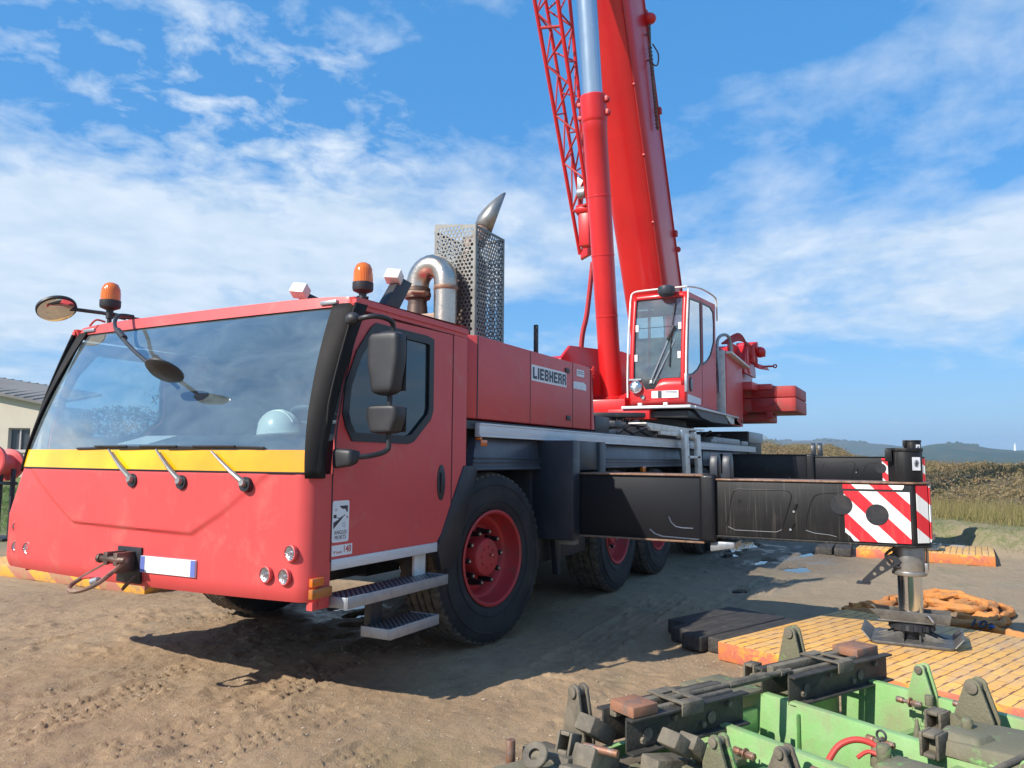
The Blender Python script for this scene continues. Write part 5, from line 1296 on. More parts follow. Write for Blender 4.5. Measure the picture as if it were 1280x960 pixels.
PUD = [(11.9, 1.62, .42, .20), (12.5, 2.25, .55, .12), (13.9, 1.75, .35, .10), (14.6, 3.0, .9, .25), (6.15, 5.0, .26, .10), (5.7, 4.75, .12, .09), (5.35, 4.5, .14, .05), (5.95, 4.62, .08, .12), (6.5, 5.35, .3, .12), (12.9, 2.9, .4, .14), (9.6, 2.0, .16, .1)]
def pud_mask(X, Y):
    m = np.zeros_like(X)
    wob = 1.0 * (fbm(X * 3.4, Y * 5.0, 5, 31) - .5)
    for x, y, a, b in PUD: m = np.maximum(m, sstep(1.25, .85, np.sqrt(((X - x) / a) ** 2 + ((Y - y) / b) ** 2) + wob * 2))
    return m
TR = [((3.3, 4.95), (1, -.06), 1.1), ((3.0, 4.55), (.99, .12), .9), ((3.2, 3.30), (.99, -.13), .8), ((2.7, 3.75), (.97, -.25), .8), ((3.7, 6.4), (1, -.05), .7), ((5.3, 6.1), (.9, -.4), .8), ((4.4, 3.9), (.98, .15), 1.2), ((2.9, 2.6), (.99, -.1), .7), ((6.9, 2.5), (.99, .06), 2.2), ((9.0, 1.9), (.99, -.08), 2.5), ((2.6, 5.9), (.99, .1), .8)]
def ground_h(X, Y):
    near = np.exp(-((X - 5) ** 2 + (Y - 3) ** 2) / 260)
    h = .030 * (fbm(X * .45, Y * .45, 3, 1) - .5) + (.028 * (fbm(X * 2.2, Y * 2.2, 4, 2) - .5) + .022 * (fbm(X * 9, Y * 9, 4, 3) - .5)) * near
    clod = sstep(.56, .66, fbm(X * 6, Y * 6, 4, 40)) * sstep(.46, .6, fbm(X * .8, Y * .8, 3, 41)); h = h + .016 * clod * near * (.4 + fbm(X * 17, Y * 17, 2, 44))
    crumb = sstep(.60, .72, fbm(X * 14, Y * 14, 3, 46)); h = h + .007 * crumb * near
    for k, ((ox, oy), (dx, dy), ln) in enumerate(TR):
        n = math.hypot(dx, dy); dx /= n; dy /= n
        s = (X - ox) * dx + (Y - oy) * dy; t = -(X - ox) * dy + (Y - oy) * dx + .10 * (vnoise(s * .7, s * 0, 60 + k) - .5)
        br = sstep(.34, .44, fbm(s * 1.4 + k * 7, t * 3.0, 3, 70 + k)) * sstep(ln, ln * .6, np.abs(s)) * sstep(.26, .2, np.abs(t))
        rib = np.abs(((t * 1.0 + 10) % .085) - .0425) < .016            # ribs of the tread running along the rut
        lug = (((s + .35 * np.abs(t) + 10) % .07) < .036)
        bk = sstep(.42, .52, vnoise(s * 8, t * 16, 80 + k))
        h = h - .016 * br * sstep(.22, .18, np.abs(t)) + br * .025 * rib * (.25 + .75 * lug) * bk + .020 * br * np.exp(-((np.abs(t) - .21) / .025) ** 2) * bk
    pm_ = pud_mask(X, Y)
    h = h * (1 - pm_) - .034 * pm_
    # keep it flat and low under mats and machines
    return h
def axis(lo, hi, step, far, n):
    core = np.arange(lo, hi, step)
    g = np.geomspace(step, far, n); g = np.cumsum(g / g.sum() * far)
    return np.concatenate([(lo - g)[::-1], core, hi + g])
gx = axis(.6, 17.5, .045, 2900, 70); gy = axis(-2.6, 8.6, .026, 2900, 76)
gx = np.concatenate([gx[gx < .6], np.arange(.6, 6.6, .022), np.arange(6.6, 17.5, .06), gx[gx > 17.5]])
GX, GY = np.meshgrid(gx, gy)
GZ = ground_h(GX, GY) + bank_h(GX, GY) * sstep(400, 100, np.hypot(GX, GY))
me = bpy.data.meshes.new('ground')
nx, ny = len(gx), len(gy)
co = np.stack([GX, GY, GZ], -1).reshape(-1, 3).astype(np.float32)
ii = (np.arange(ny - 1)[:, None] * nx + np.arange(nx - 1)[None, :]).reshape(-1)
faces = np.stack([ii, ii + 1, ii + nx + 1, ii + nx], 1).astype(np.int32)
me.vertices.add(len(co)); me.vertices.foreach_set('co', co.ravel())
me.loops.add(faces.size); me.loops.foreach_set('vertex_index', faces.ravel())
me.polygons.add(len(faces)); me.polygons.foreach_set('loop_start', np.arange(0, faces.size, 4, dtype=np.int32)); me.polygons.foreach_set('loop_total', np.full(len(faces), 4, dtype=np.int32))
me.update(calc_edges=True); me.validate()
me.polygons.foreach_set('use_smooth', np.ones(len(faces), dtype=bool))

m, t, b = newmat('sandy_compacted_ground')
tc = t.node('ShaderNodeTexCoord').outputs['Object']
sp = t.node('ShaderNodeSeparateXYZ'); t.link(tc, sp.inputs[0])
X_, Y_, Z_ = sp.outputs
flat = t.node('ShaderNodeCombineXYZ'); t.link(X_, flat.inputs[0]); t.link(Y_, flat.inputs[1]); fv = flat.outputs[0]
sand = t.mix(t.ramp(t.noise(fv, .55, 8, .62), .38, .66), c4((.385, .262, .150)), c4((.290, .192, .108)))
sand = t.mix(t.ramp(t.noise(fv, 3.2, 8, .68), .52, .75), sand, c4((.20, .138, .088)))
sand = t.mix(t.math('MULTIPLY', t.ramp(t.noise(fv, 26, 5, .7), .50, .72), .55), sand, c4((.43, .325, .22)))
grav = t.mix(t.ramp(t.noise(fv, 60, 4, .8), .35, .68), c4((.185, .145, .098)), c4((.40, .335, .24)))
gm = t.math('MULTIPLY', t.ramp(X_, 6.5, 9.5), .6)
gm = t.math('ADD', gm, t.math('MULTIPLY', t.ramp(t.noise(fv, .9, 5, .6), .52, .68), .35), clamp=True)
col = t.mix(gm, sand, grav)
# pebbles
vo = t.node('ShaderNodeTexVoronoi'); vo.inputs['Scale'].default_value = 42; t.link(fv, vo.inputs['Vector'])
peb = t.math('MULTIPLY', t.math('LESS_THAN', vo.outputs['Distance'], .17), t.ramp(t.noise(fv, 5, 4), .5, .62))
col = t.mix(t.math('MULTIPLY', peb, .6), col, c4((.50, .46, .40)))
# algae / oil patches
ol = t.math('MULTIPLY', t.ramp(t.noise(fv, 1.6, 5, .6), .55, .7), t.math('MULTIPLY', t.ramp(X_, 4.6, 5.4), t.ramp(Y_, 2.3, 1.6)))
col = t.mix(t.math('MULTIPLY', ol, .6), col, c4((.21, .20, .115)))
ol2 = t.node('ShaderNodeVectorMath'); ol2.operation = 'DISTANCE'; t.link(fv, ol2.inputs[0]); ol2.inputs[1].default_value = (3.35, 2.35, 0)
col = t.mix(t.math('MULTIPLY', t.ramp(t.math('ADD', ol2.outputs['Value'], t.math('MULTIPLY', t.noise(fv, 5, 5), .5)), .75, .35), .6), col, c4((.225, .165, .08)))
# damp around the puddles
dist = t.node('ShaderNodeVectorMath'); dist.operation = 'DISTANCE'; t.link(t.scale(fv, 1, 1.7, 1), dist.inputs[0]); dist.inputs[1].default_value = (13.2, 2.3 * 1.7, 0)
d1 = t.ramp(t.math('ADD', dist.outputs['Value'], t.math('MULTIPLY', t.noise(fv, 1.8, 5), 2.2)), 4.4, 2.6)
dist2 = t.node('ShaderNodeVectorMath'); dist2.operation = 'DISTANCE'; t.link(fv, dist2.inputs[0]); dist2.inputs[1].default_value = (6.2, 4.8, 0)
d2 = t.ramp(t.math('ADD', dist2.outputs['Value'], t.math('MULTIPLY', t.noise(fv, 2.2, 5), 1.5)), 2.6, 1.4)
wet = t.math('MAXIMUM', d1, d2)
col = t.mix(t.math('MULTIPLY', wet, .55), col, c4((.085, .07, .055)))
# bank: earth and short grass, then heath
bm_ = t.ramp(Z_, .05, .20)
earth = t.mix(t.ramp(t.noise(fv, 2.5, 7, .65), .42, .62), c4((.26, .21, .12)), c4((.13, .155, .05)))
earth = t.mix(t.ramp(t.noise(fv, 14, 5, .7), .48, .7), earth, c4((.30, .25, .15)))
earth = t.mix(t.ramp(Z_, .45, .75), earth, c4((.12, .105, .05)))
col = t.mix(bm_, col, earth)
far = t.ramp(t.math('ADD', Y_, t.math('MULTIPLY', t.noise(fv, .2, 4), 4)), 15, 18)
col = t.mix(far, col, t.mix(t.ramp(t.noise(fv, .8, 6), .4, .6), c4((.10, .15, .04)), c4((.20, .19, .09))))
t.val(b.inputs['Base Color'], col)
t.val(b.inputs['Roughness'], t.math('SUBTRACT', .93, t.math('MULTIPLY', wet, t.math('ADD', .35, t.math('MULTIPLY', t.ramp(t.noise(fv, 2.4, 4), .5, .6), .35)))))
b.inputs['Specular IOR Level'].default_value = .35
bn = t.node('ShaderNodeBump'); bn.inputs['Strength'].default_value = .9; bn.inputs['Distance'].default_value = .02
hh = t.math('ADD', t.math('MULTIPLY', t.noise(fv, 18, 8, .72), 1.0), t.math('MULTIPLY', t.noise(fv, 75, 5, .7), .35))
hh = t.math('ADD', hh, t.math('MULTIPLY', peb, .25))
t.link(hh, bn.inputs['Height']); t.link(bn.outputs[0], b.inputs['Normal'])
GROUND = place(me, 'ground', m); GROUND['kind'] = 'structure'

# puddles
m, t, b = newmat('puddle_water')
b.inputs['Base Color'].default_value = c4((.03, .028, .024)); b.inputs['Roughness'].default_value = .03; b.inputs['IOR'].default_value = 1.33
b.inputs['Specular IOR Level'].default_value = .9
for x, y, a, bb in PUD:
    g = MB(); g.prism([(x + a * 1.35 * math.cos(q), y + bb * 1.35 * math.sin(q)) for q in np.linspace(0, 2 * PI, 28, endpoint=False)], lambda p, q, w: (p, q, w), -.05, -.026)
    o = g.build('puddle', m); o['kind'] = 'structure'

# loose stones and clods on the dirt near the camera: one scattered layer
g = MB()
for k in range(5200):
    x = 1.4 + 5.2 * rng.random() ** .8; y = -1.5 + 9 * rng.random()
    if y > 3 and x > 5.5: continue
    z = float(ground_h(np.array([x]), np.array([y]))[0]); r = .003 + .008 * rng.random() ** 3
    if rng.random() < .02: r *= 2
    a = rng.random() * 6.28; o = len(g.v)
    sx, sy, sz = r * (1 + .5 * rng.random()), r * (.8 + .4 * rng.random()), r * (.5 + .3 * rng.random())
    vs = [(sx, 0, 0), (0, sy, 0), (-sx, 0, 0), (0, -sy, 0), (.2 * sx, .1 * sy, sz), (0, 0, -sz)]
    vs = [(x + p * math.cos(a) - q * math.sin(a), y + p * math.sin(a) + q * math.cos(a), z + w + sz * .3) for p, q, w in vs]
    g.add(vs, [(0, 1, 4), (1, 2, 4), (2, 3, 4), (3, 0, 4), (1, 0, 5), (2, 1, 5), (3, 2, 5), (0, 3, 5)])
o = g.build('loose_stones', pm('stone_grey_brown', (.33, .245, .165), (.44, .37, .28), rough=.85, nscale=2)); tag(o, 'small stones and dried clods scattered over the dirt', 'gravel', kind='stuff')

# ------------------------------------------------------------------ vegetation
def foliage_mat(name, cols, scale=.6, trans=.25):
    m, t, b = newmat(name)
    tc = t.node('ShaderNodeTexCoord').outputs['Object']
    gi = t.node('ShaderNodeNewGeometry').outputs['Random Per Island']
    base = t.mix(t.ramp(t.noise(tc, scale, 5, .6), .38, .62), c4(cols[0]), c4(cols[1]))
    base = t.mix(t.ramp(t.noise(tc, scale * 3.1, 4, .6), .48, .68), base, c4(cols[2]))
    base = t.mix(t.math('MULTIPLY', t.ramp(gi, .6, 1.0), .6), base, c4(cols[3]))
    t.val(b.inputs['Base Color'], base); b.inputs['Roughness'].default_value = .75; b.inputs['Specular IOR Level'].default_value = .2
    out = [n for n in m.node_tree.nodes if n.type == 'OUTPUT_MATERIAL'][0]
    tr = t.node('ShaderNodeBsdfTranslucent'); t.val(tr.inputs[0], base); mx = t.node('ShaderNodeMixShader'); mx.inputs[0].default_value = trans
    t.link(b.outputs[0], mx.inputs[1]); t.link(tr.outputs[0], mx.inputs[2]); t.link(mx.outputs[0], out.inputs['Surface'])
    return m
def fast_mesh(name, V, Fq, mt, k):
    me = bpy.data.meshes.new(name); V = np.asarray(V, dtype=np.float32); Fq = np.asarray(Fq, dtype=np.int32)
    me.vertices.add(len(V)); me.vertices.foreach_set('co', V.ravel())
    me.loops.add(Fq.size); me.loops.foreach_set('vertex_index', Fq.ravel())
    me.polygons.add(len(Fq)); me.polygons.foreach_set('loop_start', np.arange(0, Fq.size, k, dtype=np.int32)); me.polygons.foreach_set('loop_total', np.full(len(Fq), k, dtype=np.int32))
    me.update(calc_edges=True); return place(me, name, mt)
def hz(x, y): return bank_h(x, y) + ground_h(x, y)
def polar(n, r0, r1, a0, a1):
    a = np.radians(a0 + (a1 - a0) * rng.random(n)); r = np.sqrt(r0 * r0 + (r1 * r1 - r0 * r0) * rng.random(n)); return r * np.cos(a), r * np.sin(a)
# heath / gorse: leaf sized quads over lumpy mounds
def scatter_leaves(x, y, z, size):
    n = len(x); nrm = rng.normal(size=(n, 3)); nrm[:, 2] += .5; nrm /= np.linalg.norm(nrm, axis=1)[:, None]
    t1 = np.cross(nrm, rng.normal(size=(n, 3))); t1 /= np.linalg.norm(t1, axis=1)[:, None]; t2 = np.cross(nrm, t1)
    c = np.stack([x, y, z], 1); L_ = (size * (.6 + .8 * rng.random(n)))[:, None]; W_ = L_ * .32
    V = np.stack([c - t1 * L_, c + t2 * W_, c + t1 * L_, c - t2 * W_], 1).reshape(-1, 3)
    return V, np.arange(4 * n).reshape(-1, 4)
def mound(x, y):
    f = fbm(x * .38, y * .38, 3, 101); s = fbm(x * 1.7, y * 1.7, 3, 102)
    d = bank_d(x, y); tall = sstep(2.2, 5, y) * .55
    return np.clip((f - .28) * 1.25 + (s - .5) * .75, .06, 1.4) * sstep(3.5, 5.6, d + 1.6 * (fbm(x * .8, y * .8, 2, 103) - .5)) * (.72 + tall)
n = 130000
x, y = polar(n, 19.5, 46, -16, 24); mh = mound(x, y); keep = mh > .03
x, y, mh = x[keep], y[keep], mh[keep]
z = hz(x, y) + mh * (1 - .55 * rng.random(len(x)) ** 2.2) + .03 * rng.normal(size=len(x))
V, Fq = scatter_leaves(x, y, z, .048)
nt = 16000; xt, yt = polar(nt, 19.5, 46, -16, 24); mt_ = mound(xt, yt); k = mt_ > .05; xt, yt, mt_ = xt[k], yt[k], mt_[k]; zt_2 = hz(xt, yt) + mt_ * .8
hh_ = .10 + .16 * rng.random(len(xt)); lean = rng.normal(size=(len(xt), 2)) * .06
Vt = np.stack([np.stack([xt - .006, yt, zt_2], 1), np.stack([xt + .006, yt + .006, zt_2], 1), np.stack([xt + lean[:, 0] + .004, yt + lean[:, 1], zt_2 + hh_], 1), np.stack([xt + lean[:, 0], yt + lean[:, 1], zt_2 + hh_ + .01], 1)], 1).reshape(-1, 3)
V2 = np.concatenate([V, Vt]); F2 = np.concatenate([Fq, np.arange(4 * len(xt)).reshape(-1, 4) + len(V)])
M['heath'] = foliage_mat('heath_foliage', [(.245, .170, .085), (.195, .172, .072), (.31, .205, .12), (.42, .32, .20)], .7)
o = fast_mesh('heath_scrub', V2, F2, M['heath'], 4); tag(o, 'brown and olive heath scrub covering the bank behind the gravel', 'scrub', kind='stuff')
# solid dark body under the leaves so the bank is not see-through
gx2 = np.linspace(17, 50, 120); gy2 = np.linspace(-14, 20, 120); A_, B_ = np.meshgrid(gx2, gy2); mm = mound(A_, B_)
Zb = hz(A_, B_) + mm * .62 - .05
me = bpy.data.meshes.new('heath_undergrowth'); me.from_pydata([tuple(p) for p in np.stack([A_, B_, Zb], -1).reshape(-1, 3)], [], [(j * 120 + i, j * 120 + i + 1, (j + 1) * 120 + i + 1, (j + 1) * 120 + i) for j in range(119) for i in range(119)])
o2 = place(me, 'heath_undergrowth', pm('undergrowth_brown', (.12, .09, .045), (.15, .125, .055), rough=.95, nscale=3, bump=1, bscale=14)); tag(o2, 'dense brown undergrowth below the heath scrub', 'undergrowth', kind='stuff')
# tall grass strip and short tufts
def blades(x, y, hmin, hmax, w, lean=.25):
    n = len(x); z = hz(x, y) - .01; h = hmin + (hmax - hmin) * rng.random(n); a = rng.random(n) * 6.28
    dx = np.cos(a) * w; dy = np.sin(a) * w; lx = rng.normal(size=n) * lean * h; ly = rng.normal(size=n) * lean * h
    V = np.stack([np.stack([x - dx, y - dy, z], 1), np.stack([x + dx, y + dy, z], 1), np.stack([x + lx, y + ly, z + h], 1)], 1).reshape(-1, 3)
    return V, np.arange(3 * n).reshape(-1, 3)
x, y = polar(70000, 16, 27, -14, 14); d = bank_d(x, y); k = (d > 1.9) & (d < 5.2) & (rng.random(len(x)) < .3 + .7 * sstep(1.8, 3.2, d)); x, y = x[k], y[k]
V, Fq = blades(x, y, .12, .42, .006)
M['tallgrass'] = foliage_mat('dry_tall_grass', [(.28, .23, .09), (.21, .20, .07), (.33, .255, .12), (.46, .38, .20)], 1.0, .3)
o = fast_mesh('tall_grass', V, Fq, M['tallgrass'], 3); tag(o, 'strip of yellowish tall grass at the foot of the scrub', 'tall grass', kind='stuff')
x, y = polar(26000, 14.6, 21, -16, 20); d = bank_d(x, y); k = (d > .35) & (d < 3.6) & (fbm(x * 1.5, y * 1.5, 3, 120) > .47); x, y = x[k], y[k]
V, Fq = blades(x, y, .02, .07, .005, .5)
M['shortgrass'] = foliage_mat('short_grass', [(.16, .19, .06), (.10, .18, .035), (.25, .23, .10), (.32, .27, .14)], 2.2, .3)
o = fast_mesh('short_grass', V, Fq, M['shortgrass'], 3); tag(o, 'short patchy grass on the earth mound', 'grass', kind='stuff')
x, y = polar(9000, 17, 42, 52, 66); k = (y > 15.5); x, y = x[k], y[k]; V, Fq = blades(x, y, .08, .32, .012, .35)
M['lushgrass'] = foliage_mat('green_grass', [(.09, .17, .035), (.13, .20, .05), (.20, .22, .08), (.25, .28, .10)], 1.2, .3)
o = fast_mesh('green_grass', V, Fq, M['lushgrass'], 3); tag(o, 'green grass in front of the cream building', 'grass', kind='stuff')

# ------------------------------------------------------------------ far hills
def hill(name, r0, az, top, mt, depth=500, base=-2):
    """az: list of azimuths in degrees, top: elevation angle of the ridge seen from the yard (degrees)"""
    A = np.linspace(az[0], az[-1], 260); el = np.interp(A, az, top); el = el + .05 * (fbm(A * 1.1, A * 0, 5, 200) - .5) + .02 * (fbm(A * 7, A * 0, 3, 201) - .5)
    g = []; prof = [(-.9, 0), (-.6, .30), (-.35, .62), (-.15, .88), (0, 1.0), (.3, .95), (1, .4)]
    for q, hh in prof:
        for a, e in zip(A, el):
            r = r0 + q * depth + 30 * (vnoise(np.array([a * 1.5]), np.array([q * 3.1]), 210)[0] - .5)
            zz = 1.56 + r0 * math.tan(R(max(e, -.3))) ; w = .06 * (vnoise(np.array([a * 2.5 + q * 5]), np.array([q * 4.0]), 222)[0] - .5) * (1 if 0 < hh < 1 else 0)
            g.append((r * math.cos(R(a)), r * math.sin(R(a)), base + (zz - base) * (hh + w)))
    n = len(A)
    me = bpy.data.meshes.new(name); me.from_pydata(g, [], [(j * n + i, j * n + i + 1, (j + 1) * n + i + 1, (j + 1) * n + i) for j in range(len(prof) - 1) for i in range(n - 1)])
    for p in me.polygons: p.use_smooth = True
    o = place(me, name, mt); o['kind'] = 'structure'; return o
def hillmat(name, c1, c2, c3, s):
    m, t, b = newmat(name); tc = t.node('ShaderNodeTexCoord').outputs['Object']
    base = t.mix(t.ramp(t.noise(tc, s, 6, .6), .42, .58), c4(c1), c4(c2)); base = t.mix(t.ramp(t.noise(tc, s * 3.3, 6, .7), .52, .62), base, c4(c3))
    t.val(b.inputs['Base Color'], base); b.inputs['Roughness'].default_value = 1; b.inputs['Specular IOR Level'].default_value = .1; return m
HM1 = hillmat('hill_heath', (.10, .085, .05), (.05, .075, .035), (.14, .115, .07), .009)
HM2 = hillmat('hill_woods', (.035, .06, .032), (.05, .075, .035), (.10, .085, .05), .006)
hill('hills', 1500, [-40, -20, -9, -6, -4.6, -3.6, -3.0, -2.2, -1.2, -.6, 0, 1.2, 3, 8, 30, 60, 100], [.2, .4, .70, .74, .80, .92, 1.10, 1.22, 1.20, 1.12, .98, .7, .3, .2, .1, .2, .1], HM2)
hill('hills', 2100, [-40, -10, -2, 1, 2.5, 4, 5.5, 7, 8.5, 10, 12, 16, 30, 60, 100], [.2, .5, .8, 1.0, 1.18, 1.30, 1.40, 1.42, 1.40, 1.38, 1.3, .9, .4, .3, .2], HM1)
# clumps of trees on the skyline
g = MB()
for k in range(90):
    a = rng.choice([3.2 + 3.2 * rng.random(), 4.6 + 1.6 * rng.random(), -3.4 + 2.2 * rng.random(), 8 + 3 * rng.random()]); rr_ = 2100 if a > 1 else 1500
    el = np.interp(a, [-3.6, -3.0, -2.2, -1.2, -.6, 1, 2.5, 4, 5.5, 7, 8.5, 12], [.92, 1.10, 1.22, 1.20, 1.12, 1.0, 1.18, 1.30, 1.40, 1.42, 1.40, 1.3])
    r = rr_ - 20 + 40 * rng.random(); s = 4 + 5 * rng.random() if a > 1 else 2 + 3 * rng.random()
    z = 1.56 + rr_ * math.tan(R(el)) - 1
    for q in range(4): g.sph((r * math.cos(R(a)) + rng.normal() * s * .4, r * math.sin(R(a)) + rng.normal() * s * .5, z + rng.normal() * s * .2), s * (.5 + .3 * rng.random()), (1, 1, .8), 8, 5)
o = g.build('skyline_trees', M['leaf_dark']); tag(o, 'dark clumps of trees along the far hilltop', 'far trees', kind='stuff')
# pale town specks at the foot of the hill
g = MB(); a = R(-5.25); rr_ = 1480; c = Vector((rr_ * math.cos(a), rr_ * math.sin(a), 19.5))
LT = empty('white_tower', (c.x, c.y, 15), 'tiny white tower standing on the far hillside at the right edge', 'tower')
g.cyl((c.x, c.y, 14), (c.x, c.y, 28), 2.2, 1.7, 16); g.build('tower_shaft', M['tower_white'], LT)
g = MB(); g.cyl((c.x, c.y, 28), (c.x, c.y, 30.5), 1.3, 1.2, 12); g.cyl((c.x, c.y, 30.5), (c.x, c.y, 32), 1.5, .1, 12); g.build('tower_lantern', M['tower_white'], LT)
g = MB(); g.box(c.x - 3, c.x + 3, c.y - 7, c.y + 6, 13, 18); g.build('tower_house', M['tower_white'], LT)

# ------------------------------------------------------------------ cream building on the left
BD = empty('cream_building', (22.5, 42.7, 0), 'low cream rendered building with grey sheet roof, left of the cab', 'building')
bd = Vector((.53, -.85, 0)).normalized(); bnv = Vector((.85, .53, 0)).normalized()      # bnv points away from the yard
bo = Vector((22.5, 42.7, 0)); BMt = frame(bo, bd, (0, 0, 1))
def bl(a, h, d): return bo + bd * a + Vector((0, 0, h)) + bnv * d
def bbox(g, a0, a1, h0, h1, d0, d1): g.hexa([bl(a0, h0, d0), bl(a1, h0, d0), bl(a1, h0, d1), bl(a0, h0, d1)], [bl(a0, h1, d0), bl(a1, h1, d0), bl(a1, h1, d1), bl(a0, h1, d1)])
wt = lambda a: 4.66 - .20 * a
wins = [(-4.2, -3.1), (.62, 1.72)]
A0_, A1_ = -9.0, 2.3
plate([(A0_, -.2), (A1_, -.2), (A1_, wt(A1_)), (A0_, wt(A0_))], [[(a, 1.75), (b_, 1.75), (b_, 2.95), (a, 2.95)] for a, b_ in wins], BMt, 'wall', M['wall'], BD, .3)
g = MB()
for a in (A0_, A1_): g.hexa([bl(a - .15, 0, .16), bl(a + .15, 0, .16), bl(a + .15, 0, 5), bl(a - .15, 0, 5)], [bl(a - .15, wt(a), .16), bl(a + .15, wt(a), .16), bl(a + .15, wt(a), 5), bl(a - .15, wt(a), 5)])
bbox(g, A0_, A1_, 0, wt(A1_), 4.8, 5); build_each(g, 'side_wall', M['wall'], BD)
g = MB(); e0, e1 = A0_ - .4, A1_ + .5
g.hexa([bl(e0, wt(e0), -.5), bl(e1, wt(e1), -.5), bl(e1, wt(0) + .40, 5.2), bl(e0, wt(e0) + .38, 5.2)], [bl(e0, wt(e0) + .14, -.5), bl(e1, wt(e1) + .14, -.5), bl(e1, wt(0) + .55, 5.2), bl(e0, wt(e0) + .53, 5.2)])
for k in range(26):
    a = e0 + (e1 - e0) * k / 26; q = (a - e0) / (e1 - e0); zb = (wt(e0) + .53) * (1 - q) + (wt(0) + .55) * q
    g.hexa([bl(a, wt(a) + .13, -.5), bl(a + .06, wt(a) + .13, -.5), bl(a + .06, zb - .01, 5.2), bl(a, zb - .01, 5.2)], [bl(a, wt(a) + .18, -.5), bl(a + .06, wt(a) + .18, -.5), bl(a + .06, zb + .04, 5.2), bl(a, zb + .04, 5.2)])
g.build('roof', M['roofing'], BD)
for a, b_ in wins:
    g = MB(); w = .07
    for q in ((a, a + w, 1.75, 2.95), (b_ - w, b_, 1.75, 2.95), (a, b_, 1.75, 1.75 + w), (a, b_, 2.95 - w, 2.95), ((a + b_) / 2 - .035, (a + b_) / 2 + .035, 1.82, 2.88)): bbox(g, q[0], q[1], q[2], q[3], -.02, .06)
    wf = g.build('window', M['win_frame'], BD)
    g = MB(); bbox(g, a, b_, 1.75, 2.95, .07, .09); g.build('pane', M['house_glass'], wf)
    g = MB(); bbox(g, a - .1, b_ + .1, 1.66, 1.745, -.22, .1); g.build('sill', M['wall'], wf)
# bush on the skyline behind the roof
x = bl(6.5, 0, 9); n = 700; p = rng.normal(size=(n, 3)) * np.array([1.0, 1.0, .7]); V, Fq = scatter_leaves(x.x + p[:, 0], x.y + p[:, 1], 5.4 + p[:, 2] * .7, .16)
TRO = empty('bare_tree', (x.x, x.y, 0), 'dark leafless tree top showing above the grey roof', 'tree')
o = fast_mesh('crown', V, Fq, M['leaf_dark'], 4); o.parent = TRO; o.location = -TRO.location
g = MB(); g.tube([(x.x, x.y, 0), (x.x + .1, x.y, 3), (x.x - .1, x.y + .2, 5)], [.2, .15, .05], 8)
for k in range(14): a = rng.random() * 6.28; g.tube([(x.x, x.y, 3.5 + k * .1), (x.x + math.cos(a) * 1.2, x.y + math.sin(a) * 1.2, 5.3 + .6 * rng.random())], [.06, .02], 5)
g.build('trunk', M['timber_black'], TRO)
# hedge running right of the building
n = 9000; q = rng.random(n); hx = 26 + 14 * q; hy = 42 - 4 * q; n_h = fbm(q * 9, q * 0 + 3, 3, 77)
x_ = hx + rng.normal(size=n) * .5; y_ = hy + rng.normal(size=n) * .5; z_ = .3 + (2.6 + 2.2 * n_h) * rng.random(n) ** .7
V, Fq = scatter_leaves(x_, y_, z_, .13)
o = fast_mesh('hedge', V, Fq, M['leaf_dark'], 4); tag(o, 'dark uneven hedge seen through the windows of the driver cab', 'hedge', kind='stuff')
# red drum with dark stand beyond the left cab corner
DRc = Vector((7.75, 14.95, 1.42))
DR = empty('red_cable_drum', (DRc.x, DRc.y, 0), 'round red steel drum on a dark stand beyond the far corner of the driver cab', 'cable drum')
g = MB(); ax = Vector((-.88, -.47, .1)); g.lathe([(.06, -.02), (.16, .0), (.27, .03), (.30, .05), (.33, .04), (.34, 0), (.33, -.04), (.2, -.06), (.2, -.5), (.30, -.52), (.30, -.6), (.0001, -.6)], DRc, ax, 36); g.build('drum', M['red_faded'], DR)
g = MB(); g.lathe([(.0001, .03), (.05, .03), (.065, 0), (.06, -.03)], DRc, ax, 20); g.build('drum_hub', M['red_dark'], DR)
g = MB(); g.box(8.05, 8.12, 14.7, 14.76, 0, 1.3); g.box(8.05, 8.12, 15.1, 15.16, 0, 1.3); g.box(8.02, 8.14, 14.66, 15.2, 1.0, 1.06); g.box(7.9, 8.3, 14.6, 15.3, 0, .05); g.build('stand', M['chassis_dk'], DR, bevel=.01)

# ------------------------------------------------------------------ mats and timbers
def ground_mat(loc, ang, L_, W_, h, label, sidem='mat_side'):
    g = MB(); n = 0
    g.box(0, L_, 0, W_, 0, h)
    o = g.build('orange_ground_mat', [M['mat_top'], M[sidem]], None, bevel=.012)
    for p in o.data.polygons: p.material_index = 0 if p.normal.z > .7 else 1
    o.location = loc; o.rotation_euler = (0, 0, R(ang)); return tag(o, label, 'ground mat', 'orange mats under the outrigger feet')
ang = -21.7; uu = Vector((math.cos(R(ang)), math.sin(R(ang)), 0)); vv = Vector((math.sin(R(ang)), -math.cos(R(ang)), 0)); A0 = Vector((6.19, 1.467, 0))
Wm = 3.3; ground_mat(tuple(A0 + vv * Wm), ang, 2.08, Wm, .142, 'large orange plank mat in the foreground under the polished jack, beside the green frame')
ground_mat((13.62, -.93, .0), -3, 1.45, 1.92, .155, 'orange mat at the edge of the grass bank under the rear jack')
ground_mat((5.75, 7.75, 0), 1, 2.0, 3.6, .142, 'worn yellow striped mat lying under the front bumper on the far side of the crane', 'yell_stripe')
ground_mat((13.4, 8.2, 0), 0, 1.6, 2.4, .155, 'orange mat under the far rear jack, behind the crane')
def timber(p, ang, L_, W_, h, label, mk='timber_black'):
    g = MB(); n = 14; xs = np.linspace(0, L_, n)
    for i in range(1):
        g.box(0, L_, 0, W_, 0, h)
    o = g.build('timber_beam', M[mk], None, bevel=.014, seg=3); o.location = p; o.rotation_euler = (0, 0, R(ang))
    return tag(o, label, 'timber beam', 'black timbers laid beside the orange mats')
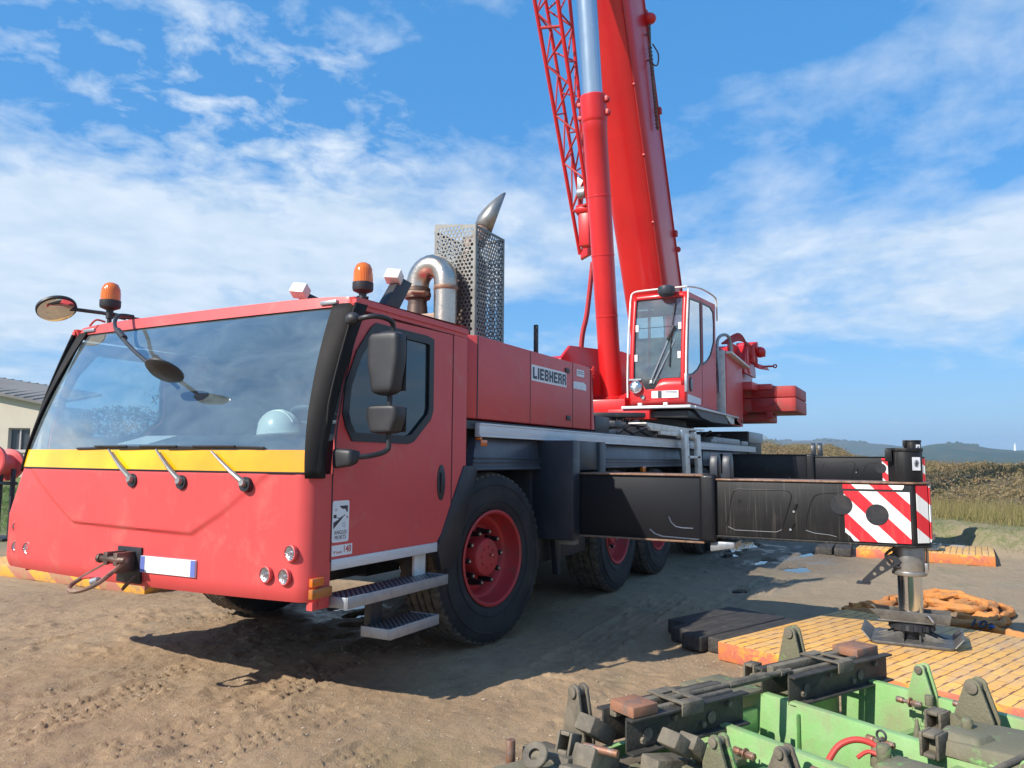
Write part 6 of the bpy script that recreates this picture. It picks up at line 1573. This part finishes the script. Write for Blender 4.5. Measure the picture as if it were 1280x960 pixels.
for (v0, v1, u0, u1, z, lb) in ((-.85, -.645, .45, 1.42, .118, 'black timber beam farthest from the orange mat, set back from its neighbours'), (-.635, -.425, .22, 1.40, .120, 'black timber beam second from the left of the row beside the orange mat'),
                           (-.415, -.215, .08, 1.38, .124, 'black timber beam whose end sticks out furthest in the row by the orange mat'), (-.205, -.01, .15, 1.36, .120, 'black timber beam touching the left edge of the orange mat')):
    timber(tuple(A0 + uu * u0 + vv * v1), ang + random.uniform(-.6, .6), u1 - u0, v1 - v0, z, lb)
timber((13.75, 1.06, 0), 3, 1.2, .26, .13, 'black timber beam against the left edge of the rear orange mat')
timber((13.85, 1.36, 0), 1, 1.15, .26, .12, 'black timber beam on the outside of the rear pair')
o = timber((15.0, -.62, .10), 78, .55, .16, .07, 'short grey board lying on the grass bank behind the jack', 'timber_grey'); o.name = 'grey_board'; o['category'] = 'board'; del o['group']

# ------------------------------------------------------------------ orange round sling
def sling_path(pts, seed, amp=.02):
    r_ = random.Random(seed); P = smoothpath(pts, 7)
    a_, b_ = r_.uniform(0, 6), r_.uniform(0, 6)
    return [p + Vector((math.sin(k * .55 + a_), math.cos(k * .48 + b_), .4 * math.sin(k * .7 + b_))) * amp for k, p in enumerate(P)]
SL = empty('orange_lifting_sling', (9.2, 0, 0), 'crumpled orange lifting sling piled on the gravel behind the jack foot', 'lifting sling')
paths = [
    [(8.50, .74, .07), (8.66, .62, .09), (8.95, .55, .07), (9.2, .42, .06), (9.45, .2, .07), (9.7, .0, .10), (9.85, -.25, .08), (9.6, -.5, .08), (9.25, -.62, .08), (8.95, -.55, .08)],
    [(8.48, .72, .06), (8.58, .50, .08), (8.80, .35, .06), (9.05, .15, .08), (9.25, -.05, .16), (9.55, -.15, .20), (9.75, -.35, .16), (9.55, -.60, .10), (9.2, -.45, .16), (8.95, -.2, .15), (8.75, .0, .10), (8.6, .2, .06)],
    [(9.05, .3, .16), (9.3, .1, .20), (9.5, -.1, .25), (9.45, -.3, .24), (9.2, -.35, .2), (9.0, -.2, .2), (8.9, -.4, .12), (8.75, -.55, .09), (8.62, -.45, .08), (8.65, -.25, .10)],
    [(8.52, .70, .14), (8.75, .48, .15), (9.0, .40, .16), (9.3, .3, .13), (9.6, .1, .12), (9.9, -.1, .06), (9.95, -.35, .05), (9.7, -.65, .06), (9.3, -.75, .06), (9.0, -.62, .05)],
    [(9.15, .0, .22), (9.35, -.2, .26), (9.3, -.42, .22), (9.1, -.5, .16), (8.9, -.42, .18), (8.85, -.2, .2), (9.0, .0, .22)],
    [(8.55, .15, .06), (8.45, -.05, .10), (8.32, -.2, .09), (8.2, -.38, .12), (8.10, -.58, .09), (8.02, -.78, .06), (7.95, -.95, .05), (8.02, -1.05, .05), (8.12, -.98, .05)],
    [(8.6, .55, .15), (8.8, .42, .16), (9.1, .3, .13), (9.3, .22, .16), (9.55, .02, .2), (9.6, -.2, .24)],
    [(8.95, -.55, .08), (8.8, -.66, .07), (8.65, -.62, .07), (8.5, -.45, .07), (8.42, -.2, .07), (8.5, .0, .07)]]
for i, pth in enumerate(paths):
    P_ = [Vector((p.x, p.y, .036 + (p.z - .04) * .62)) for p in sling_path(pth, i, .018)]; g = MB(); g.tube(P_, [.035 + .003 * math.sin(k * .9 + i) + .0035 * math.sin(k * 2.6 + i) for k in range(len(P_))], 18, fold=.20)
    o = g.build('sling_strand', M['sling'], SL)
g = MB(); g.sph((8.10, -.50, .115), .03, (1.6, .8, .25)); g.box(8.18, 8.24, -.46, -.40, .05, .12); g.build('sling_tag', M['blue_cloth'], SL)
textmesh('10t', .13, frame((8.125, -.42, .118), (-.42, -.88, 0), (.75, -.36, .55)), 'sling_lettering', M['dark_ink'], SL, bold=.003, thick=.004, space=1.15)
# ------------------------------------------------------------------ green steel frame in the foreground
GA = -28.0
GM = frame((3.214, 1.147, 0), (math.cos(R(GA)), math.sin(R(GA)), 0), (math.sin(R(GA)), -math.cos(R(GA)), 0))
# GM is left handed in (a, b, up); build the transform by hand
ua = Vector((math.cos(R(GA)), math.sin(R(GA)), 0)); vb = Vector((math.sin(R(GA)), -math.cos(R(GA)), 0)); GO = Vector((3.214, 1.147, 0))
def G(a, b, z): return GO + ua * a + vb * b + Vector((0, 0, z))
def gbox(g, a0, a1, b0, b1, z0, z1, tilt=0):
    g.hexa([G(a0, b0, z0), G(a1, b0, z0), G(a1, b1, z0), G(a0, b1, z0)], [G(a0, b0, z1), G(a1, b0, z1), G(a1, b1, z1), G(a0, b1, z1)]); return g
FR = empty('green_steel_frame', tuple(GO), 'low green steel frame with dark channel bars, upright lugs and rusty bolts in the foreground', 'steel frame')
# long box girders
def girder(a, b0, b1, zt=.38, w=.05, name='girder', mt='green'):
    g = MB(); gbox(g, a, a + w, b0, b1, .03, zt); gbox(g, a - .012, a + w + .012, b0 + .01, b1 - .01, .02, .06)
    return g.build(name, M[mt], FR, bevel=.006)
girder(1.68, -.10, 2.6); girder(1.00, -.42, 2.6); girder(.46, -.16, 2.6); girder(-.22, -.2, 2.4, zt=.30)
g = MB()
gbox(g, -.22, 1.70, -.16, -.12, .03, .30); gbox(g, .50, 1.0, .86, .90, .03, .34); gbox(g, 1.05, 1.68, .92, .97, .03, .33); gbox(g, -.2, .46, .34, .38, .03, .28); gbox(g, 1.05, 1.68, .30, .34, .03, .20)
build_each(g, 'cross_member', M['green'], FR, bevel=.006)
g = MB(); gbox(g, .74, 1.04, -.42, -.10, .37, .395); gbox(g, .80, .98, -.36, -.2, .395, .42); gbox(g, 1.3, 1.66, -.42, -.16, .30, .36); gbox(g, 1.36, 1.62, -.46, -.2, .02, .30)
g.build('end_plate', M['green_dirty'], FR, bevel=.012)
g = MB(); gbox(g, .0, 2.1, -.1, 2.4, 0.004, .02); g.build('base_plate', M['green_dirty'], FR)
# welded pads and ribs
g = MB()
for a, b in ((1.678, .62), (1.678, 1.25), (.998, .60), (.458, .40), (.998, 1.4)): gbox(g, a - .006, a + .0, b - .09, b + .09, .12, .30)
for b in (.12, .95, 1.7): gbox(g, .995 - .03, .995, b, b + .012, .06, .34)
build_each(g, 'weld_pad', M['green'], FR, bevel=.004)
# dark channel bars: open C section facing out, with a square tube behind and straps on top
def channel(a0, a1, bn=.10, bf=-.055, z0=.36, z1=.50, nm='channel_bar'):
    g = MB(); t_ = .010
    gbox(g, a0, a1, bn - t_, bn, z0, z1); gbox(g, a0, a1, bn - t_ - .0, bn + .035, z1 - t_, z1 + .001); gbox(g, a0, a1, bn, bn + .040, z0 - .001, z0 + t_)
    gbox(g, a0, a1, bf, bf + t_, z0, z1); gbox(g, a0, a1, bf - .035, bf, z1 - t_, z1 + .0005)
    o = g.build(nm, M['dark_steel'], FR, bevel=.0025)
    g = MB(); gbox(g, a0 + .03, a1 - .02, bf + .012, bf + .055, z1 - .03, z1 + .016); gbox(g, a0 + .05, a1 - .05, bn - .045, bn - .012, z1 - .025, z1 + .012)
    g.build('top_tube', M['mud_steel'], o, bevel=.008)
    am = (a0 + a1) / 2 - .03
    g = MB()
    gbox(g, am - .05, am - .02, bf - .02, bn + .035, z1 + .017, z1 + .026); gbox(g, am + .05, am + .08, bf - .02, bn + .035, z1 + .017, z1 + .026)
    gbox(g, am - .05, am + .08, bn + .0, bn + .042, z1 + .0175, z1 + .0255); gbox(g, am - .05, am + .08, bf - .02, bf + .04, z1 + .0175, z1 + .0255)
    gbox(g, am - .05, am + .08, bn + .037, bn + .045, z1 - .03, z1 + .024)
    g.build('strap', M['mud_steel'], o, bevel=.002)
    g = MB()
    for k, q in enumerate((.12, .38, .62, .86)): c = G(a0 + (a1 - a0) * q, bn + .002, z0 + .04 + .06 * (k % 2)); g.cyl(c - vb * .002, c + vb * .012, .014, n=6)
    for q in (.16, .7): c = G(a0 + (a1 - a0) * q, bn + .002, z0 + .06); g.cyl(c, c + vb * .004, .026, n=18)
    build_each(g, 'bolt_head', M['mud_steel'], o)
    return o
channel(-.10, .62); channel(1.0, 1.86, bn=.07, bf=-.10)
channel(.52, 1.30, bn=1.42, bf=1.27); 
for (a0, a1, b0, b1) in ((-.085, .055, -.02, .125), (1.60, 1.80, -.09, .06)):
    g = MB(); gbox(g, a0, a1, b0, b1, .503, .546); g.build('rusty_block', M['rust_block'], FR, bevel=.004)
# tie rod with turnbuckle
def rod(a0, a1, b, z, nm='tie_rod'):
    g = MB(); g.cyl(G(a0, b, z), G(a1, b, z), .013, n=12)
    L_ = a1 - a0; g.cyl(G(a0 + L_ * .5, b, z), G(a0 + L_ * .76, b, z), .021, n=8); g.cyl(G(a0 + L_ * .46, b, z), G(a0 + L_ * .5, b, z), .017, .021, n=8); g.cyl(G(a0 + L_ * .76, b, z), G(a0 + L_ * .8, b, z), .021, .016, n=8)
    g.cyl(G(a0 + L_ * .9, b, z), G(a0 + L_ * .93, b, z), .019, n=8)
    g.build(nm, M['mud_steel'], FR)
rod(.20, 1.04, .045, .517); rod(.62, 1.6, 1.14, .47); rod(-.25, .5, .92, .42)
# lugs: pairs of tapered plates with a pin
def lug(a, b, z0, h, w, mt='green', gap=.05, t_=.014, pin='mud_steel', base=True, tilt=0):
    out = []
    g = MB(); r_ = w * .22
    for k in range(9): th = PI * k / 8; out.append((r_ * math.cos(th), z0 + h - r_ + r_ * math.sin(th)))
    out += [(-w / 2, z0 + .02), (-w / 2, z0 - .04), (w / 2, z0 - .04), (w / 2, z0 + .02)]
    for q in (0, gap): g.prism(out, lambda p, z, t: tuple(G(a + q + t, b + p + tilt * (z - z0), z)), 0, t_)
    o = g.build('lug', M[mt], FR, bevel=.002)
    c = G(a, b + tilt * (h - r_), z0 + h - r_)
    g = MB(); g.cyl(c - ua * .010, c + ua * (gap + t_ + .010), r_ * .62, n=18); g.cyl(c - ua * .012, c - ua * .002, r_ * .75, n=18); g.build('lug_pin', M[pin], o, bevel=.001)
    return o
lug(1.55, -.33, .36, .245, .17, 'green_dirty'); lug(1.62, .38, .38, .16, .12, 'green'); lug(1.46, .71, .38, .19, .17, 'green_dirty', gap=.06)
lug(-.14, -.20, .34, .23, .15, 'mud_steel', gap=.05); lug(.07, .41, .36, .135, .12, 'green_dirty'); lug(.27, .56, .34, .12, .12, 'mud_steel'); lug(.70, 1.25, .38, .16, .13, 'green'); lug(1.62, 1.5, .38, .17, .13, 'green')
# big bracket below the large lug, with a square opening
ob = [(.55, .40), (.64, .40), (.66, .38), (.82, .38), (.86, .10), (.62, .10), (.55, .16)]
def bplate(outer, holes, a, mt, nm, th=.014):
    m4 = frame(G(a, 0, 0), vb, (0, 0, 1)); return plate(outer, holes, m4, nm, M[mt], FR, th)
bplate(ob, [[(.67, .22), (.75, .22), (.75, .31), (.67, .31)]], 1.44, 'green_dirty', 'bracket_plate')
# bolts with big nuts
def bolt(a, b, z, L_=.10, r_=.016, axis=None):
    d = (axis or vb).normalized(); c = G(a, b, z); g = MB()
    g.cyl(c, c + d * L_, r_ * .6, n=12); g.cyl(c - d * .005, c + d * .028, r_, n=8); g.cyl(c + d * L_ * .62, c + d * L_ * .98, r_ * 1.05, n=6); g.cyl(c + d * L_ * .5, c + d * L_ * .56, r_ * 1.5, n=14)
    g.build('rusty_bolt', M['rusty_bolt'], FR, bevel=.0015)
for a, b, z, l in ((1.56, .30, .36, .12), (.93, .52, .355, .12), (.42, .60, .355, .10), (1.6, .56, .40, .08), (.93, 1.1, .35, .11), (1.30, -.36, .36, .10), (.36, .27, .34, .10), (1.56, 1.1, .36, .12)): bolt(a, b, z, l)
# square sockets and castings
def casting(a, b, z, s, mt='mud_steel', rz=0, ry=0, nm='casting'):
    g = MB(); o = 0
    for x0, x1, y0, y1, z0, z1 in ((-s, s, -s * .8, -s * .5, -s, s), (-s, s, s * .5, s * .8, -s, s), (-s, s, -s * .5, s * .5, -s, -s * .6), (-s, s, -s * .5, s * .5, s * .6, s)): g.box(x0, x1, y0, y1, z0, z1)
    g.xform(Matrix.Translation(G(a, b, z)) @ Matrix.Rotation(R(GA + rz), 4, 'Z') @ Matrix.Rotation(R(ry), 4, 'Y'))
    return g.build(nm, M[mt], FR, bevel=s * .18)
casting(1.36, -.44, .36, .045, rz=8); casting(.70, -.40, .33, .045, rz=-10); casting(.98, .78, .40, .05, rz=5); casting(-.26, -.08, .38, .045, rz=20, ry=20); casting(1.40, .58, .36, .05)
# muddy top plate with stub
g = MB(); g.hexa([G(.98, .74, .36), G(1.42, .70, .36), G(1.5, 1.35, .36), G(1.02, 1.35, .36)], [G(1.0, .75, .415), G(1.40, .72, .405), G(1.48, 1.35, .44), G(1.04, 1.35, .45)])
g.hexa([G(1.0, .76, .40), G(1.15, .72, .40), G(1.2, .95, .40), G(1.02, .95, .40)], [G(1.03, .79, .45), G(1.12, .77, .45), G(1.16, .92, .445), G(1.05, .92, .445)])
g.cyl(G(1.26, .78, .40), G(1.26, .78, .455), .024, .022, n=16)
g.build('top_plate', M['green_dirty'], FR, bevel=.012)
g = MB(); g.hexa([G(.56, .74, .33), G(.76, .74, .33), G(.76, 1.1, .33), G(.56, 1.1, .33)], [G(.58, .76, .40), G(.74, .76, .40), G(.74, 1.1, .42), G(.58, 1.1, .42)]); g.cyl(G(.68, .74, .38), G(.68, .74, .445), .028, n=16)
g.build('top_plate', M['green_dirty'], FR, bevel=.012)
g = MB(); g.cyl(G(.80, .64, .30), G(.80, .64, .39), .03, .022, 14); g.cyl(G(.80, .64, .39), G(.80, .64, .41), .014, n=8); g.cyl(G(1.22, .58, .30), G(1.22, .58, .40), .022, .006, 12); g.cyl(G(1.52, .48, .38), G(1.52, .48, .43), .02, .02, 12); build_each(g, 'grease_stub', M['green_dirty'], FR, bevel=.003)
g = MB(); g.tube(smoothpath([G(.66, .50, .30), G(.70, .53, .37), G(.75, .58, .40), G(.79, .64, .385), G(.80, .70, .33), G(.79, .73, .27)], 6), .013, 10); g.tube(smoothpath([G(.72, .60, .34), G(.76, .63, .365), G(.78, .69, .34), G(.78, .72, .28)], 6), .009, 8); build_each(g, 'red_hose', M['red_hose'], FR)
g = MB(); g.tube([G(.80, .66, .43) + Vector((0, 0, .02 * math.sin(q))) + vb * .02 * math.cos(q) for q in np.linspace(0, 2 * PI, 14, endpoint=False)], .005, 6, closed=True)
for (a, b, z, r_) in ((.93, .62, .30, .035), (1.60, .40, .30, .05), (.93, .60, .27, .06)): g.tube([G(a - .012, b + r_ * math.cos(q), z + r_ * math.sin(q)) for q in np.linspace(0, 2 * PI, 20, endpoint=False)], .0012, 4, closed=True)
g.build('wire_loop', M['rope'], FR)
# the dark cluster at the left end
g = MB()
def blk(a, b, z, sa, sb, sz, rz=0, ry=0, rx=0):
    o = len(g.v); g.box(-sa, sa, -sb, sb, -sz, sz); g.xform(Matrix.Translation(G(a, b, z)) @ Matrix.Rotation(R(GA + rz), 4, 'Z') @ Matrix.Rotation(R(ry), 4, 'Y') @ Matrix.Rotation(R(rx), 4, 'X'), o)
blk(-.13, -.06, .42, .08, .05, .035, 5, 32); blk(-.21, .03, .33, .09, .055, .05, 10, 25); blk(-.02, -.12, .40, .03, .022, .02, 20, 30); blk(.0, .28, .44, .055, .05, .032, 0, 35); blk(.10, .30, .40, .09, .045, .03, 5, 38); blk(.02, .20, .30, .1, .05, .06, 0, 10)
blk(-.30, -.12, .30, .08, .12, .05, 15, 10); blk(-.34, .06, .28, .06, .05, .07, 25, 15); blk(.16, .36, .37, .03, .022, .02, 30, 10); blk(-.05, .12, .24, .14, .16, .05); blk(-.12, .22, .26, .05, .09, .06, 20, 12)
build_each(g, 'clamp_block', M['mud_steel'], FR, bevel=.008)
g = MB(); c = G(-.44, -.06, .37); axr = (ua * -.55 + vb * .25 + Vector((0, 0, .55))).normalized(); g.lathe([(.024, 0), (.052, 0), (.055, .006), (.055, .018), (.05, .022), (.024, .022), (.024, 0)], c, axr, 28); g.build('ring_washer', M['mud_steel'], FR)
g = MB(); g.cyl(G(-.47, -.20, .30), G(-.47, -.20, .40), .020, n=14); g.cyl(G(-.26, .02, .40), G(-.20, .16, .40), .016, n=10); g.cyl(G(.04, .02, .40), G(.12, .05, .42), .02, n=8); g.cyl(G(-.05, -.26, .36), G(.06, -.26, .36), .018, n=8); build_each(g, 'stub_pin', M['rusty_bolt'], FR, bevel=.002)
g = MB(); gbox(g, -.62, -.34, -.16, .5, .28, .33); gbox(g, -.60, -.36, -.14, .5, .0, .28); g.build('end_girder', M['green_dirty'], FR, bevel=.008)
g = MB(); gbox(g, -.08, .40, .09, .30, .28, .315); gbox(g, .06, .30, .12, .34, .315, .33); build_each(g, 'mud_plate', M['green_dirty'], FR, bevel=.008)

# ------------------------------------------------------------------ air
g = MB(); g.box(-3200, 3200, -3200, 3200, -7, 80); me_h = g.build('haze', None)
mh_ = bpy.data.materials.new('pale_air'); mh_.use_nodes = True; th = NT(mh_.node_tree)
for q in list(mh_.node_tree.nodes):
    if q.type == 'BSDF_PRINCIPLED': mh_.node_tree.nodes.remove(q)
oh = [q for q in mh_.node_tree.nodes if q.type == 'OUTPUT_MATERIAL'][0]
pv = th.node('ShaderNodeVolumePrincipled'); pv.inputs['Color'].default_value = (.62, .80, 1.0, 1); pv.inputs['Density'].default_value = .00034; pv.inputs['Anisotropy'].default_value = .2
th.link(pv.outputs[0], oh.inputs['Volume']); me_h.data.materials.clear(); me_h.data.materials.append(mh_); me_h['kind'] = 'stuff'

# ------------------------------------------------------------------ light, sky, camera
SUN = Vector((1.18, -.55, -1.0)).normalized()
sd = bpy.data.lights.new('sun', 'SUN'); sd.energy = 5.0; sd.angle = R(.5); sd.color = (1.0, .945, .86)
so_ = bpy.data.objects.new('sun', sd); COL.objects.link(so_); so_.rotation_euler = SUN.to_track_quat('-Z', 'Y').to_euler(); so_.location = (0, 0, 30)
el = math.asin(-SUN.z); azm = math.atan2(-SUN.x, -SUN.y)
w = bpy.data.worlds.new('World'); scn.world = w; w.use_nodes = True; t = NT(w.node_tree)
bg = w.node_tree.nodes['Background']
sky = t.node('ShaderNodeTexSky'); sky.sky_type = 'NISHITA'; sky.sun_disc = False; sky.sun_elevation = el; sky.sun_rotation = azm
sky.air_density = 1.0; sky.dust_density = .3; sky.ozone_density = 3.0
tc = t.node('ShaderNodeTexCoord').outputs['Generated']
nrm = t.node('ShaderNodeVectorMath'); nrm.operation = 'NORMALIZE'; t.link(tc, nrm.inputs[0]); dv = nrm.outputs[0]
sp = t.node('ShaderNodeSeparateXYZ'); t.link(dv, sp.inputs[0])
zc = t.math('MAXIMUM', sp.outputs[2], 0.0)
elv = t.math('MULTIPLY', t.math('ARCSINE', zc), 180 / PI)
azv = t.math('MULTIPLY', t.math('ARCTAN2', sp.outputs[1], sp.outputs[0]), 180 / PI)
k = t.math('DIVIDE', 1.0, t.math('ADD', zc, .16))
cp = t.node('ShaderNodeCombineXYZ'); t.link(t.math('MULTIPLY', sp.outputs[0], k), cp.inputs[0]); t.link(t.math('MULTIPLY', sp.outputs[1], k), cp.inputs[1])
n1 = t.noise(cp.outputs[0], 1.15, 10, .58, .35)
n2 = t.noise(cp.outputs[0], 5.5, 8, .6, .2)
def gauss(v, c, wd):
    q = t.math('DIVIDE', t.math('SUBTRACT', v, c), wd); return t.math('POWER', 2.718, t.math('MULTIPLY', t.math('MULTIPLY', q, q), -1.0))
# the bank of cloud: a band whose height changes round the compass, plus a thinner one to the left
bandc = t.math('ADD', 13.0, t.math('MULTIPLY', gauss(azv, 30, 13), 5.5))
b1 = t.math('MULTIPLY', gauss(elv, bandc, 6.5), .19)
b2 = t.math('MULTIPLY', t.math('MULTIPLY', gauss(azv, 57, 16), gauss(elv, 9, 9)), .20)
b3 = t.math('MULTIPLY', t.math('MULTIPLY', gauss(azv, 52, 14), gauss(elv, 27, 8)), .15)
b4 = t.math('MULTIPLY', t.math('MULTIPLY', gauss(azv, 8, 17), gauss(elv, 31, 5)), -.2)
b5 = t.math('ADD', t.math('MULTIPLY', t.math('MULTIPLY', gauss(azv, 2, 13), gauss(elv, 3, 5)), -.18), t.math('MULTIPLY', t.math('MULTIPLY', gauss(azv, 4, 14), gauss(elv, 21, 4.5)), .02))
b6 = t.math('MULTIPLY', t.math('MULTIPLY', gauss(azv, 34, 9), gauss(elv, 29, 5)), -.08)
cov = t.math('ADD', t.math('ADD', t.math('ADD', b1, b2), t.math('ADD', b3, b4)), t.math('ADD', b5, b6))
n3 = t.noise(cp.outputs[0], 9.0, 6, .6, .3)
puff = t.math('MULTIPLY', t.math('MULTIPLY', t.math('MULTIPLY', gauss(azv, 50, 17), gauss(elv, 25, 7)), t.math('SUBTRACT', n3, .5)), 1.1)
dens = t.math('ADD', t.math('ADD', t.math('ADD', n1, cov), puff), t.math('MULTIPLY', t.math('SUBTRACT', n2, .5), .26))
cm = t.ramp(dens, .50, .76)
cm = t.math('MULTIPLY', t.math('POWER', cm, .95), .88)
cshade = t.mix(t.ramp(n2, .35, .7), c4((3.7, 4.5, 5.3)), c4((4.9, 5.4, 6.0)))
skyc = t.node('ShaderNodeHueSaturation'); skyc.inputs['Saturation'].default_value = 1.28; skyc.inputs['Value'].default_value = 1.0; t.link(sky.outputs[0], skyc.inputs['Color'])
hz_ = t.math('POWER', t.math('SUBTRACT', 1.0, zc), 8.5)
sky2 = t.mix(.62, skyc.outputs[0], c4((.50, 2.15, 4.9)))
base_sky = t.mix(t.math('MULTIPLY', hz_, .85), sky2, c4((2.0, 3.6, 5.3)))
t.link(t.mix(cm, base_sky, cshade), bg.inputs['Color']); bg.inputs['Strength'].default_value = .135

cam = bpy.data.cameras.new('camera'); co_ = bpy.data.objects.new('camera', cam); COL.objects.link(co_); scn.camera = co_
cam.sensor_fit = 'HORIZONTAL'; cam.sensor_width = 36; cam.lens = 950 / 1280 * 36; cam.clip_start = .05; cam.clip_end = 9000
yw = R(28.2); pt = math.atan((573 - 480) / 950); rl = R(.45)
h_ = Vector((math.cos(yw), math.sin(yw), 0)); Rv = Vector((math.sin(yw), -math.cos(yw), 0)); U_ = Vector((0, 0, 1))
fw = h_ * math.cos(pt) + U_ * math.sin(pt); up_ = U_ * math.cos(pt) - h_ * math.sin(pt)
r2 = Rv * math.cos(rl) + up_ * math.sin(rl); u2 = up_ * math.cos(rl) - Rv * math.sin(rl)
mw = Matrix.Identity(4)
for i in range(3): mw[i][0] = r2[i]; mw[i][1] = u2[i]; mw[i][2] = -fw[i]
mw[2][3] = 1.56
co_.matrix_world = mw
scn.view_settings.view_transform = 'Standard'; scn.view_settings.look = 'None'; scn.view_settings.exposure = .40; scn.view_settings.gamma = 1
scn.cycles.max_bounces = 8; scn.cycles.transparent_max_bounces = 16; scn.cycles.use_denoising = True
